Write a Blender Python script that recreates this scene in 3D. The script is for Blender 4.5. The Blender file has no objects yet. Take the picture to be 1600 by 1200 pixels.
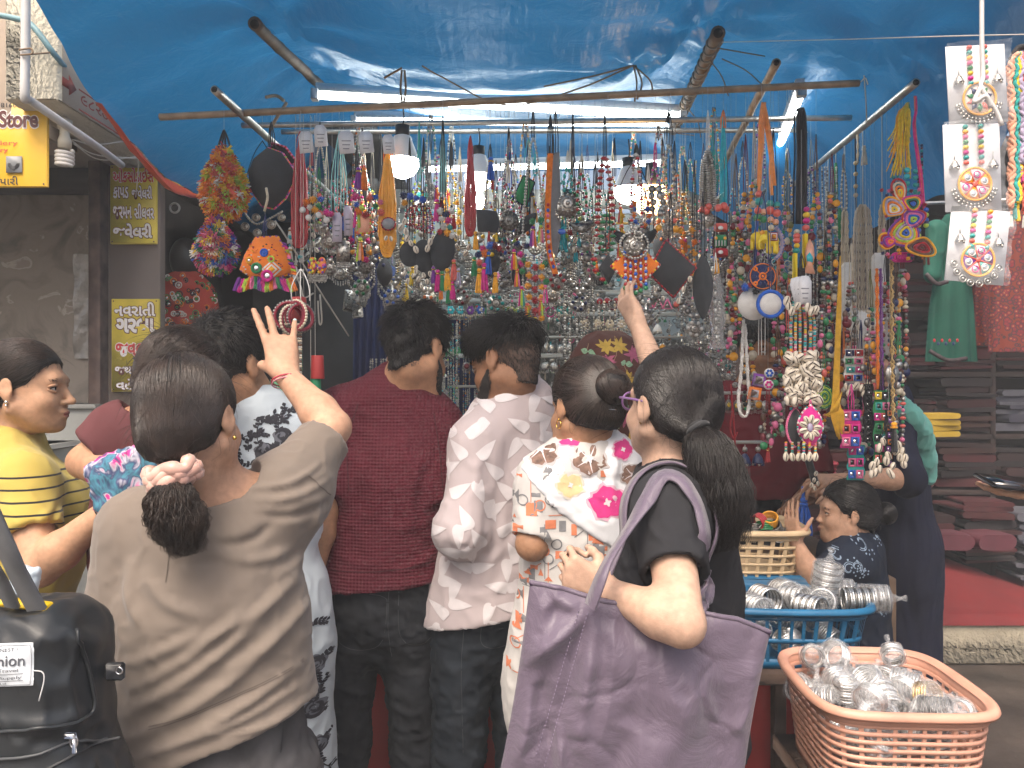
import bpy,math,random
import numpy as np
from mathutils import Vector,Matrix
from mathutils.bvhtree import BVHTree
# ------------------------------------------------------------------ camera, sky, sun, exposure
SC=bpy.context.scene
COL=SC.collection
EYE=1.5
_c=bpy.data.cameras.new("camera")
_c.lens=27.0;_c.sensor_width=36.0;_c.clip_start=0.05;_c.clip_end=300.0
CAM=bpy.data.objects.new("camera",_c);COL.objects.link(CAM)
CAM.location=(0,0,EYE);CAM.rotation_euler=(math.pi/2,0,0)
SC.camera=CAM
SUN_EL,SUN_AZ=math.radians(58),math.radians(200)
W_=bpy.data.worlds.new("World");SC.world=W_;W_.use_nodes=True
_nt=W_.node_tree
_sky=_nt.nodes.new("ShaderNodeTexSky");_sky.sky_type='NISHITA';_sky.sun_disc=False
_sky.sun_elevation=SUN_EL;_sky.sun_rotation=SUN_AZ
_sky.dust_density=9.0;_sky.air_density=1.0;_sky.ozone_density=0.3
_nt.links.new(_sky.outputs[0],_nt.nodes['Background'].inputs[0])
_nt.nodes['Background'].inputs[1].default_value=0.15
_s=bpy.data.lights.new("sun",'SUN');_s.energy=.9;_s.angle=math.radians(25);_s.color=(1.0,0.96,0.9)
SUN=bpy.data.objects.new("sun",_s);COL.objects.link(SUN)
_d=Vector((math.sin(SUN_AZ)*math.cos(SUN_EL),math.cos(SUN_AZ)*math.cos(SUN_EL),math.sin(SUN_EL)))
SUN.rotation_euler=_d.to_track_quat('Z','Y').to_euler();SUN.location=(0,-6,12)
SC.view_settings.view_transform='Standard'
try:SC.view_settings.look='None'
except Exception:pass
SC.view_settings.exposure=0.98
SC.cycles.use_denoising=True
SC.cycles.max_bounces=7;SC.cycles.transparent_max_bounces=12
SC.cycles.sample_clamp_indirect=6.0
rng=np.random.default_rng(7)
random.seed(7)
PI=math.pi
def W(px,py,Y):
 return np.array([(px-800)*Y/1200,Y,EYE+(600-py)*Y/1200])
def V3(*a):return np.array(a,dtype=float)
# ------------------------------------------------------------------ materials
def srgb(r,g,b):
 f=lambda c:(c/255/12.92) if c/255<=.04045 else((c/255+.055)/1.055)**2.4
 return(f(r),f(g),f(b))
MATS={}
def mat(name,col=(.5,.5,.5),rough=.6,metal=0.0,var=None,bump=None,spec=.5,sss=0,coat=0,sheen=0,
  emit=None,alpha=None,trans=0,aniso=0,ior=None):
 if name in MATS:return MATS[name]
 m=bpy.data.materials.new(name);m.use_nodes=True
 n=m.node_tree.nodes;l=m.node_tree.links;b=n['Principled BSDF']
 b.inputs['Base Color'].default_value=(*col,1);b.inputs['Roughness'].default_value=rough
 b.inputs['Metallic'].default_value=metal;b.inputs['Specular IOR Level'].default_value=spec
 if sss:
  b.inputs['Subsurface Weight'].default_value=sss;b.inputs['Subsurface Radius'].default_value=(1,.35,.2)
  b.inputs['Subsurface Scale'].default_value=.006
 if coat:b.inputs['Coat Weight'].default_value=coat;b.inputs['Coat Roughness'].default_value=.15
 if sheen:b.inputs['Sheen Weight'].default_value=sheen;b.inputs['Sheen Roughness'].default_value=.5
 if trans:b.inputs['Transmission Weight'].default_value=trans
 if ior:b.inputs['IOR'].default_value=ior
 if aniso:b.inputs['Anisotropic'].default_value=aniso
 if alpha is not None:b.inputs['Alpha'].default_value=alpha
 if emit:b.inputs['Emission Color'].default_value=(*emit[0],1);b.inputs['Emission Strength'].default_value=emit[1]
 tc=None
 if var or bump:
  tc=n.new('ShaderNodeTexCoord')
 if var:
  t=n.new('ShaderNodeTexNoise');t.inputs['Scale'].default_value=var[0];t.inputs['Detail'].default_value=6
  l.new(tc.outputs['Object'],t.inputs['Vector'])
  r=n.new('ShaderNodeValToRGB');a=var[1]
  r.color_ramp.elements[0].position=.3;r.color_ramp.elements[1].position=.7
  r.color_ramp.elements[0].color=(*[c*(1-a) for c in col],1)
  r.color_ramp.elements[1].color=(*[min(1,c*(1+a)) for c in col],1)
  l.new(t.outputs['Fac'],r.inputs['Fac']);l.new(r.outputs['Color'],b.inputs['Base Color'])
 if bump:
  t=n.new('ShaderNodeTexNoise');t.inputs['Scale'].default_value=bump[0];t.inputs['Detail'].default_value=4
  l.new(tc.outputs['Object'],t.inputs['Vector'])
  u=n.new('ShaderNodeBump');u.inputs['Strength'].default_value=bump[1]
  u.inputs['Distance'].default_value=bump[2] if len(bump)>2 else.002
  l.new(t.outputs['Fac'],u.inputs['Height']);l.new(u.outputs['Normal'],b.inputs['Normal'])
 MATS[name]=m
 return m
def nodes_of(m):
 return m.node_tree.nodes,m.node_tree.links,m.node_tree.nodes['Principled BSDF']
def mth(n,l,op,a,b=None,c=None):
 x=n.new('ShaderNodeMath');x.operation=op
 for i,v in enumerate((a,b,c)):
  if v is None:continue
  if isinstance(v,(int,float)):x.inputs[i].default_value=v
  else:l.new(v,x.inputs[i])
 return x.outputs[0]
# ------------------------------------------------------------------ objects
def props(o,label=None,cat=None,group=None,kind=None):
 if label:o['label']=label
 if cat:o['category']=cat
 if group:o['group']=group
 if kind:o['kind']=kind
 return o
def thing(name,label,cat,loc=(0,0,0),group=None):
 o=bpy.data.objects.new(name,None);COL.objects.link(o);o.location=tuple(float(v) for v in loc)
 o.empty_display_size=.05
 return props(o,label,cat,group)
def make_mesh(name,V,faces,mats,mi=None,smooth=True):
 """faces: list of int arrays, each (n,3) or (n,4)"""
 me=bpy.data.meshes.new(name)
 V=np.asarray(V,dtype=np.float32)
 me.vertices.add(len(V));me.vertices.foreach_set('co',V.ravel())
 faces=[np.asarray(f,dtype=np.int32) for f in faces if len(f)]
 loops=np.concatenate([f.ravel() for f in faces]) if faces else np.zeros(0,np.int32)
 tot=np.concatenate([np.full(len(f),f.shape[1],np.int32) for f in faces]) if faces else np.zeros(0,np.int32)
 st=np.concatenate([[0],np.cumsum(tot)[:-1]]).astype(np.int32) if len(tot) else tot
 me.loops.add(len(loops));me.loops.foreach_set('vertex_index',loops)
 me.polygons.add(len(tot));me.polygons.foreach_set('loop_start',st)
 if mi is not None:me.polygons.foreach_set('material_index',np.asarray(mi,np.int32))
 me.polygons.foreach_set('use_smooth',np.full(len(tot),bool(smooth)))
 for m in mats:me.materials.append(m)
 me.update(calc_edges=True);me.validate()
 return me
def root_of(o):
 while o.parent:o=o.parent
 return o
def world_mesh(name,V,faces,mats,parent,mi=None,smooth=True):
 me=make_mesh(name,np.asarray(V)-np.array(root_of(parent).location),faces,mats,mi,smooth)
 o=bpy.data.objects.new(name,me);COL.objects.link(o);o.parent=parent
 return o
def frame(a,b):
 d=np.asarray(b,float)-np.asarray(a,float);L=np.linalg.norm(d);d=d/max(L,1e-9)
 u=np.cross(d,(0,0,1.)) if abs(d[2])<.95 else np.cross(d,(1.,0,0));u/=np.linalg.norm(u)
 return d,u,np.cross(d,u)
def _uvs(nu,nv):
 th=np.linspace(0,PI,nv+1)[1:-1];ph=np.arange(nu)*2*PI/nu
 v=[np.array([[0,0,1.]])]
 for t in th:v.append(np.stack([np.sin(t)*np.cos(ph),np.sin(t)*np.sin(ph),np.full(nu,np.cos(t))],1))
 v.append(np.array([[0,0,-1.]]));v=np.concatenate(v)
 q,t3=[],[]
 i=np.arange(nu);j=(i+1)%nu
 t3.append(np.stack([np.zeros(nu,int),1+i,1+j],1))
 for r in range(nv-2):
  a=1+r*nu;q.append(np.stack([a+i,a+nu+i,a+nu+j,a+j],1))
 a=1+(nv-2)*nu;t3.append(np.stack([np.full(nu,len(v)-1),a+j,a+i],1))
 return v,(np.concatenate(q) if q else np.zeros((0,4),int)),np.concatenate(t3)
SPH={k:_uvs(*k) for k in((6,4),(8,5),(10,7),(16,10),(32,20))}
class MB:
 """collects shapes and becomes ONE mesh object"""
 def __init__(s):s.v=[];s.q=[];s.t=[];s.qm=[];s.tm=[];s.n=0;s.m=[]
 def mi(s,m):
  if m not in s.m:s.m.append(m)
  return s.m.index(m)
 def add(s,V,q=None,t=None,m=None):
  k=s.mi(m);V=np.asarray(V,float);s.v.append(V)
  if q is not None and len(q):s.q.append(np.asarray(q)+s.n);s.qm.append(np.full(len(q),k))
  if t is not None and len(t):s.t.append(np.asarray(t)+s.n);s.tm.append(np.full(len(t),k))
  s.n+=len(V);return s
 def sph(s,c,r,m,k=(8,5),R=None):
  v,q,t=SPH[k];v=v*np.asarray(r)
  if R is not None:v=v@np.asarray(R).T
  return s.add(v+np.asarray(c),q,t,m)
 def sphs(s,C,r,m,k=(6,4)):
  v,q,t=SPH[k];C=np.asarray(C,float);N=len(C)
  if N==0:return s
  r=np.broadcast_to(np.asarray(r,float),(N,)) if np.ndim(r)<2 else np.asarray(r)
  rr=r[:,None,None] if r.ndim==1 else r[:,None,:]
  VV=(v[None]*rr+C[:,None]).reshape(-1,3);o=(np.arange(N)*len(v))[:,None,None]
  return s.add(VV,(q[None]+o).reshape(-1,4),(t[None]+o).reshape(-1,3),m)
 def tube(s,P,r,m,n=6,cap=True):
  P=np.asarray(P,float);N=len(P);r=np.broadcast_to(np.asarray(r,float),(N,))
  T=np.gradient(P,axis=0);T/=np.maximum(np.linalg.norm(T,axis=1,keepdims=True),1e-9)
  _,u,_=frame(P[0],P[0]+T[0]);U=[]
  for i in range(N):
   u=u-T[i]*(u@T[i]);u=u/max(np.linalg.norm(u),1e-9);U.append(u)
  U=np.array(U);B=np.cross(T,U);a=np.arange(n)*2*PI/n
  V=P[:,None]+r[:,None,None]*(U[:,None]*np.cos(a)[None,:,None]+B[:,None]*np.sin(a)[None,:,None])
  i=np.arange(n);j=(i+1)%n
  q=np.concatenate([np.stack([k*n+i,k*n+j,(k+1)*n+j,(k+1)*n+i],1) for k in range(N-1)])
  V=V.reshape(-1,3);t=None
  if cap:
   V=np.concatenate([V,P[:1],P[-1:]]);e=N*n
   t=np.concatenate([np.stack([np.full(n,e),j,i],1),np.stack([np.full(n,e+1),(N-1)*n+i,(N-1)*n+j],1)])
  return s.add(V,q,t,m)
 def strands(s,P,r,m):
  P=np.asarray(P,float);N,S,_=P.shape
  if N==0:return s
  T=np.gradient(P,axis=1);T/=np.maximum(np.linalg.norm(T,axis=2,keepdims=True),1e-9)
  up=np.array([.31,.55,.77]);U=np.cross(T,up);U/=np.maximum(np.linalg.norm(U,axis=2,keepdims=True),1e-6);B=np.cross(T,U)
  r=np.asarray(r,float);r=np.broadcast_to(r if r.ndim else r[None],(S,))
  a=np.arange(3)*2*PI/3
  V=P[:,:,None]+r[None,:,None,None]*(U[:,:,None]*np.cos(a)[None,None,:,None]+B[:,:,None]*np.sin(a)[None,None,:,None])
  i=np.arange(3);j=(i+1)%3
  q=np.concatenate([np.stack([k*3+i,k*3+j,(k+1)*3+j,(k+1)*3+i],1) for k in range(S-1)])
  o=(np.arange(N)*S*3)[:,None,None]
  return s.add(V.reshape(-1,3),(q[None]+o).reshape(-1,4),None,m)
 def box(s,c,h,m,R=None):
  V=np.array([[x,y,z] for x in(-1,1) for y in(-1,1) for z in(-1,1)],float)*np.asarray(h)
  if R is not None:V=V@np.asarray(R).T
  return s.add(V+np.asarray(c),[[0,1,3,2],[4,6,7,5],[0,4,5,1],[2,3,7,6],[0,2,6,4],[1,5,7,3]],None,m)
 def bbox(s,c,h,m,b=.004,R=None):
  h=np.asarray(h,float);b=min(b,*(h*.9));V=[]
  for x in(-1,1):
   for y in(-1,1):
    for z in(-1,1):
     for k in range(3):
      p=np.array([x,y,z],float)*(h-b);p[k]=np.array([x,y,z])[k]*h[k];V.append(p)
  V=np.array(V);ix=lambda x,y,z,k:((x*2+y)*2+z)*3+k
  q,t=[],[]
  for k in range(3):
   a,c2=[i for i in range(3) if i!=k]
   for sg in(0,1):
    def at(u,w):
     p=[0,0,0];p[k]=sg;p[a]=u;p[c2]=w;return ix(*p,k)
    q.append([at(0,0),at(1,0),at(1,1),at(0,1)])
   for u in(0,1):
    for w in(0,1):
     p0=[0,0,0];p0[a]=u;p0[c2]=w;p1=list(p0);p1[k]=1
     q.append([ix(*p0,a),ix(*p1,a),ix(*p1,c2),ix(*p0,c2)])
  for x in(0,1):
   for y in(0,1):
    for z in(0,1):t.append([ix(x,y,z,0),ix(x,y,z,1),ix(x,y,z,2)])
  if R is not None:V=V@np.asarray(R).T
  return s.add(V+np.asarray(c),q,t,m)
 def lathe(s,prof,c,m,n=16,R=None,sx=1,sy=1):
  prof=np.asarray(prof,float);a=np.arange(n)*2*PI/n;N=len(prof)
  V=np.stack([prof[:,0,None]*np.cos(a)*sx,prof[:,0,None]*np.sin(a)*sy,np.repeat(prof[:,1,None],n,1)],2).reshape(-1,3)
  if R is not None:V=V@np.asarray(R).T
  i=np.arange(n);j=(i+1)%n
  q=np.concatenate([np.stack([k*n+i,k*n+j,(k+1)*n+j,(k+1)*n+i],1) for k in range(N-1)])
  return s.add(V+np.asarray(c),q,None,m)
 def prism(s,poly,o,ex,ey,th,m,inset=.0):
  """outline poly (n,2) in the plane o+ex*x+ey*y, thickness th both ways along the normal, centre fan"""
  P=np.asarray(poly,float);o=np.asarray(o,float);ex=np.asarray(ex,float);ey=np.asarray(ey,float)
  nn=np.cross(ex,ey);nn/=np.linalg.norm(nn);n=len(P);c=P.mean(0)
  Pi=c+(P-c)*(1-inset)
  pt=lambda Q,h:o+Q[:,:1]*ex+Q[:,1:]*ey+nn*h
  V=np.concatenate([pt(Pi,th),pt(P,th*.3),pt(P,-th*.3),pt(Pi,-th),pt(c[None],th*1.15),pt(c[None],-th*1.15)])
  i=np.arange(n);j=(i+1)%n
  q=np.concatenate([np.stack([k*n+i,(k+1)*n+i,(k+1)*n+j,k*n+j],1) for k in range(3)])
  t=np.concatenate([np.stack([np.full(n,4*n),i,j],1),np.stack([np.full(n,4*n+1),3*n+j,3*n+i],1)])
  return s.add(V,q,t,m)
 def torus(s,c,R,r,m,ex=(1,0,0),ey=(0,0,1),n=16,k=6,sx=1,sy=1,a0=0,a1=2*PI):
  full=abs(a1-a0-2*PI)<1e-6
  a=np.linspace(a0,a1,n+1);P=np.asarray(c)+R*(np.cos(a)[:,None]*np.asarray(ex,float)*sx+np.sin(a)[:,None]*np.asarray(ey,float)*sy)
  return s.tube(P,r,m,n=k,cap=not full)
 def grid(s,G,m,wrap=False):
  G=np.asarray(G,float);a,b=G.shape[:2]
  I=np.arange(a*b).reshape(a,b)
  q=np.stack([I[:-1,:-1],I[1:,:-1],I[1:,1:],I[:-1,1:]],-1).reshape(-1,4)
  return s.add(G.reshape(-1,3),q,None,m)
 def build(s,name,parent=None,smooth=True):
  V=np.concatenate(s.v);f=[];mi=[]
  if s.q:f.append(np.concatenate(s.q));mi.append(np.concatenate(s.qm))
  if s.t:f.append(np.concatenate(s.t));mi.append(np.concatenate(s.tm))
  V=V-(np.array(root_of(parent).location) if parent is not None else 0)
  me=make_mesh(name,V,f,s.m,np.concatenate(mi),smooth)
  o=bpy.data.objects.new(name,me);COL.objects.link(o)
  if parent is not None:o.parent=parent
  return o
 def one(s,name,label,cat,group=None,kind=None,smooth=True):
  V=np.concatenate(s.v);c=np.array([V[:,0].mean(),V[:,1].mean(),V[:,2].min()])
  s.v=[V-c];o=s.build(name,None,smooth);o.location=tuple(c)
  return props(o,label,cat,group,kind)
def flat(o):
 o.data.polygons.foreach_set('use_smooth',np.zeros(len(o.data.polygons),bool));return o
def spline(P,n):
 P=np.asarray(P,float);k=len(P)
 if k==2:return P[0]+np.linspace(0,1,n)[:,None]*(P[1]-P[0])
 Q=np.concatenate([[2*P[0]-P[1]],P,[2*P[-1]-P[-2]]]);t=np.linspace(0,k-1-1e-6,n);i=t.astype(int);f=(t-i)[:,None]
 a,b,c,d=Q[i],Q[i+1],Q[i+2],Q[i+3]
 return.5*(2*b+(c-a)*f+(2*a-5*b+4*c-d)*f*f+(3*b-a-3*c+d)*f**3)
def vnoise(P,seed=0):
 P=np.asarray(P,np.float64);i=np.floor(P).astype(np.int64);f=P-i;f=f*f*(3-2*f)
 def h(a,b,c):
  x=(a*374761393+b*668265263+c*2147483647+seed*974634777)&0xffffffff
  x=((x^(x>>13))*1274126177)&0xffffffff
  return((x^(x>>16))&0xffff)/32767.5-1
 r=0
 for a in(0,1):
  for b in(0,1):
   for c in(0,1):
    w=(f[:,0] if a else 1-f[:,0])*(f[:,1] if b else 1-f[:,1])*(f[:,2] if c else 1-f[:,2])
    r=r+w*h(i[:,0]+a,i[:,1]+b,i[:,2]+c)
 return r
def fbm(P,o=3,seed=0):
 r=0;a=1
 for k in range(o):r=r+a*vnoise(np.asarray(P)*2**k,seed+k);a*=.5
 return r
def text_geo(body,size,off=0.0,ext=.0,sx=1.0):
 c=bpy.data.curves.new("t",'FONT');c.body=body;c.size=size;c.offset=off;c.extrude=ext;c.resolution_u=4
 o=bpy.data.objects.new("t",c);COL.objects.link(o)
 dg=bpy.context.evaluated_depsgraph_get();me=bpy.data.meshes.new_from_object(o.evaluated_get(dg))
 V=np.zeros(len(me.vertices)*3,np.float32);me.vertices.foreach_get('co',V);V=V.reshape(-1,3).astype(float)
 me.calc_loop_triangles();T=np.zeros(len(me.loop_triangles)*3,np.int32);me.loop_triangles.foreach_get('vertices',T)
 bpy.data.objects.remove(o);bpy.data.curves.remove(c);bpy.data.meshes.remove(me)
 V[:,0]*=sx
 return V,T.reshape(-1,3)
def text_on(mb,body,o,ex,ey,w,h,m,outline=None,oo=.02,lift=.001,bold=.0):
 """lettering of width w and height h whose lower-left corner is o"""
 ex=np.asarray(ex,float);ey=np.asarray(ey,float);nn=np.cross(ex,ey)
 V0,T0=text_geo(body,1.0,bold)
 lo,hi=V0.min(0),V0.max(0);sx,sy=w/(hi[0]-lo[0]),h/(hi[1]-lo[1])
 put=lambda V,k:np.asarray(o)+((V[:,:1]-lo[0])*sx)*ex+((V[:,1:2]-lo[1])*sy)*ey+nn*k
 if outline is not None:
  V,T=text_geo(body,1.0,oo+bold);mb.add(put(V,lift),None,T,outline)
 mb.add(put(V0,lift*2),None,T0,m)
# ------------------------------------------------------------------ implicit surfaces: one smooth skin over many rounded shapes
f32=np.float32
def rotm(yaw=0,pitch=0,roll=0):
 """columns: right, forward, up.  yaw turns left (counter-clockwise from above), pitch looks up, roll tips to the right"""
 cy,sy=math.cos(yaw),math.sin(yaw);cp,sp=math.cos(pitch),math.sin(pitch);cr,sr=math.cos(roll),math.sin(roll)
 Z=np.array([[cy,-sy,0],[sy,cy,0],[0,0,1]]);X=np.array([[1,0,0],[0,cp,-sp],[0,sp,cp]]);Yr=np.array([[cr,0,sr],[0,1,0],[-sr,0,cr]])
 return Z@X@Yr
class Sdf:
 def __init__(s):s.P=[];s.sub=[];s.cut=[];s.G=[]
 def cone(s,a,b,ra,rb,k=.02,sub=False):
  a=np.asarray(a,float);b=np.asarray(b,float);c=(a+b)/2
  p=('c',c,np.linalg.norm(b-a)/2+max(ra,rb),k,a,b,ra,rb);(s.sub if sub else s.P).append(p);return s
 def chain(s,pts,rs,k=.02):
  for i in range(len(pts)-1):s.cone(pts[i],pts[i+1],rs[i],rs[i+1],k)
  return s
 def ell(s,c,r,R=None,k=.02,sub=False):
  c=np.asarray(c,float);r=np.broadcast_to(np.asarray(r,float),(3,)).copy()
  p=('e',c,r.max(),k,r,np.eye(3) if R is None else np.asarray(R));(s.sub if sub else s.P).append(p);return s
 def squash(s,pts,rs,R,sc,k=.03):
  """tapered limb chain in a frame R whose axes are squashed by sc (a wide flat torso)"""
  A=(np.asarray(R)/np.asarray(sc)[None,:]).T;m=min(sc)
  for i in range(len(pts)-1):
   a,b=np.asarray(pts[i],float),np.asarray(pts[i+1],float)
   s.P.append(('s',(a+b)/2,np.linalg.norm(b-a)/2+max(rs[i],rs[i+1])*max(sc),k,A@a,A@b,rs[i],rs[i+1],A,m))
  return s
 def box(s,c,h,R=None,r=.01,k=.01,sub=False):
  c=np.asarray(c,float);h=np.asarray(h,float)
  p=('b',c,np.linalg.norm(h),k,h,np.eye(3) if R is None else np.asarray(R),r);(s.sub if sub else s.P).append(p);return s
 def plane(s,c,n,k=.0):
  n=np.asarray(n,float);s.cut.append((np.asarray(c,float),n/np.linalg.norm(n),k));return s
 @staticmethod
 def one(p,P):
  if p[0]=='c' or p[0]=='s':
   if p[0]=='s':P=P@p[8].T.astype(f32)
   a,b,ra,rb=p[4:8];ab=(b-a).astype(f32);pa=P-a.astype(f32)
   t=np.clip((pa@ab)/f32(max(ab@ab,1e-9)),0,1);q=pa-t[:,None]*ab
   d=np.sqrt((q*q).sum(1))-(f32(ra)+t*f32(rb-ra))
   return d*f32(p[9]) if p[0]=='s' else d
  if p[0]=='e':
   q=(P-p[1].astype(f32))@p[5].astype(f32);r=p[4].astype(f32)
   k0=np.sqrt(((q/r)**2).sum(1));k1=np.sqrt(((q/(r*r))**2).sum(1))
   return k0*(k0-1)/np.maximum(k1,1e-6)
  q=np.abs((P-p[1].astype(f32))@p[5].astype(f32))-(p[4]-p[6]).astype(f32)
  return np.sqrt((np.maximum(q,0)**2).sum(1))+np.minimum(q.max(1),0)-f32(p[6])
 def eval(s,P):
  P=np.asarray(P,f32);d=np.full(len(P),1.,f32)
  for p in s.P:d=Sdf.smin(d,Sdf.one(p,P),p[3])
  for g,kk in s.G:d=Sdf.smin(d,g.eval(P),kk)
  for p in s.sub:d=-Sdf.smin(-d,Sdf.one(p,P),p[3])
  for c,n,k in s.cut:d=np.maximum(d,(P-c.astype(f32))@n.astype(f32))
  return d
 @staticmethod
 def smin(d,e,k):
  k=f32(k);h=np.maximum(k-np.abs(d-e),0)/k
  return np.minimum(d,e)-h*h*k*f32(.25)
 def all_prims(s):return s.P+[p for g,_ in s.G for p in g.all_prims()]
 def cull(s,b0,b1,c,rad):
  o=Sdf();cc=c[None].astype(f32)
  o.P=[p for p in s.P if np.linalg.norm(np.maximum(np.maximum(b0-p[1],p[1]-b1),0))<p[2]+p[3]+.004]
  o.P=[p for p in o.P if Sdf.one(p,cc)[0]<rad*1.6+p[3]+.01]
  o.G=[(g2,kk) for g2,kk in((g.cull(b0,b1,c,rad),kk) for g,kk in s.G) if g2 is not None]
  if not o.P and not o.G:return None
  o.sub=[p for p in s.sub if np.linalg.norm(c-p[1])<p[2]+rad+p[3]+.004];o.cut=s.cut
  return o
 def grad(s,P):
  e=2e-3;g=np.stack([s.eval(P+np.eye(3)[i]*e)-s.eval(P-np.eye(3)[i]*e) for i in range(3)],1)
  return g/np.maximum(np.linalg.norm(g,axis=1,keepdims=True),1e-6)
 def mesh(s,h):
  lo=np.min([p[1]-p[2] for p in s.all_prims()],0)-2*h-.012;hi=np.max([p[1]+p[2] for p in s.all_prims()],0)+2*h+.012
  for c,n,k in s.cut:
   for ax in range(3):
    if n[ax]>.98 and n[ax]>0:hi[ax]=min(hi[ax],c[ax]+.25)
    if n[ax]<-.98:lo[ax]=max(lo[ax],c[ax]-.25)
  N=np.ceil((hi-lo)/h).astype(int)+1
  D=np.ones(N,f32);B=max(8,int(.13/h))
  for i in range(0,N[0],B):
   for j in range(0,N[1],B):
    for k in range(0,N[2],B):
     e=np.minimum([i+B,j+B,k+B],N);b0=lo+np.array([i,j,k])*h;b1=lo+(e-1)*h
     c=(b0+b1)/2;rad=np.linalg.norm(b1-b0)/2
     if any(((c-cc)@n)>rad+h for cc,n,_ in s.cut):continue
     q=s.cull(b0,b1,c,rad)
     if q is None:continue
     X=np.stack(np.meshgrid(*[lo[a]+np.arange([i,j,k][a],e[a])*h for a in range(3)],indexing='ij'),-1).reshape(-1,3)
     D[i:e[0],j:e[1],k:e[2]]=q.eval(X).reshape(e-np.array([i,j,k]))
  return surface_net(D,lo,h)
def surface_net(D,lo,h):
 S=D<0;n=np.array(D.shape)-1
 c=np.zeros(n,np.uint8);off=[(a,b,d) for a in(0,1) for b in(0,1) for d in(0,1)]
 for a,b,d in off:c+=S[a:a+n[0],b:b+n[1],d:d+n[2]]
 act=np.argwhere((c>0)&(c<8))
 vals=np.stack([D[act[:,0]+a,act[:,1]+b,act[:,2]+d] for a,b,d in off],1);O=np.array(off,float)
 sm=np.zeros((len(act),3));ct=np.zeros(len(act))
 for x in range(8):
  for y in range(x+1,8):
   if np.abs(O[x]-O[y]).sum()!=1:continue
   m=(vals[:,x]<0)!=(vals[:,y]<0);t=vals[m,x]/(vals[m,x]-vals[m,y])
   sm[m]+=O[x]+t[:,None]*(O[y]-O[x]);ct[m]+=1
 V=lo+(act+sm/ct[:,None])*h
 I=np.full(n,-1,np.int32);I[tuple(act.T)]=np.arange(len(act))
 Q=[]
 for ax in range(3):
  u,w=(ax+1)%3,(ax+2)%3
  sl0=[slice(1,n[i]) for i in range(3)];sl0[ax]=slice(0,n[ax]);sl1=list(sl0);sl1[ax]=slice(1,n[ax]+1)
  A,Bq=S[tuple(sl0)],S[tuple(sl1)];e=np.argwhere(A!=Bq)
  if not len(e):continue
  fl=A[tuple(e.T)];b=e.copy();b[:,u]+=1;b[:,w]+=1
  eu=np.eye(3,dtype=int)[u];ew=np.eye(3,dtype=int)[w]
  g=lambda p:I[tuple(p.T)]
  q=np.stack([g(b),g(b-eu),g(b-eu-ew),g(b-ew)],1)
  q[~fl]=q[~fl][:,::-1];Q.append(q)
 Q=np.concatenate(Q);Q=Q[(Q>=0).all(1)]
 return V,Q
def vnormals(V,Q):
 a=np.cross(V[Q[:,2]]-V[Q[:,0]],V[Q[:,3]]-V[Q[:,1]]);N=np.zeros_like(V)
 for k in range(4):
  for x in range(3):N[:,x]+=np.bincount(Q[:,k],a[:,x],len(V))
 return N/np.maximum(np.linalg.norm(N,axis=1,keepdims=True),1e-12)
def relax(V,Q,it=2,f=.5):
 for _ in range(it):
  S=np.zeros_like(V);c=np.bincount(Q.ravel(),minlength=len(V))*2.
  for a,b in((0,1),(1,2),(2,3),(3,0)):
   for x in range(3):
    S[:,x]+=np.bincount(Q[:,a],V[Q[:,b],x],len(V))+np.bincount(Q[:,b],V[Q[:,a],x],len(V))
  V=V+f*(S/np.maximum(c,1)[:,None]-V)
 return V
def creases(V,N,segs):
 """folds: each (a, b, depth, width): a ridge (depth>0) or furrow on the side of the cloth that faces the street"""
 E=np.array((0,0,EYE));d=np.zeros(len(V));pr=lambda P:np.stack([P[:,0]/P[:,1],(P[:,2]-EYE)/P[:,1]],1);A=pr(V);vis=np.clip(-((V-E)*N).sum(1)/np.linalg.norm(V-E,axis=1)*2.5,0,1)
 for a,b,dep,w in segs:
  Y=(a[1]+b[1])/2;p,q=pr(np.asarray([a,b],float));ab=q-p;t=np.clip(((A-p)@ab)/(ab@ab),0,1);L=np.array([-ab[1],ab[0]])/np.linalg.norm(ab)
  r=np.linalg.norm(A+np.outer(np.sin(t*PI)*.012,L)-p-t[:,None]*ab,axis=1)*Y;f=np.sin(PI*np.clip(t,.03,.97))**.7
  d+=dep*np.exp(-(r/w)**2)*f-.45*dep*np.exp(-(r/(2.2*w))**2)*f
 return V+N*(d*vis)[:,None]
def cloth_mesh(sd,h,amp=.004,scale=(9,9,5),seed=0,R=None,segs=(),it=1):
 V,Q=sd.mesh(h);V=relax(V,Q,it);N=vnormals(V,Q)
 P=V if R is None else V@np.asarray(R)
 n=fbm(P*np.asarray(scale),3,seed);r=1-np.abs(fbm(P*np.asarray(scale)*1.7+5,2,seed+9))*2.2
 V=V+N*(amp*(n*.8+np.maximum(r,0)*.9-.4))[:,None]
 if len(segs):V=creases(V,N,segs)
 return V,Q
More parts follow.
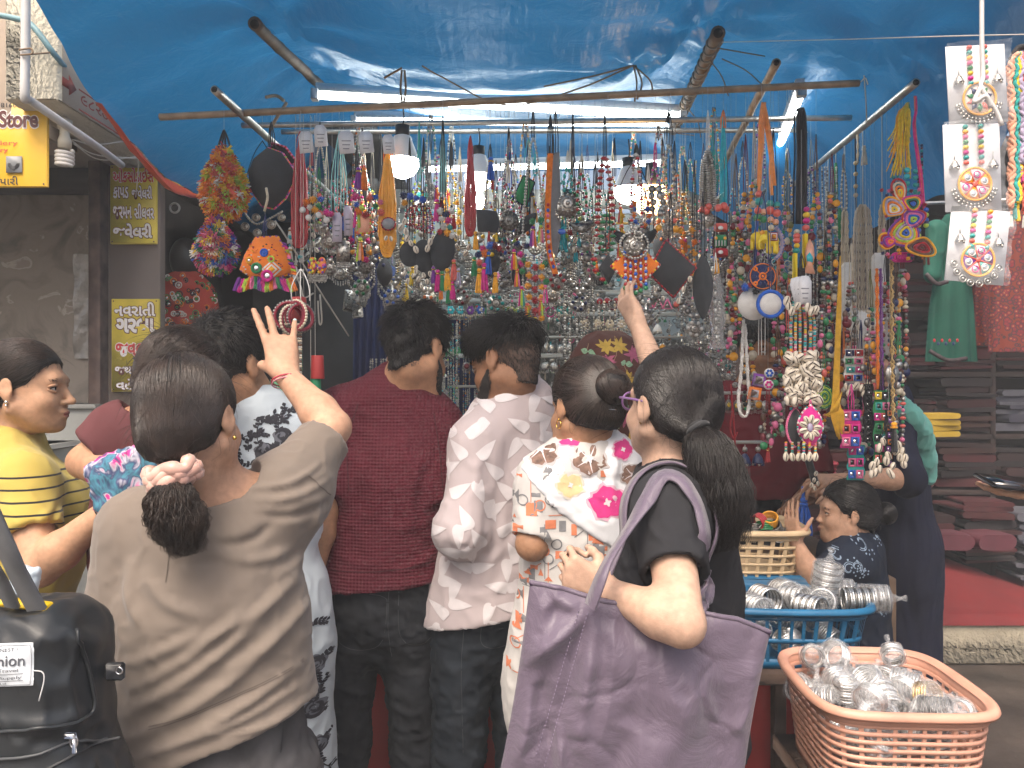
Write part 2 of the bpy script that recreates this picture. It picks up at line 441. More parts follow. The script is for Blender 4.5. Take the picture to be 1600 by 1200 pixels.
# ------------------------------------------------------------------ people
def hand_prims(sd,wr,d,nrm,L=.18,curls=(.3,.3,.35,.4),thumb=(.5,.3),spread=.10,right=True,width=1.0,fat=1.0):
 """wrist, direction of the fingers, palm normal (out of the palm).  curls: bend of every joint, index to little finger"""
 d=np.asarray(d,float)/np.linalg.norm(d);nrm=np.asarray(nrm,float);nrm=nrm-d*(nrm@d);nrm/=np.linalg.norm(nrm)
 side=np.cross(d,nrm)*(1 if right else-1)
 s=L/.18;wr=np.asarray(wr,float);k=.006*s
 kn=[]
 offs=(.030,.010,-.010,-.028);lens=(.088,.092,.087,.080)
 for i in range(4):
  b=wr+d*(.012*s)+side*offs[i]*.62*s*width;e=wr+d*lens[i]*s+side*offs[i]*s*width-nrm*.003*s
  sd.cone(b,e,.0125*s,.0098*s,.016*s);kn.append(e)
 sd.ell(wr+d*.045*s+nrm*.006*s,(.034*s*width,.042*s,.013*s),np.stack([side,d,nrm],1),.012*s)
 seg=((.040,.025,.020),(.044,.029,.021),(.041,.027,.021),(.032,.020,.018));rad=tuple(fat*x for x in(.0085,.0088,.0083,.0072))
 tips=[]
 for i in range(4):
  a=spread*(1.5-i);p=kn[i];dd=d*math.cos(a)+side*math.sin(a);c=curls[i];c=(c,c,c*.8) if np.ndim(c)==0 else c
  r=rad[i]*s;ang=0
  for j in range(3):
   ang+=c[j];v=dd*math.cos(ang)+nrm*math.sin(ang);e=p+v*seg[i][j]*s;r2=r*.9
   sd.cone(p,e,r,r2,.0035*s);p=e;r=r2
  tips.append((p,v,nrm*math.cos(ang)-dd*math.sin(ang),r))
 b=wr+d*.018*s+side*.020*s+nrm*.006*s;a,c=thumb
 v=d*math.cos(.75)+side*math.sin(.75);v=v*math.cos(a*.6)+nrm*math.sin(a*.6);e=b+v*.042*s;sd.cone(b,e,.014*s,.0115*s,.014*s)
 v=v+d*.25;v/=np.linalg.norm(v);v=v*math.cos(c)+(nrm-side*.6)/1.17*math.sin(c);e2=e+v*.032*s;sd.cone(e,e2,.0108*s,.0096*s,.004*s)
 v=v*math.cos(c*.7)+(nrm-side*.5)/1.12*math.sin(c*.7);e3=e2+v*.024*s;sd.cone(e2,e3,.0096*s,.0078*s,.004*s)
 tips.append((e3,v,nrm,.0078*s))
 return tips
HEAD=dict(cran=((0,-.014,.036),(.074,.094,.083)))
def head_prims(sd,c,R,s=1.0,jaw=1.0,nose=1.0,fat=1.0):
 """a head with brow, eye hollows, nose, lips, chin and ears; c is the point between the ears"""
 T=lambda*p:c+R@(np.array(p)*s)
 Re=lambda r:np.array(r)*s
 sd.ell(T(0,-.014,.036),Re((.074,.094,.083)),R,.02*s)
 sd.ell(T(0,.030,-.030),Re((.060*fat,.062,.078)),R,.03*s)
 sd.ell(T(0,.050,-.070),Re((.042*jaw*fat,.042,.036)),R,.025*s)
 sd.ell(T(0,.078,-.094),Re((.020*jaw,.018,.016)),R,.02*s)
 for q in(-1,1):
  sd.ell(T(q*.038,.058,-.036),Re((.026*fat,.028,.026)),R,.02*s)
  sd.cone(T(q*.058*fat,.0,-.052),T(q*.026*jaw,.062,-.088),.020*s,.016*s,.03*s)
 sd.cone(T(-.034,.079,.022),T(.034,.079,.022),.0105*s,.0105*s,.024*s)
 sd.cone(T(0,.086,.012),T(0,.106*nose**.3,-.026),.0068*s,.0088*s,.010*s)
 sd.ell(T(0,.111*nose**.3,-.031),Re((.0098,.0098,.0088)),R,.008*s)
 for q in(-1,1):sd.ell(T(q*.0115,.099,-.0345),Re((.0075,.010,.0066)),R,.006*s)
 sd.ell(T(0,.092,-.058),Re((.024,.014,.0065)),R,.007*s);sd.ell(T(0,.090,-.070),Re((.021,.014,.0075)),R,.007*s)
 for q in(-1,1):
  e=np.array([q*.080,-.012,-.004]);Q=R@rotm(q*-.35,.15,0)
  sd.ell(T(*e),Re((.008,.019,.031)),Q,.007*s);sd.ell(T(q*.076,-.004,-.030),Re((.007,.008,.010)),R,.007*s)
  sd.ell(T(q*.090,-.008,.002),Re((.006,.010,.019)),Q,.005*s,sub=True)
  sd.ell(T(q*.033,.094,.001),Re((.017,.012,.0105)),R,.010*s,sub=True)
 sd.ell(T(0,.110,-.0645),Re((.024,.016,.0013)),R,.003*s,sub=True)
def eyes(parent,c,R,s=1.0,mw=None,md=None,sk=None):
 T=lambda*p:c+R@(np.array(p)*s)
 for q in(-1,1):
  b=MB();b.sph(T(q*.032,.0715,.001),.0125*s,mw,(16,10));b.sph(T(q*.032,.0800,.001),(.0062*s,.0048*s,.0062*s),md,(10,7),R);b.build('eye',parent)
  if sk:
   b=MB();a=np.linspace(-1,1,11)
   b.tube(np.stack([T(q*.033+x*.018,.0845-.012*x*x,.0105-.006*x*x) for x in a]),.0048*s*(1-.5*a*a),sk,7);b.tube(np.stack([T(q*.033+x*.018,.0830-.012*x*x,-.0075+.006*x*x) for x in a]),.0042*s*(1-.5*a*a),sk,7);b.build('eyelids',parent)
 for q in(-1,1):
  b=MB();a=np.linspace(-1,1,9)
  P=np.stack([T(q*.033+x*.016,.0850-.008*x*x,.0065-.006*x*x) for x in a]);b.tube(P,.0018*s,md,4)
  n=60;x=rng.uniform(-1,1,n);z=rng.uniform(-.0035,.0035,n)*(1.2-.6*np.abs(x))
  S=np.stack([np.stack([T(q*.034+q*xi*.02+q*t*.008,.0895-.014*xi*xi-t*.002,.0225-.004*xi*xi+zi+t*.002) for t in(0,.5,1)]) for xi,zi in zip(x,z)])
  b.strands(S,[.0005*s,.0005*s,.0002*s],md);b.build('eyebrow',parent)
def lips(parent,c,R,s=1.0):
 b=MB();T=lambda*p:c+R@(np.array(p)*s);m=mat('lips',(.27,.095,.075),.42,var=(90,.15));a=np.linspace(-1,1,11)
 b.tube(np.stack([T(x*.021,.1025-.011*x*x,-.0605-.002*x*x+.0012*abs(x)) for x in a]),s*(.0042*(1-.75*a*a)+.0004),m,7);b.tube(np.stack([T(x*.019,.1005-.011*x*x,-.0685+.003*x*x) for x in a]),s*(.0050*(1-.75*a*a)+.0004),m,7);b.build('lips',parent)
def arm_prims(sd,S,E,Wr,r=(.047,.040,.036,.025),k=.02):
 S,E,Wr=map(lambda v:np.asarray(v,float),(S,E,Wr))
 sd.cone(S,E,r[0],r[1],k)
 m=E+(Wr-E)*.28;sd.cone(E,m,r[1]*.97,r[1]*1.02,.015);sd.cone(m,Wr,r[1]*1.02,r[3],.02)
def leg_prims(sd,H,K,A,fwd,r=(.085,.058,.038)):
 sd.cone(H,K,r[0],r[1],.03);m=K+(A-K)*.3;sd.cone(K,m,r[1],r[1]*.98,.02);sd.cone(m,A,r[1]*.98,r[2],.02)
 fwd=np.asarray(fwd,float);sd.cone(A-fwd*.04-V3(0,0,.045),A+fwd*.13-V3(0,0,.055),.036,.028,.03)
def body_frame(pel,chest,yaw):
 return rotm(yaw)
# ------------------------------------------------------------------ the street, the tarpaulin, the shops left and right
def structure(o):return props(o,kind='structure')
gm=mat('street_wet',(.055,.042,.034),.55,var=(3,.5),bump=(18,.5,.012))
b=MB();g=np.linspace(-1,1,81);X,Y_=np.meshgrid(np.sign(g)*np.abs(g)**2*60,np.sign(g)*np.abs(g)**2*60+2,indexing='ij');b.grid(np.stack([X,Y_,.006*np.sin(X*3)*np.cos(Y_*2.3)],-1)[:,::-1],gm);structure(b.build('street'))
# ---- blue tarpaulin: a sheet over ridge poles, flaps down both sides
tm=bpy.data.materials.new('tarp_blue');tm.use_nodes=True;n,l,bs=nodes_of(tm)
tc=n.new('ShaderNodeTexCoord');nz=n.new('ShaderNodeTexNoise');nz.inputs['Scale'].default_value=2.2;nz.inputs['Detail'].default_value=5;l.new(tc.outputs['Object'],nz.inputs['Vector'])
rp=n.new('ShaderNodeValToRGB');rp.color_ramp.elements[0].position=.3;rp.color_ramp.elements[0].color=(.011,.092,.21,1);rp.color_ramp.elements[1].position=.75;rp.color_ramp.elements[1].color=(.015,.140,.31,1);l.new(nz.outputs['Fac'],rp.inputs['Fac']);l.new(rp.outputs[0],bs.inputs['Base Color'])
bs.inputs['Roughness'].default_value=.34;bs.inputs['Specular IOR Level'].default_value=.6
wv=n.new('ShaderNodeTexNoise');wv.inputs['Scale'].default_value=14;wv.inputs['Detail'].default_value=7;wv.inputs['Distortion'].default_value=.8;l.new(tc.outputs['Object'],wv.inputs['Vector'])
mp=n.new('ShaderNodeMapping');mp.inputs['Scale'].default_value=(26,3,10);l.new(tc.outputs['Object'],mp.inputs[0]);w2=n.new('ShaderNodeTexNoise');w2.inputs['Scale'].default_value=1.5;w2.inputs['Detail'].default_value=6;l.new(mp.outputs[0],w2.inputs['Vector'])
bp=n.new('ShaderNodeBump');bp.inputs['Strength'].default_value=.55;bp.inputs['Distance'].default_value=.016;l.new(mth(n,l,'ADD',wv.outputs['Fac'],mth(n,l,'MULTIPLY',w2.outputs['Fac'],.6)),bp.inputs['Height']);l.new(bp.outputs[0],bs.inputs['Normal'])
tr=n.new('ShaderNodeBsdfTranslucent');tr.inputs[0].default_value=(.010,.120,.28,1);mx=n.new('ShaderNodeMixShader');mx.inputs[0].default_value=.38;l.new(bs.outputs[0],mx.inputs[1]);l.new(tr.outputs[0],mx.inputs[2]);l.new(mx.outputs[0],n['Material Output'].inputs[0])
rows=[1.25,1.9,2.4,3.0,3.6,4.3]
cx=[[-1.20,-1.05,-.77,-.35,.05,.45,.62,1.22,1.34],
  [-1.225,-1.04,-.77,-.35,.05,.45,.62,1.22,1.37],
  [-1.33,-1.06,-.77,-.35,.05,.45,.62,1.22,1.44],
  [-1.375,-1.08,-.79,-.35,.05,.45,.62,1.24,1.52],
  [-1.38,-1.08,-.80,-.35,.05,.45,.62,1.28,1.55],
  [-1.30,-1.05,-.80,-.35,.05,.45,.62,1.28,1.55]]
cz=[[2.72,2.75,2.76,2.72,2.70,2.72,2.74,2.66,2.50],
  [2.52,2.61,2.66,2.58,2.56,2.59,2.64,2.58,2.32],
  [2.43,2.54,2.62,2.52,2.50,2.54,2.61,2.50,2.14],
  [2.34,2.52,2.73,2.64,2.62,2.64,2.70,2.52,2.17],
  [2.32,2.50,2.78,2.74,2.72,2.73,2.75,2.46,2.17],
  [2.26,2.46,2.76,2.72,2.70,2.70,2.70,2.36,2.12]]
CX,CZ=np.array(cx),np.array(cz);NU,NVv=90,120
def fine(C):A=np.stack([spline(np.stack([rows,C[:,j]],1),NU) for j in range(9)],1);return A
FX,FZ=fine(CX),fine(CZ)
TX=np.stack([spline(np.stack([np.arange(9)*1.0,FX[i,:,1]],1),NVv)[:,1] for i in range(NU)]);TZ=np.stack([spline(np.stack([np.arange(9)*1.0,FZ[i,:,1]],1),NVv)[:,1] for i in range(NU)]);TY=np.repeat(FX[:,0,0][:,None],NVv,1)
P=np.stack([TX,TY,TZ],-1).reshape(-1,3)
wr=.016*fbm(P*np.array((1.1,5.0,1.5)),3,4)+.004*fbm(P*np.array((9,3,6)),3,8)
for px,py,Yk in((1375,95,2.35),(1385,140,2.5),(440,45,2.35),(1100,75,2.35),(990,100,2.5),(520,120,2.9)):
 c=W(px,py,Yk);dd=P-c;r=np.hypot(dd[:,0],dd[:,1]);a=np.arctan2(dd[:,1],dd[:,0]);wr+=.018*np.cos(a*7+px)*np.exp(-(r/.35)**2)*np.minimum(1,r/.06)
P[:,2]+=wr;G=P.reshape(NU,NVv,3)
TARP=thing('tarpaulin','blue plastic tarpaulin stretched over the stall, its orange underside showing at the left edge','tarpaulin',(0,2.4,2.4))
b=MB();b.grid(G,tm);b.build('sheet',TARP)
oe=G[38:69,0];t=np.linspace(0,1,len(oe));w=.045*np.sin(PI*np.clip(t*1.05,0,1))**.7+.002
b=MB();b.grid(np.stack([oe+V3(-.004,-.004,-.002),oe+V3(-.006,-.006,0)+np.stack([.010+0*w,-.2*w,-w],1)*1.0,oe+V3(.014,.004,0)+np.stack([.5*w,0*w,-1.35*w],1)]),mat('tarp_orange',(.58,.075,.035),.5,var=(9,.15),bump=(30,.3,.004)));b.build('orange_hem',TARP)
# ---- poles of the frame
bam=mat('bamboo',(.30,.215,.14),.6,var=(22,.35),bump=(60,.5,.003));bamd=mat('bamboo_dark',(.13,.085,.055),.7,var=(18,.4),bump=(60,.5,.003));alu=mat('steel_pole',(.52,.49,.45),.38,.85,var=(30,.2));cordm=mat('jute',(.22,.15,.09),.9)
def pole(a,c,r,m,name,label,cat='pole',knots=False,cap=None,group=None):
 b=MB();P=np.linspace(0,1,40)[:,None]*(np.asarray(c)-a)+a;rr=np.full(40,r)
 if knots:rr=r*(1+.10*(np.arange(40)%9==0));P=P+.006*fbm(P*5,2,3)[:,None]*V3(0,0,1)
 b.tube(P,rr,m,12);d=(np.asarray(c)-a);d=d/np.linalg.norm(d)
 b.tube(np.stack([np.asarray(a)-d*.001,np.asarray(a)-d*.0015]),r*.72,cap or mat('hollow',(.015,.012,.01),.9),12)
 return b.one(name,label,cat,group)
pole(W(250,183,2.30),W(1342,130,2.30),.0105,bam,'front_rod','long thin brown rod across the front of the stall carrying the first row of necklaces','rod')
pole(W(378,196,2.85),W(1330,184,2.85),.0105,alu,'middle_rod','second metal rod behind the front rod, with a dull rusty right end','rod')
pole(W(440,206,3.15),W(1302,203,3.15),.0105,alu,'back_rod','third rod in from the street, just below the second tube light','rod')
pole(W(335,140,2.12),W(545,330,3.5),.012,alu,'slanting_pole','steel pole with an open end running back at the left of the stall','pole')
pole(W(1431,129,2.22),W(1205,318,4.1),.0125,alu,'slanting_pole','steel pole with an open end running back at the right, above the white braids','pole')
pole(W(398,38,2.30),W(520,150,3.4),.019,bamd,'bamboo_pole','dark bamboo pole under the left ridge of the tarpaulin','pole',True)
pole(W(1122,52,2.28),W(1052,205,3.45),.020,bamd,'bamboo_pole','thick bamboo pole wrapped in cord under the right ridge of the tarpaulin','pole',True)
pole(W(1213,98,2.35),W(1128,262,3.7),.013,bam,'bamboo_pole','thinner pale bamboo pole just right of the cord-wrapped one','pole',True)
b=MB();a=np.linspace(0,60,420);A0,A1=W(1118,62,2.30),W(1060,188,3.25);d,u,v=frame(A0,A1);b.tube(A0+(A1-A0)*(a/60)[:,None]+.0215*(np.cos(a*1.6)[:,None]*u+np.sin(a*1.6)[:,None]*v),.0035,mat('cord_grey',(.22,.20,.17),.9),5,False);b.one('wrapping_cord','grey cord wound round the thick bamboo pole at the right','cord')
def cords(name,label,paths,r=.002,m=cordm,cat='cord'):
 b=MB()
 for p in paths:b.tube(spline(p,16),r,m,5)
 return b.one(name,label,cat)
cords('rope','brown cords tied up to the tarpaulin above the big lit bulb',[[W(628,110,2.32),W(626,140,2.31),W(629,165,2.30)],[W(632,110,2.32),W(634,140,2.31),W(630,168,2.30)],[W(628,106,2.32),W(612,115,2.32),W(600,122,2.32)]],.0035)
cords('rope','brown cord sagging from the tarpaulin knot at the centre right to the front rod',[[W(990,102,2.4),W(900,140,2.5),W(790,165,2.6),W(690,120,2.5),W(660,103,2.4)],[W(990,102,2.4),W(995,130,2.35),W(992,158,2.31)],[W(993,102,2.4),W(1003,130,2.36),W(996,155,2.31)],[W(990,103,2.4),W(1015,125,2.4),W(1020,145,2.4)],[W(985,103,2.4),W(930,118,2.5),W(850,135,2.6)]],.0028)
cords('rope','loose pale cords radiating from the cord-wrapped bamboo',[[W(1110,95,2.35),W(1128,120,2.32),W(1138,150,2.31)],[W(1120,75,2.3),W(1160,82,2.35),W(1195,88,2.4)],[W(1128,92,2.4),W(1165,110,2.4),W(1190,132,2.35)],[W(1075,170,3.0),W(1090,190,3.0),W(1095,215,3.0)],[W(1070,180,3.0),W(1055,205,3.0),W(1085,212,3.0)]],.002)
cords('hanging_line','thin pale line strung from the bamboo to the right edge above the earring cards',[[W(1128,66,2.2),W(1300,62,1.9),W(1470,57,1.5),W(1640,53,1.4)]],.0012,mat('twine',(.5,.47,.42),.8))
cords('rope','white cord dropping from the end of the front rod to the right slanting pole',[[W(1350,118,2.3),W(1353,160,2.4),W(1354,190,2.6)],[W(1345,128,2.3),W(1352,122,2.29),W(1356,132,2.3)]],.002,MATS['twine'])
cords('dangling_branch','bent pale branch tied beside the left slanting pole',[[W(415,152,2.6),W(432,150,2.62),W(444,158,2.62)],[W(448,160,2.6),W(436,178,2.6),W(425,196,2.62)]],.006,bam,'branch')
# ---- lamps
glow=lambda nm,c,s:mat(nm,(.8,.8,.8),.4,emit=(c,s))
tubeglow=glow('tube_glow',(.93,1.0,.98),9);whitem=mat('batten_white',(.55,.55,.56),.4)
def tube_light(a,c,r,label,name='tube_light'):
 a,c=np.asarray(a),np.asarray(c);t=thing(name,label,'tube light',lerp_(a,c,.5));d,u,v=frame(a,c);up=V3(0,0,1);Rm=np.stack([d,np.cross(up,d)/np.linalg.norm(np.cross(up,d)),np.cross(d,np.cross(up,d)/np.linalg.norm(np.cross(up,d)))],1);L=np.linalg.norm(c-a)/2
 b=MB();b.bbox((a+c)/2+V3(0,.012,.030),(L,.016,.018),whitem,.004,Rm);b.build('batten',t)
 b=MB();b.tube([a+d*.02,c-d*.02],r,tubeglow,14);b.build('tube',t)
 for q in(a,c):b=MB();b.bbox(q,(.014,.017,.022),whitem,.003,Rm);b.build('end_cap',t)
 return t
lerp_=lambda a,c,t:np.asarray(a)*(1-t)+np.asarray(c)*t
tube_light(W(492,148,2.95),W(1066,182,3.05),.0155,'long bright tube light slanting down to the right behind the front rod')
tube_light(W(553,189,3.55),W(1050,193,3.55),.0145,'second tube light just behind the metal rods')
tube_light(W(655,265,3.92),W(1035,255,3.92),.0140,'low tube light against the back wall behind the bulbs')
tube_light(W(1252,142,2.62),W(1214,238,3.55),.0160,'tube light running away from the street at the right of the stall')
bulbw=mat('bulb_white',(.75,.76,.76),.4);bulbglow=glow('bulb_glow',(1.0,.99,.95),20);warm=glow('bulb_warm',(1.0,.60,.22),14)
def led_bulb(c,s,label,lit=True,up=True,g=None):
 t=thing('led_bulb',label,'bulb',c);q=lambda P:[(r*s,z*s) for r,z in P]
 b=MB();b.lathe(q([(0,-1.0),(.35,-.95),(.68,-.76),(.92,-.45),(1.0,-.08),(.99,.06)]),c,(g or bulbglow) if lit else bulbw,28);b.build('globe',t)
 b=MB();b.lathe(q([(.99,.06),(.95,.2),(.75,.75),(.58,1.2),(.52,1.45),(.40,1.5)]),c,bulbw,28);b.build('heat_sink',t)
 b=MB();b.lathe(q([(.40,1.5),(.42,1.52),(.44,2.1),(.2,2.16),(0,2.16)]),c,mat('holder_black',(.02,.02,.02),.5),18);b.tube(spline([c+V3(0,0,2.1*s),c+V3(.004,0,2.6*s),c+V3(0,0,3.4*s)],8),.0025,MATS['holder_black'],6);b.build('holder',t);return t
led_bulb(W(629,252,2.42),.053,'largest lit bulb, hanging from the front rod left of centre')
led_bulb(W(748,276,2.7),.050,'lit bulb half hidden behind the red bead bunch')
led_bulb(W(741,312,2.9),.042,'lower lit bulb behind the red bead bunch')
led_bulb(W(982,296,2.6),.050,'lit white bulb hanging left of the warm lamp')
b=MB();t=thing('warm_lamp','square warm glowing lamp at the right of centre','lamp',W(1018,312,2.75));c=W(1018,312,2.75);b.bbox(c,(.050,.03,.050),warm,.012);b.build('globe',t);b=MB();b.lathe([(.012,.05),(.02,.07),(.022,.13),(0,.135)],c,MATS['holder_black'],14);b.build('holder',t)
# ---- behind the stall
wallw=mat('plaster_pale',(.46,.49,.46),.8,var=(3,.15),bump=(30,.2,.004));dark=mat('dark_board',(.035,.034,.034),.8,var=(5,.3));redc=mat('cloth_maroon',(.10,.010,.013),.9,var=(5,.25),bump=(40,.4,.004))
b=MB();b.box(V3(.05,4.26,1.2),(1.05,.03,1.24),wallw);b.one('back_wall','pale green plaster wall at the back of the stall','wall')
b=MB();b.box(V3(.05,4.20,2.51),(1.03,.015,.05),mat('batten_cream',(.5,.48,.42),.7));b.one('wall_batten','cream batten along the top of the back wall below the tarpaulin','batten')
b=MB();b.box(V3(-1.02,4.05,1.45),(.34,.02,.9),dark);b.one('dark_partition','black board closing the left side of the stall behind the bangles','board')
b=MB();b.bbox(W(860,1060,2.95),(1.12,.42,.43),mat('counter_wood',(.16,.10,.06),.7,var=(9,.3)));b.v[0][:,2]-=0;o=b.one('counter','display counter in front of the stall keeper','counter');o.location.z=0.0;o.scale=(1,1,1)
CT=.86
for ch in[o]:ch.location.z=CT-.86
b=MB();x=np.linspace(-1.16,1.16,120);zz=np.linspace(.0,1,14);G=np.stack([np.stack([x+.12-.05,2.505+.012*np.sin(x*38+2*np.sin(x*5))*(1-z_)-.0*x,np.full(120,.02+z_*(CT-.015))],1) for z_ in zz]);b.grid(G,mat('cloth_red',(.30,.020,.018),.85,var=(6,.2),bump=(200,.2,.001)));G2=G+V3(0,.006,0);b.grid(G2[:,::-1],MATS['cloth_red']);b.one('table_cloth','dark red cloth hanging down the front of the counter','cloth')
# ---- left shop: beam, wall, steps, pier with signs
stuc=mat('stucco_cream',(.52,.48,.38),.9,var=(6,.1),bump=(55,1.0,.012));plas=mat('plaster_grey',(.42,.37,.31),.85,var=(3,.25),bump=(25,.3,.004));soff=mat('soffit_grey',(.30,.27,.24),.85,var=(4,.25))
BM=thing('shop_beam','cream stucco roof beam with red painted letters above the left shop','beam',V3(-1.62,2.6,2.46))
b=MB();b.bbox(V3(-1.628,3.05,2.74),(.09,.45,.28),stuc,.006);b.build('concrete',BM)
b=MB();b.box(V3(-1.536,3.055,2.70),(.0015,.43,.235),plas);b.build('painted_side',BM)
b=MB();rp_=mat('paint_red',(.26,.045,.030),.85,var=(30,.3));ex,ey=V3(0,1,0),V3(0,0,1)
text_on(b,"૯૮૨૭૫ માત્ર",V3(-1.5335,2.73,2.484),ex,ey,.42,.048,rp_,None,lift=.0006,bold=.008)
for p in([(2.62,2.52),(2.66,2.52),(2.66,2.500),(2.705,2.535),(2.66,2.570),(2.66,2.55),(2.62,2.55)],):b.prism(np.array(p)-(2.66,2.535),V3(-1.534,2.66,2.535),ex,ey,.0006,rp_)
text_on(b,"ગરબા",V3(-1.5335,2.74,2.66),ex,ey,.5,.14,rp_,None,lift=.0006,bold=.02)
for z0,z1,y0,y1 in((2.472,2.476,2.72,3.42),(2.542,2.546,2.72,3.42)):b.box(V3(-1.534,(y0+y1)/2,(z0+z1)/2),(.0006,(y1-y0)/2,.0025),rp_)
b.build('painted_letters',BM)
b=MB();b.bbox(V3(-2.6,3.40,2.62),(.88,.55,.10),soff,.01);b.one('shop_slab','grey concrete ceiling slab over the left shop front','slab')
b=MB();b.bbox(V3(-3.3,3.3,3.6),(1.58,.2,.9),mat('facade_beige',(.40,.33,.27),.9,var=(4,.15)),.01);b.bbox(V3(-2.35,2.9,2.72),(.6,.2,.3),MATS['facade_beige'],.01);b.one('upper_facade','beige upper facade of the left shop at the top left corner','wall')
pvc=mat('pvc_grey',(.55,.54,.52),.45,var=(12,.12));b=MB();b.tube(spline([W(40,-60,2.48),W(40,60,2.48),W(39,148,2.48),W(46,156,2.52),W(95,190,2.62),W(150,228,2.8),W(190,258,3.0)],40),.014,pvc,12);b.one('drain_pipe','grey plastic pipe running down and back under the stucco beam','pipe')
b=MB();b.tube(spline([W(-40,18,2.55),W(20,28,2.55),W(50,40,2.55),W(85,85,2.56),W(115,118,2.75),W(165,160,3.05)],30),.010,mat('hose_blue',(.18,.33,.36),.5),8);b.one('blue_hose','pale blue hose draped across the stucco beam','hose')
cords('twine','old twine knotted round the grey pipe',[[W(30,78,2.46),W(48,76,2.46),W(50,84,2.46),W(32,86,2.46)],[W(48,85,2.46),W(70,83,2.52),W(88,81,2.58)]],.003,cordm)
mar=mat('marble_brown',(.15,.115,.085),.4,bump=(30,.15,.003));n,l,bs=nodes_of(mar);tc=n.new('ShaderNodeTexCoord');v1=n.new('ShaderNodeTexNoise');v1.inputs['Scale'].default_value=5.5;v1.inputs['Detail'].default_value=8;v1.inputs['Distortion'].default_value=1.2;l.new(tc.outputs['Object'],v1.inputs['Vector']);r1=n.new('ShaderNodeValToRGB');e=r1.color_ramp.elements
e[0].position=.30;e[0].color=(.11,.09,.07,1);e[1].position=.5;e[1].color=(.25,.205,.16,1)
for ps,cc in((.602,(.23,.19,.145,1)),(.628,(.42,.36,.30,1)),(.66,(.26,.21,.165,1))):x=e.new(ps);x.color=cc
l.new(v1.outputs['Fac'],r1.inputs[0]);l.new(r1.outputs[0],bs.inputs['Base Color'])
b=MB();b.bbox(V3(-2.75,3.72,1.26),(.87,.06,1.26),mar,.004);b.one('marble_wall','brown wall panel with pale peeling veins at the left edge','wall')
b=MB();b.box(V3(-2.7,3.63,2.455),(.80,.04,.055),mat('lintel_dark',(.035,.028,.024),.8));b.one('door_lintel','dark lintel above the brown wall panel','lintel')
b=MB();x=np.linspace(0,1,14);G=np.stack([np.stack([W(110+48*t_,0,3.62)[0]+0*x,3.645-.008*np.sin(x*17+t_*9),1.5+(600-(395+x*165))*3.62/1200],1) for t_ in np.linspace(0,1,12)]);b.grid(G,mat('plastic_sheet',(.20,.18,.155),.12,var=(8,.4),coat=.4,bump=(9,1.0,.03)));b.grid(G[:,::-1]+V3(0,.004,0),MATS['plastic_sheet']);b.one('plastic_sheet','shiny creased plastic sheet hung on the brown wall panel','sheet')
b=MB();b.bbox(V3(-1.905,3.55,1.26),(.028,.05,1.26),mat('frame_rust',(.13,.085,.070),.7,var=(14,.45),bump=(40,.4,.003)),.004);b.one('door_post','rusty brown door post left of the Gujarati signs','post')
PX0,PX1=W(168,0,3.42)[0],W(250,0,3.42)[0]
b=MB();b.bbox(V3((PX0+PX1)/2,3.45,1.22),((PX1-PX0)/2,.025,1.22),mat('laminate_taupe',(.125,.098,.085),.45,var=(5,.1)),.004);b.one('sign_pier','taupe laminated pier carrying the two Gujarati signs','pillar')
yel=mat('sign_yellow',(.62,.48,.05),.5,var=(9,.20),bump=(14,.3,.003));yel2=mat('sign_amber',(.76,.45,.03),.42,var=(3,.16),bump=(10,.3,.003));ink_r=mat('ink_red',(.55,.035,.03),.5);ink_w=mat('ink_white',(.75,.72,.70),.5);ink_m=mat('ink_maroon',(.10,.018,.015),.5);ink_b=mat('ink_blue',(.03,.05,.25),.5);ink_k=mat('ink_black',(.02,.018,.018),.5)
EX,EZ=V3(1,0,0),V3(0,0,1)
def sign(x0,y0,x1,y1,Y,label,lines,m=yel,edge=None):
 a,c=W(x0,y1,Y),W(x1,y0,Y);t=thing('sign_board',label,'sign',(a[0],Y,a[2]));b=MB();b.bbox((a+c)/2+V3(0,.008,0),((c[0]-a[0])/2,.008,(c[2]-a[2])/2),m,.002);b.build('board',t);b=MB()
 for(body,lx0,ly0,lx1,ly1,m1,m2,bold) in lines:
  p,q=W(lx0,ly1,Y),W(lx1,ly0,Y);text_on(b,body,p+V3(0,-.0005,0),EX,EZ,q[0]-p[0],q[2]-p[2],m1,m2,.045,.0008,bold)
 b.build('lettering',t)
 for x,z in((a[0],a[2]),(a[0],c[2]),(c[0],a[2]),(c[0],c[2])):b=MB();k=.010;b.sph(V3(x+(k if x==a[0] else-k),Y-.0015,z+(k if z==a[2] else-k)),(.0035,.0015,.0035),mat('screw_rust',(.16,.10,.06),.6,.6),(8,5));b.build('screw',t)
 return t
sign(172,258,244,381,3.41,'yellow Gujarati sign with a red top line, upper of two on the pier',[("ઓકસોડાઈસ",177,262,240,285,ink_r,ink_w,.02),("કાપડ",177,292,201,310,ink_w,ink_m,.03),("જવેલરી",206,290,238,311,ink_w,ink_m,.03),("જરમન",177,322,206,342,ink_w,ink_m,.03),("સીલવર",210,318,241,342,ink_w,ink_m,.03),("જવેલરી",177,349,238,372,ink_w,ink_m,.04)])
s2=sign(174,467,248,612,3.41,'yellow Gujarati sign with large white words, lower of two on the pier',[("નવરાતી",179,472,243,494,ink_w,ink_m,.03),("ગરબા",181,497,242,520,ink_w,ink_m,.045),("જવલરી",181,528,244,556,ink_r,ink_w,.03),("ના",208,558,218,563,ink_b,None,.02),("જથથાબંધ",180,569,246,585,ink_w,ink_m,.03),("વહેપારી",182,592,246,609,ink_w,ink_m,.03)])
sign(246,258,330,291,3.50,'yellow Gujarati fascia under the orange hem',[("ફેન્સી",264,268,294,284,ink_k,None,.02)])
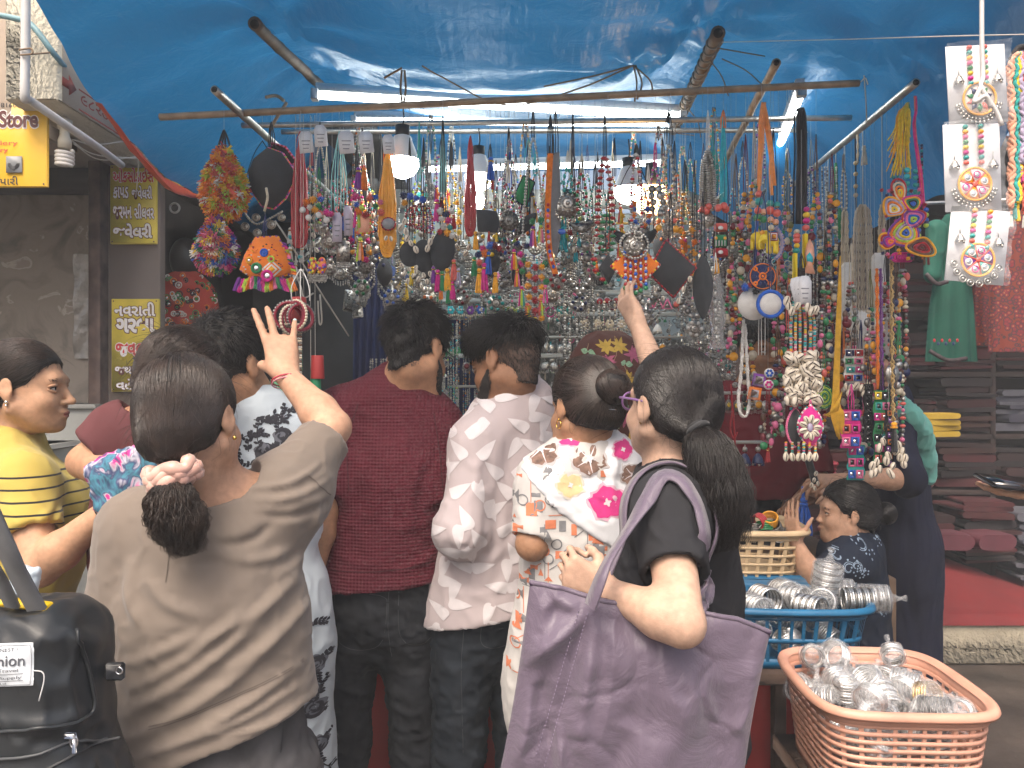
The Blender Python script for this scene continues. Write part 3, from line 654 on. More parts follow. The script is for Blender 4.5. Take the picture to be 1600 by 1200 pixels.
s3=sign(-90,157,73,292,2.70,'amber shop sign at the left edge reading Store',[("Rana's Store",-78,172,60,200,ink_m,ink_w,.03),("81606",2,161,32,168,ink_k,None,.0),("Jewellery",-40,220,28,229,ink_r,None,.0),("Imitation Jewellary",-90,218,27,228,ink_r,None,.01) if False else("Accessory",-50,231,13,240,ink_r,None,.01),("વહેપારી",-22,275,29,289,ink_k,None,.01)],yel2)
b=MB();c=W(22,257,2.695);b.bbox(c,(.028,.002,.029),mat('photo_grey',(.16,.17,.18),.4),.001);k=mat('photo_jewel',(.04,.042,.045),.4,var=(80,.7))
for r in(.012,.016,.020):b.torus(c+V3(0,-.003,.004),r,.0016,k,n=20,k=4,a0=PI,a1=2*PI)
b.sph(c+V3(0,-.003,-.014),(.008,.001,.008),k);b.build('printed_photo',s3)
cfl=thing('spiral_bulb','white spiral bulb hanging unlit under the stucco beam','bulb',W(101,262,2.75));c=W(101,245,2.75)
b=MB();a=np.linspace(0,4*2*PI,130);b.tube(np.stack([c[0]+.026*np.cos(a),c[1]+.026*np.sin(a),c[2]+.022-a/a[-1]*.055],1),.0068,mat('cfl_white',(.78,.76,.72),.35),8);b.build('spiral',cfl)
b=MB();b.lathe([(.0,.03),(.022,.03),(.023,.055),(.020,.065),(.016,.075),(.016,.095),(.022,.10),(.026,.13),(.012,.14),(0,.14)],c,mat('ceramic_cream',(.6,.56,.45),.4),20);b.build('holder',cfl)
cords('shop_wire','white wires sagging under the beam beside the spiral bulb',[[W(112,218,2.8),W(150,226,2.9),W(210,218,3.1)],[W(105,215,2.8),W(150,242,2.95),W(230,248,3.2)],[W(115,225,2.8),W(160,250,3.0),W(240,240,3.25)],[W(212,220,3.1),W(216,260,3.2),W(212,308,3.3)]],.0025,mat('wire_white',(.6,.57,.5),.5),'wire')
b=MB()
for i in range(9):
 z=1.41-i*.165;y0=3.60-i*.235;b.bbox(V3(-2.55,y0-.0,z/2),(.62 if i else.62,.125,z/2),mat('stone_grey',(.33,.34,.32),.7,var=(5,.2),bump=(40,.3,.003)),.006);b.bbox(V3(-2.55,y0-.01,z-.012),(.635,.135,.012),mat('stone_edge',(.33,.33,.31),.6,var=(5,.15)),.004)
for i,v_ in enumerate(b.v):v_[:,0]+=.04 if(i//2)==0 else(-.03*(i//2))
b.one('shop_steps','grey stone steps climbing to the left shop','steps')
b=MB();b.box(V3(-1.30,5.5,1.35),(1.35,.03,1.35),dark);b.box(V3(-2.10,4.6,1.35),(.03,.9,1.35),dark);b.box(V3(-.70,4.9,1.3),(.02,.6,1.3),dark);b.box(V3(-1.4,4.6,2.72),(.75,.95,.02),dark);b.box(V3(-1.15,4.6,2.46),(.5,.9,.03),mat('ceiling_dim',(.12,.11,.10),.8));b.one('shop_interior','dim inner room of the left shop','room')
b=MB();b.bbox(V3(-1.45,5.1,.95),(.3,.25,.55),mat('cabinet_brown',(.09,.07,.05),.6,var=(6,.2)),.006);b.bbox(V3(-1.0,5.2,1.05),(.2,.2,.62),mat('cabinet_dark',(.02,.02,.022),.6),.006);b.one('shop_cabinet','brown cabinet standing in the dim left shop','cabinet')
b=MB();b.torus(W(273,325,3.6),.022,.005,mat('ring_pale',(.4,.4,.38),.4),n=20);b.one('wall_ring','small pale ring mounted inside the left shop','ring')
mq=thing('mannequin','black mannequin wearing a red mirror work blouse in the left shop','mannequin',W(292,640,3.95));s=Sdf();c=W(292,0,3.95);s.ell(W(290,405,3.95),(.075,.09,.11),None,.03);s.cone(W(290,420,3.95),W(290,455,3.95),.045,.05);s.squash([W(290,470,3.95),W(288,600,3.95)],[.12,.11],np.eye(3),(1,.7,1));V,Q=s.mesh(.012);world_mesh('figure',V,[Q],[mat('black_gloss',(.012,.011,.012),.35)],mq)
s=Sdf();s.squash([W(288,462,3.95),W(288,530,3.95),W(290,650,3.95)],[.135,.15,.17],np.eye(3),(1,.8,1),.05);s.cone(W(250,465,3.95),W(240,560,3.9),.06,.07,.06);s.cone(W(318,465,3.95),W(338,560,3.9),.06,.06,.06);s.plane(W(0,640,0.0)*0+V3(0,0,1.4),(0,0,-1));rm=mat('blouse_red',(.38,.035,.02),.8);V,Q=cloth_mesh(s,.010,.006,seed=5);o=world_mesh('blouse',V,[Q],[rm],mq)
bv=BVHTree.FromPolygons([tuple(v) for v in V],[tuple(q) for q in Q]);b=MB();mir=mat('mirror',(.8,.82,.84),.06,1.0);cl=[mat('emb_orange',(.75,.22,.03),.8),mat('emb_black',(.02,.015,.02),.8),mat('emb_green',(.05,.25,.08),.8),mat('emb_white',(.7,.65,.6),.8)]
for i in range(230):
 p=V3(random.uniform(-1.85,-1.45),3.3,random.uniform(1.62,2.05));h=bv.ray_cast(Vector(p),Vector((0,1,0)))
 if h[0] is None:continue
 q=np.array(h[0])+np.array(h[1])*.002;r=random.uniform(.008,.016);b.torus(q,r,.003,random.choice(cl),n=9,k=4);b.sph(q,(r*.55,.002,r*.55),mir if i%2 else random.choice(cl),(6,4))
b.build('mirror_work',o)
# ---- right shop: plinth, red cloth, shelves of folded cloth
conc=mat('plinth_concrete',(.30,.26,.19),.9,var=(7,.2),bump=(45,.9,.012))
b=MB();b.bbox(V3(3.3,4.60,.125),(1.55,.50,.125),conc,.01);b.v[0][:,0]+=.1;b.one('shop_plinth','rough concrete plinth under the right shop','plinth')
b=MB();x=np.linspace(0,1,40);y_=np.linspace(0,1,26);X,YY=np.meshgrid(x,y_,indexing='ij');XX=1.75+X*2.6;Yv=4.07+YY*1.0;slope=lambda x,y:.25*np.clip((3.1-x)/.7,0,1)*np.clip((y-4.15)/.45,0,1);Z=.262+slope(XX,Yv)+.015*np.sin(X*21+YY*9)*YY;edge=YY<.001;Yv=np.where(edge,4.085,Yv);Z=np.where(edge,.215,Z);b.grid(np.stack([XX,Yv,Z],-1)[::-1],mat('cloth_scarlet',(.135,.008,.009),.85,var=(4,.2),bump=(60,.3,.003)));b.one('red_ground_cloth','bright red cloth spread over the plinth of the right shop','cloth')
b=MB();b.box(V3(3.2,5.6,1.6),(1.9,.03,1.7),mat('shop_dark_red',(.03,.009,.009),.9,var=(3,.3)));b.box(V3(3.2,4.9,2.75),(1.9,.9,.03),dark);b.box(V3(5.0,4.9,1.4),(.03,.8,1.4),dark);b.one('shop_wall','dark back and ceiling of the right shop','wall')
b=MB()
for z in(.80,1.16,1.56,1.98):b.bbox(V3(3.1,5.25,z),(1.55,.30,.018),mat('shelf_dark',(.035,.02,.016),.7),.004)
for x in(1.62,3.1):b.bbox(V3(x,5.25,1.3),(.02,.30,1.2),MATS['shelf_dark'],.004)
b.one('cloth_shelves','dark wooden shelves of the right shop','shelves')
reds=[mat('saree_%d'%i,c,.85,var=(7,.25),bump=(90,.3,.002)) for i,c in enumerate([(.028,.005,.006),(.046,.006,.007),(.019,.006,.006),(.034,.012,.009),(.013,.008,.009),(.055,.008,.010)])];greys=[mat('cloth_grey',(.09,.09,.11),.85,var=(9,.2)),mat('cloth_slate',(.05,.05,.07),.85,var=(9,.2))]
pinkm=mat('cloth_pink',(.085,.018,.028),.85,var=(9,.2));yelm=mat('cloth_mustard',(.34,.22,.02),.8,var=(9,.15))
def folded(c,w,d,h,m,label,group):
 s=MB();seg=10;a=np.linspace(-PI/2,PI/2,7);prof=[(w-h+h*math.cos(q)*1.0,h*math.sin(q)) for q in a];P2=prof+[(-x,-z) for x,z in prof];P2=np.array(P2);wob=random.uniform(0,6)
 G=[]
 for k in range(seg+1):
  y=-d+2*d*k/seg;G.append(np.stack([P2[:,0]*(1+.012*math.sin(k+wob)),np.full(len(P2),y),P2[:,1]+.10*h*np.sin(P2[:,0]*30+wob+k*.4)],1))
 G=np.array(G)@rotm(random.uniform(-.16,.16),0,random.uniform(-.03,.03)).T;G=np.concatenate([G,G[:,:1]],1);s.grid(G+np.asarray(c),m);s.add(np.concatenate([G[0,:-1],G[0,:-1].mean(0)[None]])+c,None,[[i,(i+1)%len(P2),len(P2)] for i in range(len(P2))],m)
 return s.one('folded_cloth',label,'cloth',group)
SHL={.80:'lowest shelf',1.16:'second shelf',1.56:'third shelf',1.98:'top shelf'}
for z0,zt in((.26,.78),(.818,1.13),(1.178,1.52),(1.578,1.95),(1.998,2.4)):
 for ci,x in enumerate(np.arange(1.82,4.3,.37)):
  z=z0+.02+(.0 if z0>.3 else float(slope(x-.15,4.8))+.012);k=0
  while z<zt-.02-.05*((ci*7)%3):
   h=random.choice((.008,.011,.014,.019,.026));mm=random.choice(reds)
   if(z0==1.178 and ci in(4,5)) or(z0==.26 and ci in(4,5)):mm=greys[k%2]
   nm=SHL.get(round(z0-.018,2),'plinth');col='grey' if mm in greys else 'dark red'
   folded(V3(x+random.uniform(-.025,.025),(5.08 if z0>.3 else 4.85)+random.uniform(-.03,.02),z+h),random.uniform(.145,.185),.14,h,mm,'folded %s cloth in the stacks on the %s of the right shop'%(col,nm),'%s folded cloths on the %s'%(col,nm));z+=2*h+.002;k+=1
for i in range(4):folded(W(1438,650+i*9,4.3),.17,.10,.015,yelm,'folded mustard cloth in the pile behind the navy woman','mustard folded cloths')
for i,(px,py) in enumerate(((1478,843),(1540,843))):folded(W(px,py,4.55),.12,.1,.045,pinkm,('left' if i==0 else 'right')+' of two pink cloth rolls low in the right shop','pink cloth rolls')
b=MB();b.bbox(V3(1.78,4.62,1.30),(.10,.12,.012),MATS['shelf_dark']);b.one('yellow_pile_board','small board carrying the mustard cloths','board')
# ------------------------------------------------------------------ the people
SKIN={}
def skin(name,col):
 m=mat('skin_'+name,col,.58,var=(16,.12),sss=.10,spec=.32);n,l,bs=nodes_of(m);tc=n.new('ShaderNodeTexCoord');hs=[]
 for sc_,w_ in((520,.5),(130,1.0),(38,1.6)):t=n.new('ShaderNodeTexNoise');t.inputs['Scale'].default_value=sc_;t.inputs['Detail'].default_value=3;l.new(tc.outputs['Object'],t.inputs['Vector']);hs.append(mth(n,l,'MULTIPLY',t.outputs['Fac'],w_))
 u=n.new('ShaderNodeBump');u.inputs['Strength'].default_value=.35;u.inputs['Distance'].default_value=.0012;l.new(mth(n,l,'ADD',mth(n,l,'ADD',hs[0],hs[1]),hs[2]),u.inputs['Height']);l.new(u.outputs[0],bs.inputs['Normal'])
 f=n.new('ShaderNodeTexNoise');f.inputs['Scale'].default_value=75;f.inputs['Detail'].default_value=5;l.new(tc.outputs['Object'],f.inputs['Vector']);mr=n.new('ShaderNodeMapRange');mr.inputs[1].default_value=.3;mr.inputs[2].default_value=.7;mr.inputs[3].default_value=.86;mr.inputs[4].default_value=1.1;l.new(f.outputs['Fac'],mr.inputs[0]);mx=n.new('ShaderNodeMix');mx.data_type='RGBA';mx.blend_type='MULTIPLY';mx.inputs['Factor'].default_value=1;old=bs.inputs['Base Color'].links[0].from_socket;l.new(old,mx.inputs['A']);l.new(mr.outputs[0],mx.inputs['B']);l.new(mx.outputs['Result'],bs.inputs['Base Color'])
 return m
SK_MID=skin('mid',(.40,.215,.125));SK_LIGHT=skin('light',(.50,.29,.19));SK_DARK=skin('dark',(.27,.135,.075));SK_FAIR=skin('fair',(.50,.32,.23))
HAIR=mat('hair_black',(.013,.010,.009),.42,spec=.42,var=(30,.5));HAIRB=mat('hair_brown',(.030,.019,.014),.42,spec=.45,var=(30,.5));HAIRF=mat('hair_flat',(.010,.009,.009),.6,spec=.3)
EYEW=mat('eye_white',(.7,.66,.62),.2);EYED=mat('eye_dark',(.012,.008,.006),.15)
STUB=mat('beard',(.02,.016,.014),.7)
def cloth(name,col,rough=.85,var=(8,.08),weave=900,sheen=.15,b=.25):
 return mat(name,col,rough,var=var,bump=(weave,b,.0006),sheen=sheen if max(col)>.15 else 0,spec=.2)
def build_body(root,sd,m,h,name='body',it=1):
 V,Q=sd.mesh(h);V=relax(V,Q,it,.4);return world_mesh(name,V,[Q],[m],root),(V,Q)
def garment(root,name,sd,m,h,**k):
 V,Q=cloth_mesh(sd,h,**k);o=world_mesh(name,V,[Q],[m] if not isinstance(m,list) else m,root);return o,(V,Q)
def lerp(a,b,t):return np.asarray(a)*(1-t)+np.asarray(b)*t
def torso_body(sd,Nb,Pv,SL,SR,R,w=1.0,d=.68,leg=None):
 sd.squash([lerp(Nb,Pv,.16),lerp(Nb,Pv,.42),lerp(Nb,Pv,.70),lerp(Nb,Pv,1.0)],[.112*w,.132*w,.118*w,.142*w],R,(1,d,1),.05)
 for S in(SL,SR):sd.cone(lerp(Nb,S,.15),S,.048,.044,.06)
def neck(sd,hc,Rh,Nb,r=.052,s=1.0):sd.cone(hc+Rh@(np.array((0,-.022,-.055))*s),np.asarray(Nb)+V3(0,0,-.01),r*s,r*1.12,.025)
def torso_shirt(sd,Nb,Pv,SL,SR,R,hem,w=1.0,d=.72,loose=.014,flare=0,waist=None):
 n=[.16,.42,.70,1.0,1.18];r=[.112,.132,waist or.124,.146,.148+flare]
 sd.squash([lerp(Nb,Pv,t) for t in n],[x*w+loose for x in r],R,(1,d,1),.06)
 for S in(SL,SR):sd.cone(lerp(Nb,S,.05),S,.052+loose*.4,.048+loose*.6,.07)
 sd.plane(*hem)
def sleeve(sd,S,E,t,Wr=None,r0=.060,r1=.058,k=.035,ra=.040):
 """sleeve from the shoulder to t of the upper arm (t>1: on towards the wrist), cut open at its end"""
 S,E=np.asarray(S,float),np.asarray(E,float);g=Sdf()
 if t<=1:e=lerp(S,E,t);ax=(E-S)/np.linalg.norm(E-S);g.cone(S,e+ax*.02,r0,r1,k)
 else:e=lerp(E,Wr,t-1);ax=(np.asarray(Wr)-E)/np.linalg.norm(np.asarray(Wr)-E);sd.cone(S,E,r0,(r0+r1)/2,k);g.cone(E-ax*.005,e+ax*.02,(r0+r1)/2,r1,.02)
 d,u,v=frame(e,e+ax);g.box(e+ax*.10,(.16,.16,.10),np.stack([u,v,d],1),.001,.003,sub=True)
 g.cone(e-ax*.03,e+ax*.05,ra,ra,.004,sub=True)
 sd.G.append((g,k));return e
def legs_garment(sd,Pv,R,hips,knees,ankles,r=(.098,.072,.060),top=None,rh=.142,d=.74):
 sd.squash([Pv+V3(0,0,.15),Pv+V3(0,0,-.03)],[rh*.95,rh],R,(1,d,1),.05)
 for H,K,A in zip(hips,knees,ankles):sd.cone(H,K,r[0],r[1],.035);sd.cone(K,A,r[1],r[2],.02)
 if top is not None:sd.plane(top,(0,0,1))
def collar(s,Nb,hc,h=.042,r=.064,ri=.056):
 ax=np.asarray(hc)-V3(0,0,.05)-Nb;ax=ax/np.linalg.norm(ax);s.cone(Nb,Nb+ax*h,r+.012,r,.05);e=Nb+ax*(h+.004);d,u,v=frame(Nb,e);s.ell(e+ax*.020,(ri+.012,ri+.012,.034),np.stack([u,v,d],1),.005,sub=True)
def seams(o,VQ,lines,Y,m,w=.0016):
 bv=surface_of(VQ);b=MB()
 for ln in lines:
  P=spline([W(x,y,Y)[[0,2]] for x,y in ln],26);V,T=line_tris(P,w);lay_faces(b,bv,np.stack([V[:,0],np.full(len(V),Y),V[:,1]],1),T,m,lift=.0012)
 if b.t:absorb(o,b)
# ---- hair
def scalp(c,R,s=1.0,t=.012,low=-.02,face=.052,up=.052,nape=-.055,vol=(1,1,1)):
 """hair cap over the skull: cleared from the face, the ears and the neck"""
 sd=Sdf();T=lambda*p:c+R@(np.array(p)*s)
 sd.ell(T(0,-.016,.036),(np.array((.074,.094,.083))+t)*s*np.array(vol),R,.02)
 sd.ell(T(0,-.055,-.018),(np.array((.062,.052,.060))+t*.6)*s,R,.03)
 sd.ell(T(0,.075,-.020),np.array((.085,.062,.085))*s,R@rotm(0,.22),.012,sub=True)
 for q in(-1,1):sd.ell(T(q*.088,.012,-.028),np.array((.022,.034,.048))*s,R,.012,sub=True)
 sd.plane(T(0,-.05,nape),R@np.array((0,.35,-1.)))
 return sd
def mens_cap(c,R,s=1.0,t=.012,top=.02,nape=-.062):
 sd=Sdf();T=lambda*q:c+R@(np.array(q)*s)
 sd.ell(T(0,-.016,.034),(np.array((.073,.093,.080))+t*.5)*s,R,.02);sd.ell(T(0,-.006,.036+.078*.45+top*.5),np.array((.070,.090,.052+top*.5))*s,R,.03)
 sd.ell(T(0,.080,-.030),np.array((.090,.060,.085))*s,R@rotm(0,.2),.012,sub=True)
 for q in(-1,1):sd.ell(T(q*.088,.014,-.032),np.array((.026,.036,.050))*s,R,.010,sub=True)
 sd.cone(T(0,-.062,-.01),T(0,-.046,-.068),.046*s,.040*s,.03);sd.plane(T(0,-.06,nape-.018),R@np.array((0,.30,-1.)))
 return sd
def march(sd,P,direct,n,step,lift=0.0,jit=.0):
 """hairs that run over the surface sd: direct(P,i) gives the way they lie"""
 P=np.asarray(P,float).copy();out=[P.copy()]
 for i in range(n):
  N=sd.grad(P).astype(float);D=direct(P,i);D=D-N*(D*N).sum(1,keepdims=True);D/=np.maximum(np.linalg.norm(D,axis=1,keepdims=True),1e-6)
  P=P+(D+N*lift)*step[:,None] if np.ndim(step) else P+(D+N*lift)*step
  if jit:P=P+rng.normal(0,jit,P.shape)
  if lift<.5:dd=sd.eval(P).astype(float);P=P-N*(dd-.0012-lift*.004)[:,None]
  out.append(P.copy())
 return np.stack(out,1)
def pick(V,Q,n):
 i=rng.integers(0,len(Q),n);w=rng.dirichlet((1,1,1,1),n);return(V[Q[i]]*w[:,:,None]).sum(1)
def short_hair(root,c,R,s=1.0,m=HAIR,t=.014,n=2600,length=.030,crown=(0,-.07,.10),fwd=.25,lift=.55,name='hair',cap=None,r=.0007):
 sd=cap or mens_cap(c,R,s,t);V,Q=sd.mesh(.006);Nn=vnormals(V,Q);V=V+Nn*(fbm(V*55,2,3)*.006)[:,None]
 b=MB();b.add(V,Q,None,HAIRF);cw=c+R@(np.array(crown)*s);f=R[:,1];up=R[:,2]
 ok=pick(V,Q,n);h=((ok-c)@up)
 def direct(P,i):
  D=P-cw;D/=np.maximum(np.linalg.norm(D,axis=1,keepdims=True),1e-6);hh=np.clip(((P-c)@up)/(.1*s),-1,1)[:,None]
  return D*.8+f*fwd*np.maximum(hh,0)*2-up*.25+fbm(P*45,2,11)[:,None]*np.array([.5,.4,.3])+rng.normal(0,.25,P.shape)
 L=length*rng.uniform(.5,1.3,n)*np.clip(.45+h/(.11*s),.25,1.1)
 S=march(sd,ok,direct,4,L/4,lift)
 b.strands(S,[r,r,r*.9,r*.7,r*.2],m);return b.build(name,root)
def flow_hair(root,c,R,tie,tail,s=1.0,m=HAIR,t=.012,n=1900,tail_r=(.02,.03,.02),wave=(.006,18),name='hair',cap=None,r=.00045,ntail=900,bun=None,stray=260):
 """hair combed back to a tie; tail: the points it hangs along from there"""
 sd=cap or scalp(c,R,s,t);sd.cone(lerp(c+R@(np.array((0,-.06,0))*s),tie,.45),tie,.045*s,.014,.04)
 V,Q=sd.mesh(.006);b=MB();b.add(V,Q,None,HAIRF);tie=np.asarray(tie,float)
 P0=pick(V,Q,n);off=rng.normal(0,.004,P0.shape)
 def direct(P,i):return tie+off-P+fbm(P*30,2,5)[:,None]*.02*R[:,0]
 L=np.linalg.norm(P0-tie,axis=1)*1.12;S=march(sd,P0,direct,12,np.maximum(L,.03)/12,.0,.0004);b.strands(S,[r*1.4]*12+[r],m)
 Pn=pick(V,Q,stray);D0=rng.normal(0,1,Pn.shape);S=march(sd,Pn,lambda P,i:(tie-P)*4+D0*.3,7,.008,.12,.0008);b.strands(S,r*.6,m);k2=stray//2;Pn=pick(V,Q,k2);D0=rng.normal(0,1,Pn.shape);S=march(sd,Pn,lambda P,i:(tie-P)*5+D0*.5-V3(0,0,.1)*i,6,rng.uniform(.004,.010,k2),.52,.0006);b.strands(S,[r*.6]*5+[r*.3]*2,m)
 if tail is not None:
  C=spline(tail,14);rr=np.interp(np.linspace(0,1,14),np.linspace(0,1,len(tail_r)),tail_r)
  core=Sdf();core.chain(C[::2][:-1] if len(C[::2])>6 else C[::2],rr[::2][:-1]*.45,.02);cv,cq=core.mesh(.006);cv=cv+vnormals(cv,cq)*(fbm(cv*np.array((70,70,14)),2,2)*.005)[:,None];b.add(cv,cq,None,HAIRF)
  a=rng.uniform(0,2*PI,ntail);q=np.sqrt(rng.uniform(.15,1.0,ntail));T=np.gradient(C,axis=0);_,u0,v0=frame(C[0],C[-1])
  ln=rng.uniform(.75,1.04,ntail);tt=np.linspace(0,1,14);ph=rng.uniform(0,2*PI,ntail)
  S=np.zeros((ntail,14,3))
  clump=rng.integers(0,26,ntail);ca=rng.uniform(0,2*PI,26);cph=rng.uniform(0,2*PI,26)
  for k in range(14):
   x=np.clip(tt[k]*ln,0,1);base=np.stack([np.interp(x,tt,C[:,i]) for i in range(3)],1);rad=np.interp(x,tt,rr)
   ang=a+.7*tt[k];wv=wave[0]*tt[k]*np.sin(wave[1]*x+cph[clump]);
   S[:,k]=base+(np.cos(ang)*q*rad+np.cos(ca[clump])*wv*1.2)[:,None]*u0+(np.sin(ang)*q*rad+np.sin(ca[clump])*wv*1.2)[:,None]*v0
  b.strands(S,[r*1.3]*10+[r,r*.8,r*.5,r*.2],m)
 if bun is not None:
  bc,br=bun;bs=Sdf();bs.ell(bc,br,R,.01);bv,bq=bs.mesh(.006);bv=bv+vnormals(bv,bq)*(fbm(bv*70,2,2)*.004)[:,None];b.add(bv,bq,None,HAIRF)
  P0=pick(bv,bq,700);ax=R@np.array((.3,-1,.35));ax/=np.linalg.norm(ax)
  S=march(bs,P0,lambda P,i:np.cross(ax,P-bc)+rng.normal(0,.002,P.shape),8,.009,.04,.0006);b.strands(S,r*1.3,m)
 return b.build(name,root)
def beard(root,c,R,s=1.0,n=1500,m=STUB,sd=None,mous=True,le=.006):
 T=lambda p:c+(np.asarray(p)*s)@R.T
 k=[]
 for _ in range(n):
  q=random.choice((-1,1));u=random.random();k.append((q*(.072-.030*u-.03*max(0,u-.6)),.012+.088*u+random.uniform(-.008,.008),-.030-.055*min(1,u*1.5+.15)+random.uniform(-.020,.020)))
 P=T(k)
 for _ in range(6):d=sd.eval(P).astype(float);P=P-sd.grad(P).astype(float)*(d-.0005)[:,None]
 S=march(sd,P,lambda p,i:np.tile(-R[:,2]+R[:,1]*.3,(len(p),1))+rng.normal(0,.3,p.shape),2,le/2,.35);b=MB();b.strands(S,[.0008,.0007,.0003],m);return b.build('beard',root)
def absorb(o,mb):
 """the printed pattern becomes part of the garment's own mesh"""
 me=o.data;n=len(me.vertices);V=np.zeros(n*3,np.float32);me.vertices.foreach_get('co',V);V=V.reshape(-1,3);k=len(me.polygons);Q=np.zeros(k*4,np.int32);me.loops.foreach_get('vertex_index',Q);nm=len(me.materials);mats=list(me.materials)+mb.m
 P=np.concatenate(mb.v)-np.array(root_of(o).location);T=np.concatenate(mb.t)+n;o.data=make_mesh(me.name,np.concatenate([V,P]),[Q.reshape(-1,4),T],mats,np.concatenate([np.zeros(k,int),np.concatenate(mb.tm)+nm]));bpy.data.meshes.remove(me)
# ---- patterns sewn or printed on a garment, laid on its surface
def surface_of(VQ):return BVHTree.FromPolygons([tuple(v) for v in VQ[0]],[tuple(q) for q in VQ[1]])
def lay(bvh,P,d=(0,1,0),back=.6,lift=.0012):
 d=Vector(d).normalized();out=[];ok=[]
 for p in P:
  h=bvh.ray_cast(Vector(p)-d*back,d,back+.5)
  if h[0] is None:out.append(p);ok.append(False)
  else:out.append(tuple(h[0]+h[1].normalized()*(lift if h[1].dot(d)<0 else-lift)));ok.append(abs(h[1].dot(d))>.12)
 return np.array(out),np.array(ok)
def lay_faces(mb,bvh,P,T,m,d=(0,1,0),lift=.0012):
 L,ok=lay(bvh,P,d,lift=lift);T=np.asarray(T);T=T[ok[T].all(1)]
 if len(T):e=np.max([np.linalg.norm(L[T[:,a]]-L[T[:,b]],axis=1) for a,b in((0,1),(1,2),(2,0))],0);T=T[e<.05]
 if len(T):mb.add(L,None,T,m)
def disc_tris(poly,rings=9):
 P=np.asarray(poly,float);c=P.mean(0);n=len(P);V=[c[None]]+[c+(P-c)*(k+1)/rings for k in range(rings)];T=[]
 i=np.arange(n);j=(i+1)%n
 T.append(np.stack([np.zeros(n,int),1+i,1+j],1))
 for k in range(rings-1):a=1+k*n;T+=[np.stack([a+i,a+n+i,a+n+j],1),np.stack([a+i,a+n+j,a+j],1)]
 return np.concatenate(V),np.concatenate(T)
def line_tris(pts,w):
 P=np.asarray(pts,float);T=np.gradient(P,axis=0);T/=np.maximum(np.linalg.norm(T,axis=1,keepdims=True),1e-9);N=np.stack([-T[:,1],T[:,0]],1);w=np.broadcast_to(np.asarray(w,float),(len(P),))[:,None]
 V=np.concatenate([P-N*w/2,P+N*w/2]);n=len(P);i=np.arange(n-1)
 return V,np.concatenate([np.stack([i,i+1,i+n],1),np.stack([i+1,i+n+1,i+n],1)])
W0=W
SK_WARM=skin('warm',(.47,.27,.165))
def foot_pts(Pv,R,w=.085,kz=.48,sp=.10):
 H=[Pv+R@np.array((q*w,0,-.04)) for q in(-1,1)]
 K=[np.array([h[0],h[1],kz])+R@np.array((q*.01,.015,0)) for q,h in zip((-1,1),H)]
 A=[np.array([h[0],h[1],.085])+R@np.array((q*(sp-w),-.01,0)) for q,h in zip((-1,1),H)]
 return H,K,A
def finish_legs(sd,Pv,R,r=(.085,.056,.038),**k):
 H,K,A=foot_pts(Pv,R,**k)
 for h,kk,a in zip(H,K,A):leg_prims(sd,h,kk,a,R[:,1],r)
 return H,K,A
SHOE=mat('shoe',(.05,.045,.04),.6,var=(20,.3));SHOEB=mat('shoe_tan',(.18,.11,.06),.6,var=(20,.3))
def shoes(root,A,R,m=SHOE):
 b=MB()
 sd=Sdf()
 for a in A:
  f=R[:,1];sd.cone(a-f*.045-V3(0,0,.045),a+f*.135-V3(0,0,.052),.041,.034,.03);sd.cone(a-f*.03,a-f*.03-V3(0,0,.05),.040,.042,.02)
 sd.plane((0,0,.004),(0,0,-1));V,Q=sd.mesh(.008);return world_mesh('shoes',V,[Q],[m],root)
DENIM=cloth('denim_black',(.018,.020,.024),.8,(14,.35),700);JEANB=cloth('denim_blue_black',(.016,.021,.028),.8,(14,.35),700);JEANG=cloth('denim_grey',(.075,.072,.075),.8,(16,.3),700)
def trouser(root,Pv,R,HKA,m,top,name='trousers',r=(.100,.074,.058),rh=.148,seed=3,h=.009,segs=()):
 sd=Sdf();legs_garment(sd,Pv,R,*HKA,r=r,top=top,rh=rh)
 return garment(root,name,sd,m,h,amp=.006,scale=(16,16,26),seed=seed,segs=segs)
def stitch(root,mb,name):return mb.build(name,root)
def fingernails(root,tips,m,k=(0,1,2,3),s=1.0):
 b=MB()
 for i in k:
  p,v,n,r=tips[i];sd=np.cross(v,n);b.sph(p-n*r*.62+v*r*.1,(r*.72,r*.95,r*.42),m,(10,7),np.stack([sd,v,n],1))
 return b.build('fingernails',root)
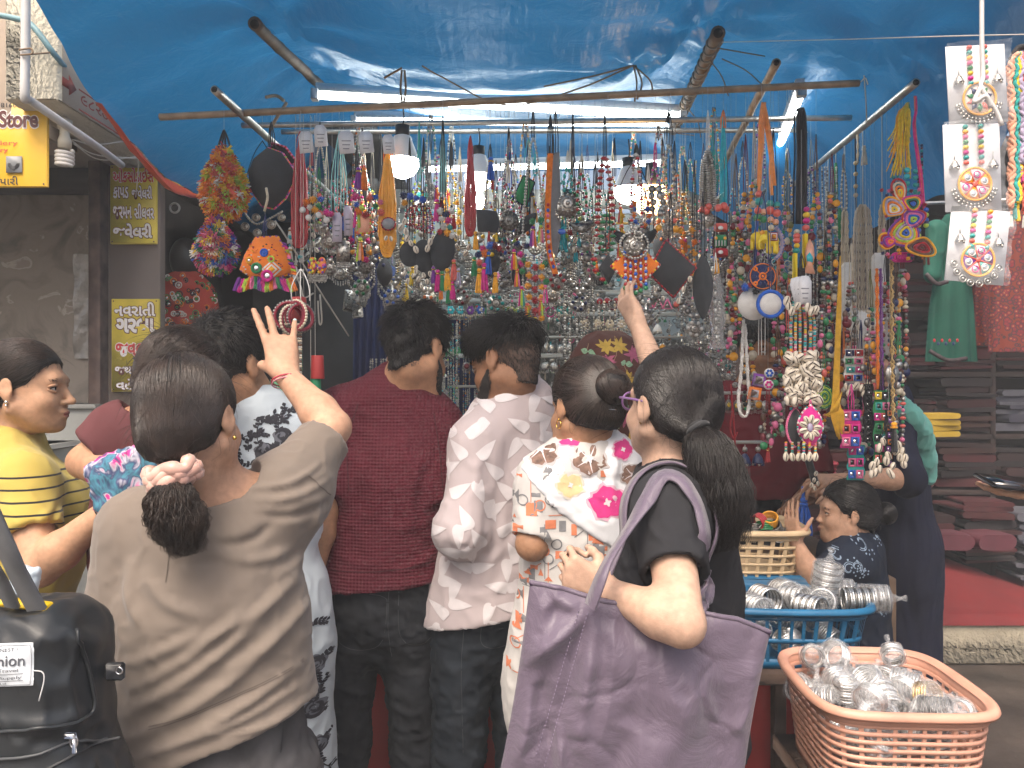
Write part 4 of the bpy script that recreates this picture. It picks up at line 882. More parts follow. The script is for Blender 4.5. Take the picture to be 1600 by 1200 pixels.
# ---------- woman in the taupe T-shirt, arm raised
def taupe_woman():
 W=lambda x,y,Y:W0(x,y,Y*1.05)
 Nb=W(322,795,1.37);Pv=W(336,1190,1.37);R=rotm(-.06,0,0);SL,SR=W(212,826,1.37),W(438,778,1.40)
 root=thing('person','woman in taupe T-shirt, ponytail in a pink scrunchie, right arm raised and pointing','person',(Pv[0],Pv[1],0))
 hc=W(299,657,1.31);Rh=rotm(-.16,-.10,-.12)
 EL,WL=W(166,1005,1.35),W(172,1150,1.31);ER,WR=W(520,668,1.53),W(446,586,1.60)
 sd=Sdf();head_prims(sd,hc,Rh,.94);neck(sd,hc,Rh,Nb,.054,.94);torso_body(sd,Nb,Pv,SL,SR,R,1.12)
 arm_prims(sd,SL,EL,WL,(.046,.036,.034,.025));arm_prims(sd,SR,ER,WR,(.046,.037,.035,.0245))
 t1=hand_prims(sd,WL,V3(.05,.1,-1),V3(1,0,0),.175,right=False);HKA=finish_legs(sd,Pv,R)
 dR=V3(-.24,.34,.90);t2=hand_prims(sd,WR,dR,V3(-.25,.86,-.42),.178,curls=((.02,.08,.08),(.12,.2,.15),(1.0,1.0,.6),(.22,.2,.2)),thumb=(1.0,.9),spread=.13,right=True,width=1.0,fat=1.1)
 build_body(root,sd,SK_LIGHT,.0042)
 fingernails(root,t2,mat('nail_mint',(.55,.75,.72),.25,coat=.5),(3,))
 m=cloth('knit_taupe',(.190,.155,.128),.9,(7,.07),1100,.2)
 s=Sdf();torso_shirt(s,Nb,Pv,SL,SR,R,(W(330,1140,1.37),V3(.34,0,-1)),1.14,.76,.016,.012,.128)
 s.squash([lerp(Nb,Pv,.9),lerp(Nb,Pv,1.05)],[.170,.178],R,(1,.74,1),.06)
 sleeve(s,SL,EL,.72,None,.060,.057,.04,.042);sleeve(s,SR,ER,.82,None,.064,.056,.055,.044)
 s.cone(lerp(Nb,SR,.5)+V3(0,0,-.07),lerp(SR,ER,.35)+V3(0,0,-.05),.07,.055,.07)
 s.ell(Nb+V3(.010,-.015,.055),(.098,.095,.062),R@rotm(0,0,-.12),.006,sub=True)
 P=lambda x,y,Y=1.24:W(x,y,Y);g=[]
 for a,b2,dp,wd in(((200,1160),(450,985),.010,.014),((215,1188),(478,1030),.009,.012),((195,1120),(430,940),.010,.014),((205,1080),(400,930),.007,.012),((240,1175),(475,1065),.007,.009),((190,1040),(330,960),.006,.014),
   ((300,1010),(485,880),.009,.014),((330,1060),(490,930),.008,.012),((235,1000),(330,960),-.006,.016),((205,880),(225,985),.007,.012),((225,900),(320,965),.007,.016),((330,850),(430,815),-.007,.012),((345,870),(470,850),.006,.012),((395,760),(505,720),.006,.008),((390,780),(520,745),.005,.008),((400,805),(530,775),-.006,.009),((440,900),(500,800),.009,.012),((470,960),(508,840),.007,.012),((350,1150),(480,1090),.006,.007)):
  g.append((P(*a),P(*b2),dp,wd))
 g=[(a,b2,dp*1.55,wd*.85) for a,b2,dp,wd in g];o,VQ=garment(root,'t_shirt',s,m,.0055,amp=.0026,scale=(14,14,14),seed=4,segs=g);st=mat('stitch_taupe',(.11,.088,.072),.9);seams(o,VQ,[[(186,1180),(330,1131),(480,1080)],[(186,1184),(330,1135),(480,1084)],[(418,772),(440,800),(462,850),(478,880)],[(225,835),(212,880),(206,940)]],1.2,st,.0014)
 b=MB();n=60;a=np.linspace(0,2*PI,n)
 o,VQ=trouser(root,Pv,R,HKA,JEANG,W(0,1060,1.37),'jeans',(.112,.082,.062),.172,5)
 seams(o,VQ,[[(440,1138),(508,1118)],[(440,1138),(444,1200)],[(508,1118),(512,1190)],[(410,1140),(404,1230)],[(210,1170),(400,1135),(495,1095)],[(210,1215),(340,1200)]],1.25,mat('stitch_dark',(.03,.03,.032),.8));seams(o,VQ,[[(444,1141),(510,1122)]],1.25,mat('stitch_pale',(.18,.17,.17),.8),.0012)
 b=MB();vq=None
 tie=W(270,742,1.215)
 flow_hair(root,hc,Rh,tie,[tie,W(264,772,1.20),W(278,815,1.20),W(296,868,1.205)],.94,HAIRB,.010,3200,(.018,.036,.042,.016),(.015,17),'hair',None,.00042,2200,stray=500)
 b=MB();ax=rotm(0,0,.1);a=np.linspace(0,2*PI,60);rad=.026+.002*np.sin(a*4)
 for k in range(3):
  P3=np.stack([tie[0]+(rad+.004*np.sin(a*3+k*2))*np.cos(a)*1.25,tie[1]+rad*np.sin(a)*.9,tie[2]+.005*np.sin(a*4+k)-.010+.010*k+.010*np.cos(a)],1)
  b.tube(P3,.0115+.0022*np.sin(a*7+k*2),mat('satin_pink',(.62,.36,.29),.35,var=(40,.12),sheen=.3),8)
 b.build('scrunchie',root)
 b=MB();b.sph(hc+Rh@np.array((.083,-.004,-.040)),.0042,mat('gold',(.75,.48,.12),.25,1.0));b.build('earring',root)
 b=MB();d,u,v=frame(WR,WR+dR)
 b.torus(WR-d*.012,.031,.0018,mat('thread_red',(.5,.06,.09),.7),u,v,24,5);b.torus(WR-d*.018,.031,.0016,mat('thread_pink',(.65,.25,.30),.7),u,v,24,5);b.sph(WR-d*.014+v*-.031,.004,MATS['thread_red']);b.build('thread_bracelet',root)
 b=MB();pk=mat('ink_dark',(.03,.025,.03),.8)
 return root
# ---------- woman in black with the purple bag
def black_woman():
 W=lambda x,y,Y:W0(x,y,Y*1.10)
 Nb=W(1058,748,1.40);Pv=W(1060,1180,1.40);Rb=rotm(1.15);SL,SR=W(1040,802,1.245),W(1090,770,1.55)
 root=thing('person','woman in black T-shirt and purple glasses with black ponytail, one arm lifted','person',(Pv[0],Pv[1],0))
 hc=W(1048,634,1.37);Rh=rotm(.50,.06,.02)
 EL,WL=W(1066,975,1.085),W(950,925,1.17);ER,WR=W(1042,628,1.66),W(997,508,1.74)
 sd=Sdf();head_prims(sd,hc,Rh,.92,.9);neck(sd,hc,Rh,Nb,.048,.92);torso_body(sd,Nb,Pv,SL,SR,Rb,.96)
 arm_prims(sd,SL,EL,WL,(.043,.0345,.033,.0235));arm_prims(sd,SR,ER,WR,(.040,.033,.031,.022))
 hand_prims(sd,WL,V3(-.80,.1,.42),V3(.15,.95,.1),.150,curls=((1.1,1.3,.9),)*4,thumb=(.7,.9),spread=.02,right=False)
 hand_prims(sd,WR,V3(-.32,.40,.85),V3(.80,.45,.05),.155,curls=(.45,.42,.4,.35),thumb=(.5,.5),spread=.05,right=True)
 HKA=finish_legs(sd,Pv,Rb);build_body(root,sd,SK_FAIR,.0042)
 m=cloth('jersey_black',(.022,.022,.025),.85,(7,.12),1100,.25)
 s=Sdf();torso_shirt(s,Nb,Pv,SL,SR,Rb,(W(1060,1160,1.4),V3(0,0,-1)),.98,.80,.016,.01)
 s.cone(SL,W(1075,830,1.32),.07,.09,.05)
 sleeve(s,SL,EL,.58,None,.060,.058,.04,.044);sleeve(s,SR,ER,.6,None,.058,.056,.04,.044)
 s.ell(Nb+V3(-.006,0,.058),(.085,.085,.055),Rb,.006,sub=True)
 P=lambda x,y,Y=1.2:W(x,y,Y)
 g=[(P(1010,800),P(1060,850),.006,.008),(P(1085,760),P(1095,870),.007,.010),(P(1110,830),P(1100,940),.007,.01),(P(975,840,1.27),P(1010,930,1.27),.006,.01),(P(1025,760),P(1000,850),.005,.008),(P(960,870,1.27),P(1000,890,1.27),-.005,.008)]
 _,VQ=garment(root,'t_shirt',s,m,.0055,amp=.0028,scale=(14,14,12),seed=8,segs=g);global BW_SHIRT;BW_SHIRT=surface_of(VQ)
 trouser(root,Pv,Rb,HKA,DENIM,W(0,1120,1.4),'jeans')
 tie=W(1088,668,1.285)
 flow_hair(root,hc,Rh,tie,[tie,W(1102,690,1.27),W(1120,745,1.25),W(1130,800,1.24),W(1134,862,1.24)],.92,HAIR,.009,3000,(.015,.040,.052,.050,.026),(.014,13),'hair',None,.00042,2600,stray=500)
 b=MB();d,u,v=frame(tie,W(1110,700,1.26))
 for k in range(3):b.torus(tie+d*(.006*k-.006),.021,.0052,mat('hair_tie',(.02,.02,.022),.8,sheen=.3),u,v,20,7)
 b.build('hair_tie',root)
 b=MB();pm=mat('plastic_purple',(.26,.13,.34),.3,trans=.2)
 T=lambda*p:hc+Rh@(np.array(p)*.92)
 for q in(-1,1):
  b.tube(spline([T(q*.083,-.01,.010),T(q*.082,.05,.012),T(q*.066,.092,.010)],8),.0026,pm,6)
  a=np.linspace(0,2*PI,25);b.tube(np.stack([T(q*.035+.025*math.cos(x),.097-.006*abs(math.cos(x)),.002+.019*math.sin(x)) for x in a]),.0024,pm,6,False)
 b.tube([T(-.009,.098,.006),T(.009,.098,.006)],.002,pm,6);b.build('glasses',root)
 b=MB();b.sph(T(-.080,-.004,-.034),.004,MATS['gold']);b.build('earring',root)
 return root,SL,EL
# ---------- man in the maroon T-shirt
def maroon_man():
 Nb=W(622,612,2.16);Pv=W(592,930,2.16);Rb=rotm(-.10);SL,SR=W(532,646,2.13),W(682,664,2.18)
 root=thing('person','man in a ribbed maroon T-shirt and black jeans leaning over the counter, seen from behind','person',(Pv[0],Pv[1],0))
 hc=W(650,549,2.13);Rh=rotm(-.50,-.38,-.10)
 EL,WL=W(506,800,2.08),W(484,918,2.04);ER,WR=W(694,800,2.13),W(712,745,2.34)
 sd=Sdf();head_prims(sd,hc,Rh,.97);neck(sd,hc,Rh,Nb,.054);torso_body(sd,Nb,Pv,SL,SR,Rb,1.08)
 arm_prims(sd,SL,EL,WL,(.047,.039,.036,.026));arm_prims(sd,SR,ER,WR,(.047,.039,.036,.026))
 hand_prims(sd,WL,V3(.02,.1,-1),V3(1,.2,0),.185,curls=(.35,.4,.45,.5),right=False);hand_prims(sd,WR,V3(-.1,.4,.9),V3(-.9,.2,0),.185,curls=(.6,.6,.6,.6),right=True)
 HKA=finish_legs(sd,Pv,Rb,w=.092,sp=.11);build_body(root,sd,SK_MID,.006)
 beard(root,hc,Rh,.97,2200,sd=sd,le=.005)
 m=cloth('rib_maroon',(.105,.020,.030),.9,(6,.08),900,.3)
 n,l,bs=nodes_of(m)
 tc=n.new('ShaderNodeTexCoord');ch=[]
 for dr in('X','Z'):
  w=n.new('ShaderNodeTexWave');w.bands_direction=dr;w.inputs['Scale'].default_value=34;w.inputs['Distortion'].default_value=.6;l.new(tc.outputs['Object'],w.inputs['Vector']);ch.append(w.outputs['Fac'])
 bp=n.new('ShaderNodeBump');bp.inputs['Strength'].default_value=.55;bp.inputs['Distance'].default_value=.003;l.new(mth(n,l,'ADD',ch[0],ch[1]),bp.inputs['Height']);l.new(bp.outputs[0],bs.inputs['Normal'])
 s=Sdf();torso_shirt(s,Nb,Pv,SL,SR,Rb,(W(592,908,2.16),V3(.10,0,-1)),1.06,.74,.018,.004)
 sleeve(s,SL,EL,.82,None,.064,.060,.045,.046);sleeve(s,SR,ER,.85,None,.064,.060,.045,.046)
 collar(s,Nb,hc,.034,.064)
 P=lambda x,y,Y=2.02:W(x,y,Y)
 g=[(P(530,690),P(590,890),.008,.02),(P(590,720),P(560,880),-.008,.02),(P(620,640),P(680,780),.009,.018),(P(560,640),P(600,760),-.008,.02),(P(640,760),P(690,860),.009,.016),(P(600,820),P(690,800),.006,.014),(P(510,850),P(600,880),.006,.012),(P(600,890),P(690,850),.007,.012),(P(680,700),P(660,860),-.008,.016)]
 o,VQ=garment(root,'t_shirt',s,m,.007,amp=.004,scale=(9,9,8),seed=12,segs=g);seams(o,VQ,[[(552,632),(536,690),(540,770)],[(672,648),(682,710),(690,790)],[(505,900),(592,897),(690,886)]],2.0,mat('stitch_maroon',(.05,.010,.014),.9),.0022)
 o,VQ=trouser(root,Pv,Rb,HKA,DENIM,W(0,850,2.16),'jeans',(.098,.070,.056),.162,3,.008,[(W(530,1080,2.05),W(600,1060,2.05),.007,.012),(W(600,1090,2.05),W(680,1110,2.05),.007,.012),(W(520,1140,2.05),W(590,1160,2.05),.007,.010),(W(610,1150,2.05),W(680,1140,2.05),.007,.010),(W(600,960,2.05),W(560,1010,2.05),.006,.01),(W(620,960,2.05),W(670,1000,2.05),.006,.01)])
 seams(o,VQ,[[(512,935),(590,938),(600,960),(590,1015),(552,1030),(516,1012),(512,935)],[(618,932),(680,925)],[(618,932),(622,1005),(652,1020),(682,1000)],[(604,915),(602,980),(606,1040)],[(500,925),(690,915)]],2.0,mat('stitch_jean',(.05,.053,.06),.8))
 bz=MB();th=mat('stitch_grey',(.10,.10,.11),.8)
 short_hair(root,hc,Rh,.97,HAIR,.013,5200,.030,fwd=.2,lift=.55)
 b=MB();gm=mat('glasses_black',(.01,.01,.01),.3);T=lambda*p:hc+Rh@(np.array(p)*.97)
 for q in(-1,1):
  b.tube([T(q*.083,-.01,.008),T(q*.078,.098,.006)],.0018,gm,5);a=np.linspace(0,2*PI,21);b.tube(np.stack([T(q*.036+.027*math.cos(x),.103,.0+.023*math.sin(x)) for x in a]),.0016,gm,5,False)
 b.build('glasses',root);shoes(root,HKA[2],Rb);return root
# ---------- man in the leaf print shirt
def leaf_man():
 Nb=W(812,628,2.17);Pv=W(768,955,2.15);Rb=rotm(.45);SL,SR=W(745,690,2.06),W(852,668,2.24)
 root=thing('person','bearded man in a white and lilac leaf print shirt, looking down to the left','person',(Pv[0],Pv[1],0))
 hc=W(789,566,2.12);Rh=rotm(.95,-.34,.08)
 EL,WL=W(720,828,1.99),W(712,752,2.16);ER,WR=W(868,810,2.24),W(800,800,2.42)
 sd=Sdf();head_prims(sd,hc,Rh,.97);neck(sd,hc,Rh,Nb,.052);torso_body(sd,Nb,Pv,SL,SR,Rb,1.0)
 arm_prims(sd,SL,EL,WL,(.046,.040,.037,.027));arm_prims(sd,SR,ER,WR,(.046,.040,.037,.027))
 hand_prims(sd,WL,V3(-.1,.5,.8),V3(.9,.3,0),.18,curls=(.5,.5,.5,.5),right=False);hand_prims(sd,WR,V3(-.5,.7,.1),V3(0,0,-1),.18,right=True)
 HKA=finish_legs(sd,Pv,Rb);build_body(root,sd,SK_DARK,.006);beard(root,hc,Rh,.97,3200,sd=sd,le=.010)
 m=cloth('shirt_lilac',(.45,.385,.39),.85,(5,.05),1000,.2)
 s=Sdf();torso_shirt(s,Nb,Pv,SL,SR,Rb,(W(768,952,2.15),V3(.16,0,-1)),1.05,.78,.022,.012,.132)
 sleeve(s,SL,EL,1.06,WL,.062,.066,.045,.044);sleeve(s,SR,ER,1.06,WR,.062,.062,.045,.044)
 collar(s,Nb,hc,.040,.060)
 P=lambda x,y,Y=2.02:W(x,y,Y)
 g=[(P(720,800),P(740,690),.008,.014),(P(705,820),P(735,850),.009,.012),(P(710,845),P(740,835),-.008,.010),(P(745,930),P(790,750),.009,.018),(P(770,880),P(840,760),.007,.016),(P(725,900),P(760,780),-.008,.018),(P(720,925),P(800,900),.006,.012),(P(790,700),P(840,780),-.006,.018),(P(730,870),P(790,850),.007,.012)]
 o,VQ=garment(root,'shirt',s,m,.007,amp=.0045,scale=(9,9,7),seed=21,segs=g)
 bv=surface_of(VQ);b=MB();lm=mat('print_white',(.62,.58,.59),.85,var=(30,.05))
 def leaf(cx,cz,an,L=.085):
  t=np.linspace(0,1,11);up=np.stack([t*L,.62*L*np.sin(PI*t*.5)*(1-t**4)**.5+.25*L*t],1);dn=np.stack([t[::-1]*L,.25*L*t[::-1]-.06*L*np.sin(PI*t[::-1])],1);p=np.concatenate([up,dn[1:-1]])
  c,q=math.cos(an),math.sin(an);p=p@np.array([[c,q],[-q,c]])+(cx,cz);V,T=disc_tris(p,4);return np.stack([V[:,0],np.zeros(len(V)),V[:,1]],1),T
 lo=W(690,980,2.1);hi=W(885,630,2.15)
 for i in range(11):
  for j in range(13):
   V,T=leaf(lo[0]-.03+i*.060+(j%2)*.030,lo[2]-.02+j*.054,((i+j)%3)*2.09+.5+.3*((i*7+j*3)%4),.060);V[:,1]=2.1;lay_faces(b,bv,V,T,lm,lift=.001+.0006*((i+j)%3))
 absorb(o,b)
 cs=Sdf();c0=Nb+V3(-.016,.008,.050)
 b=MB();a=np.linspace(-.2,PI+.2,22)+.45+PI
 ring=lambda r,z,dz:np.stack([c0[0]+r*np.cos(a),c0[1]+r*np.sin(a)*1.05,np.full(len(a),c0[2]+z)+dz*np.cos(a-.45+PI/2)],1)
 G=np.stack([ring(.064,-.02,0),ring(.066,.026,-.0),ring(.072,.028,0),ring(.090,-.018,.008),ring(.084,-.022,.008)]);b.grid(G,m);b.build('collar',root)
 o,VQ=trouser(root,Pv,Rb,HKA,JEANB,W(0,880,2.15),'jeans',(.096,.072,.058),.148,9,.008,[(W(710,1130,2.0),W(780,1140,2.0),.008,.012),(W(710,1160,2.0),W(790,1180,2.0),.008,.010),(W(720,1090,2.0),W(790,1100,2.0),.006,.012)])
 seams(o,VQ,[[(752,975),(795,980)],[(752,975),(752,1010),(775,1020),(800,1018)],[(728,950),(720,1050),(722,1190)]],2.0,MATS['stitch_jean'])
 fade=mens_cap(hc,Rh,.97,.003,.0,-.066);V,Q=fade.mesh(.006);b=MB();b.add(V,Q,None,mat('shaved_skin',(.075,.045,.032),.7,var=(300,.4)));P0=pick(V,Q,5000);up=Rh[:,2];S=march(fade,P0,lambda P,i:np.tile(-up,(len(P),1))+rng.normal(0,.3,P.shape),2,.004,.25);b.strands(S,[.0008,.0007,.0003],STUB);b.build('faded_sides',root)
 cap=Sdf();T=lambda*q:hc+Rh@(np.array(q)*.97)
 cap.ell(T(0,-.020,.058),np.array((.083,.103,.066))*.97,Rh,.02);cap.ell(T(0,.045,.086),np.array((.060,.056,.034))*.97,Rh,.03);cap.plane(T(0,-.05,.018),Rh@np.array((0,-.15,-1.)))
 short_hair(root,hc,Rh,.97,HAIR,.012,5200,.040,(0,-.06,.12),.5,.50,cap=cap)
 eyes(root,hc,Rh,.97,EYEW,EYED,SK_DARK);shoes(root,HKA[2],Rb);return root
# ---------- woman with the white dupatta
def dupatta_woman():
 Nb=W(925,706,1.93);Pv=W(905,1010,1.95);Rb=rotm(.30);SL,SR=W(848,752,1.88),W(980,742,2.0)
 root=thing('person','woman with hair bun and white dupatta dyed with pink and brown flowers','person',(Pv[0],Pv[1],0))
 hc=W(914,636,1.91);Rh=rotm(.52,-.16,.05)
 EL,WL=W(832,850,1.84),W(880,850,2.06);ER,WR=W(985,860,2.02),W(930,840,2.18)
 sd=Sdf();head_prims(sd,hc,Rh,.97,.9);neck(sd,hc,Rh,Nb,.048,.97);torso_body(sd,Nb,Pv,SL,SR,Rb,.95)
 arm_prims(sd,SL,EL,WL,(.044,.039,.035,.024));arm_prims(sd,SR,ER,WR,(.044,.039,.035,.024))
 hand_prims(sd,WL,V3(.1,.9,.1),V3(0,0,-1),.165,right=False);hand_prims(sd,WR,V3(-.5,.8,.1),V3(0,0,-1),.165,right=True)
 HKA=finish_legs(sd,Pv,Rb);build_body(root,sd,SK_MID,.006)
 m=cloth('tunic_print',(.56,.54,.52),.85,(12,.05),900)
 s=Sdf();torso_shirt(s,Nb,Pv,SL,SR,Rb,(V3(0,0,.55),V3(0,0,-1)),1.0,.76,.018,.02)
 s.squash([Pv+V3(0,0,.02),Pv+V3(0,0,-.36)],[.165,.185],Rb,(1,.8,1),.05)
 sleeve(s,SL,EL,.90,None,.056,.055,.04,.042);sleeve(s,SR,ER,.9,None,.056,.055,.04,.042)
 s.ell(Nb+V3(0,0,.06),(.08,.08,.05),Rb,.006,sub=True)
 o,VQ=garment(root,'tunic',s,m,.007,amp=.004,scale=(12,12,9),seed=31)
 bv=surface_of(VQ);b=MB();om=mat('print_orange',(.62,.20,.10),.85,var=(40,.15));gm=mat('print_grey',(.20,.20,.21),.85,var=(40,.2));rr=random.Random(5)
 for i in range(210):
  x=rr.uniform(-.02,.34);z=rr.uniform(.80,1.30);k=rr.random();w,h_=rr.uniform(.008,.026),rr.uniform(.008,.03);cm=om if rr.random()<.48 else gm
  if k<.45:p=[(x,z),(x+w,z),(x+w,z+h_),(x,z+h_)];V,T=disc_tris(p,2)
  elif k<.6:p=[(x,z),(x+w,z),(x+w/2,z+h_)];V,T=disc_tris(p,2)
  elif k<.75:a=np.linspace(0,2*PI,17);V,T=line_tris(np.stack([x+.012*np.cos(a),z+.012*np.sin(a)],1),.003)
  else:q=rr.choice(((0,.06),(.05,0),(.04,.03)));V,T=line_tris(np.linspace((x,z),(x+q[0],z+q[1]),6),.0018)
  lay_faces(b,bv,np.stack([V[:,0],np.full(len(V),1.9),V[:,1]],1),T,cm,lift=.0008+.0003*(i%3))
 absorb(o,b)
 dm=cloth('dupatta_white',(.70,.71,.74),.75,(5,.04),900,.2)
 d=Sdf()
 for S in(SL,SR):d.cone(Nb+V3(0,0,-.03),S,.066,.056,.05)
 d.squash([lerp(Nb,Pv,.10),lerp(Nb,Pv,.38),lerp(Nb,Pv,.62)],[.120,.150,.140],Rb,(1,.80,1),.06)
 d.cone(SL,lerp(SL,EL,.40),.062,.062,.05);d.cone(SR,lerp(SR,ER,.7),.066,.068,.05)
 d.plane(W(805,758,1.8),V3(-.66,0,-1));d.plane(W(905,838,1.8),V3(-.62,0,-.55));d.ell(Nb+V3(-.012,.0,.072),(.062,.07,.062),Rb,.006,sub=True)
 P=lambda x,y,Y=1.82:W(x,y,Y)
 g=[(P(870,720),P(950,830),.006,.010),(P(850,735),P(930,850),-.006,.010),(P(900,700),P(970,800),.005,.009),(P(960,680,1.85),P(985,760,1.85),.010,.010),(P(940,690,1.85),P(962,770,1.85),-.009,.010),(P(975,700,1.85),P(965,800,1.85),.010,.012),(P(825,745),P(880,790),.006,.009)]
 o,VQ=garment(root,'dupatta',d,dm,.0065,amp=.0035,scale=(10,10,18),seed=33,segs=g)
 bv=surface_of(VQ);b=MB();pk=mat('dye_pink',(.62,.035,.22),.8,var=(30,.12));br=mat('dye_brown',(.20,.12,.09),.8,var=(60,.5));ye=mat('dye_cream',(.66,.52,.28),.8,var=(30,.12));wh=mat('dye_spot',(.72,.66,.68),.8)
 for(px,py,r,cm) in((893,686,.030,pk),(847,705,.032,br),(921,718,.034,br),(890,757,.026,ye),(948,784,.036,pk),(976,705,.022,pk),(990,745,.024,br),(838,736,.0,ye),(930,760,.0,ye)):
  if r==0:continue
  a=np.linspace(0,2*PI,33)[:-1];rad=r*(1+.08*np.sin(a*5+px)+.05*np.sin(a*11)+.04*np.sin(a*17+2));c=W(px,py,1.83);sq=.62 if cm is pk and py<700 else 1
  for hf,hm in((1.16,mat(cm.name+'_halo',tuple(.45*x+.55*y for x,y in zip(cm.diffuse_color[:3] if False else{'dye_pink':(.62,.035,.22),'dye_brown':(.20,.12,.09),'dye_cream':(.66,.52,.28)}[cm.name],(.70,.71,.74))),.8)),):r3=rad*hf*(1+.06*np.sin(a*23+px));V,T=disc_tris(np.stack([c[0]+r3*np.cos(a)*1.15,c[2]+r3*np.sin(a)*sq],1));lay_faces(b,bv,np.stack([V[:,0],np.full(len(V),1.83),V[:,1]],1),T,hm,lift=.0014)
  V,T=disc_tris(np.stack([c[0]+rad*np.cos(a)*1.15,c[2]+rad*np.sin(a)*sq],1),3);lay_faces(b,bv,np.stack([V[:,0],np.full(len(V),1.83),V[:,1]],1),T,cm,lift=.0024)
  rad=r*.22*(1+.3*np.sin(a*4));V,T=disc_tris(np.stack([c[0]+rad*np.cos(a),c[2]+rad*np.sin(a)],1),2);lay_faces(b,bv,np.stack([V[:,0],np.full(len(V),1.83),V[:,1]],1),T,wh,lift=.0036)
  for k in range(5 if cm is br else 0):an=k*2*PI/5+px;V,T=line_tris(np.stack([c[0]+np.linspace(.25,.95,5)*r*math.cos(an),c[2]+np.linspace(.25,.95,5)*r*math.sin(an)],1),[.003,.0025,.002,.0015,.001]);lay_faces(b,bv,np.stack([V[:,0],np.full(len(V),1.83),V[:,1]],1),T,wh if cm is not ye else dm,lift=.0032)
 absorb(o,b)
 tie=hc+Rh@np.array((.0,-.098,.025));bc=hc+Rh@np.array((.0,-.120,.032))
 flow_hair(root,hc,Rh,tie,None,.97,HAIRB,.012,2200,bun=(bc,(.044,.036,.042)),r=.0006,stray=240)
 b=MB();cm=mat('steel',(.6,.6,.62),.25,1.0);T=lambda*p:hc+Rh@np.array(p)
 b.tube(spline([T(-.045,-.095,-.005),T(-.02,-.112,-.02),T(.006,-.118,-.022)],8),.0022,cm,5);b.tube(spline([T(-.05,-.085,.03),T(-.046,-.096,.02),T(-.04,-.1,.01)],6),.002,cm,5);b.build('hair_clip',root)
 b=MB();b.torus(T(-.084,-.006,-.046),.010,.0016,MATS['gold'],Rh[:,1],Rh[:,2],18,5);b.sph(T(-.082,-.004,-.034),.003,MATS['gold']);b.build('earring',root)
 shoes(root,HKA[2],Rb,SHOEB);return root
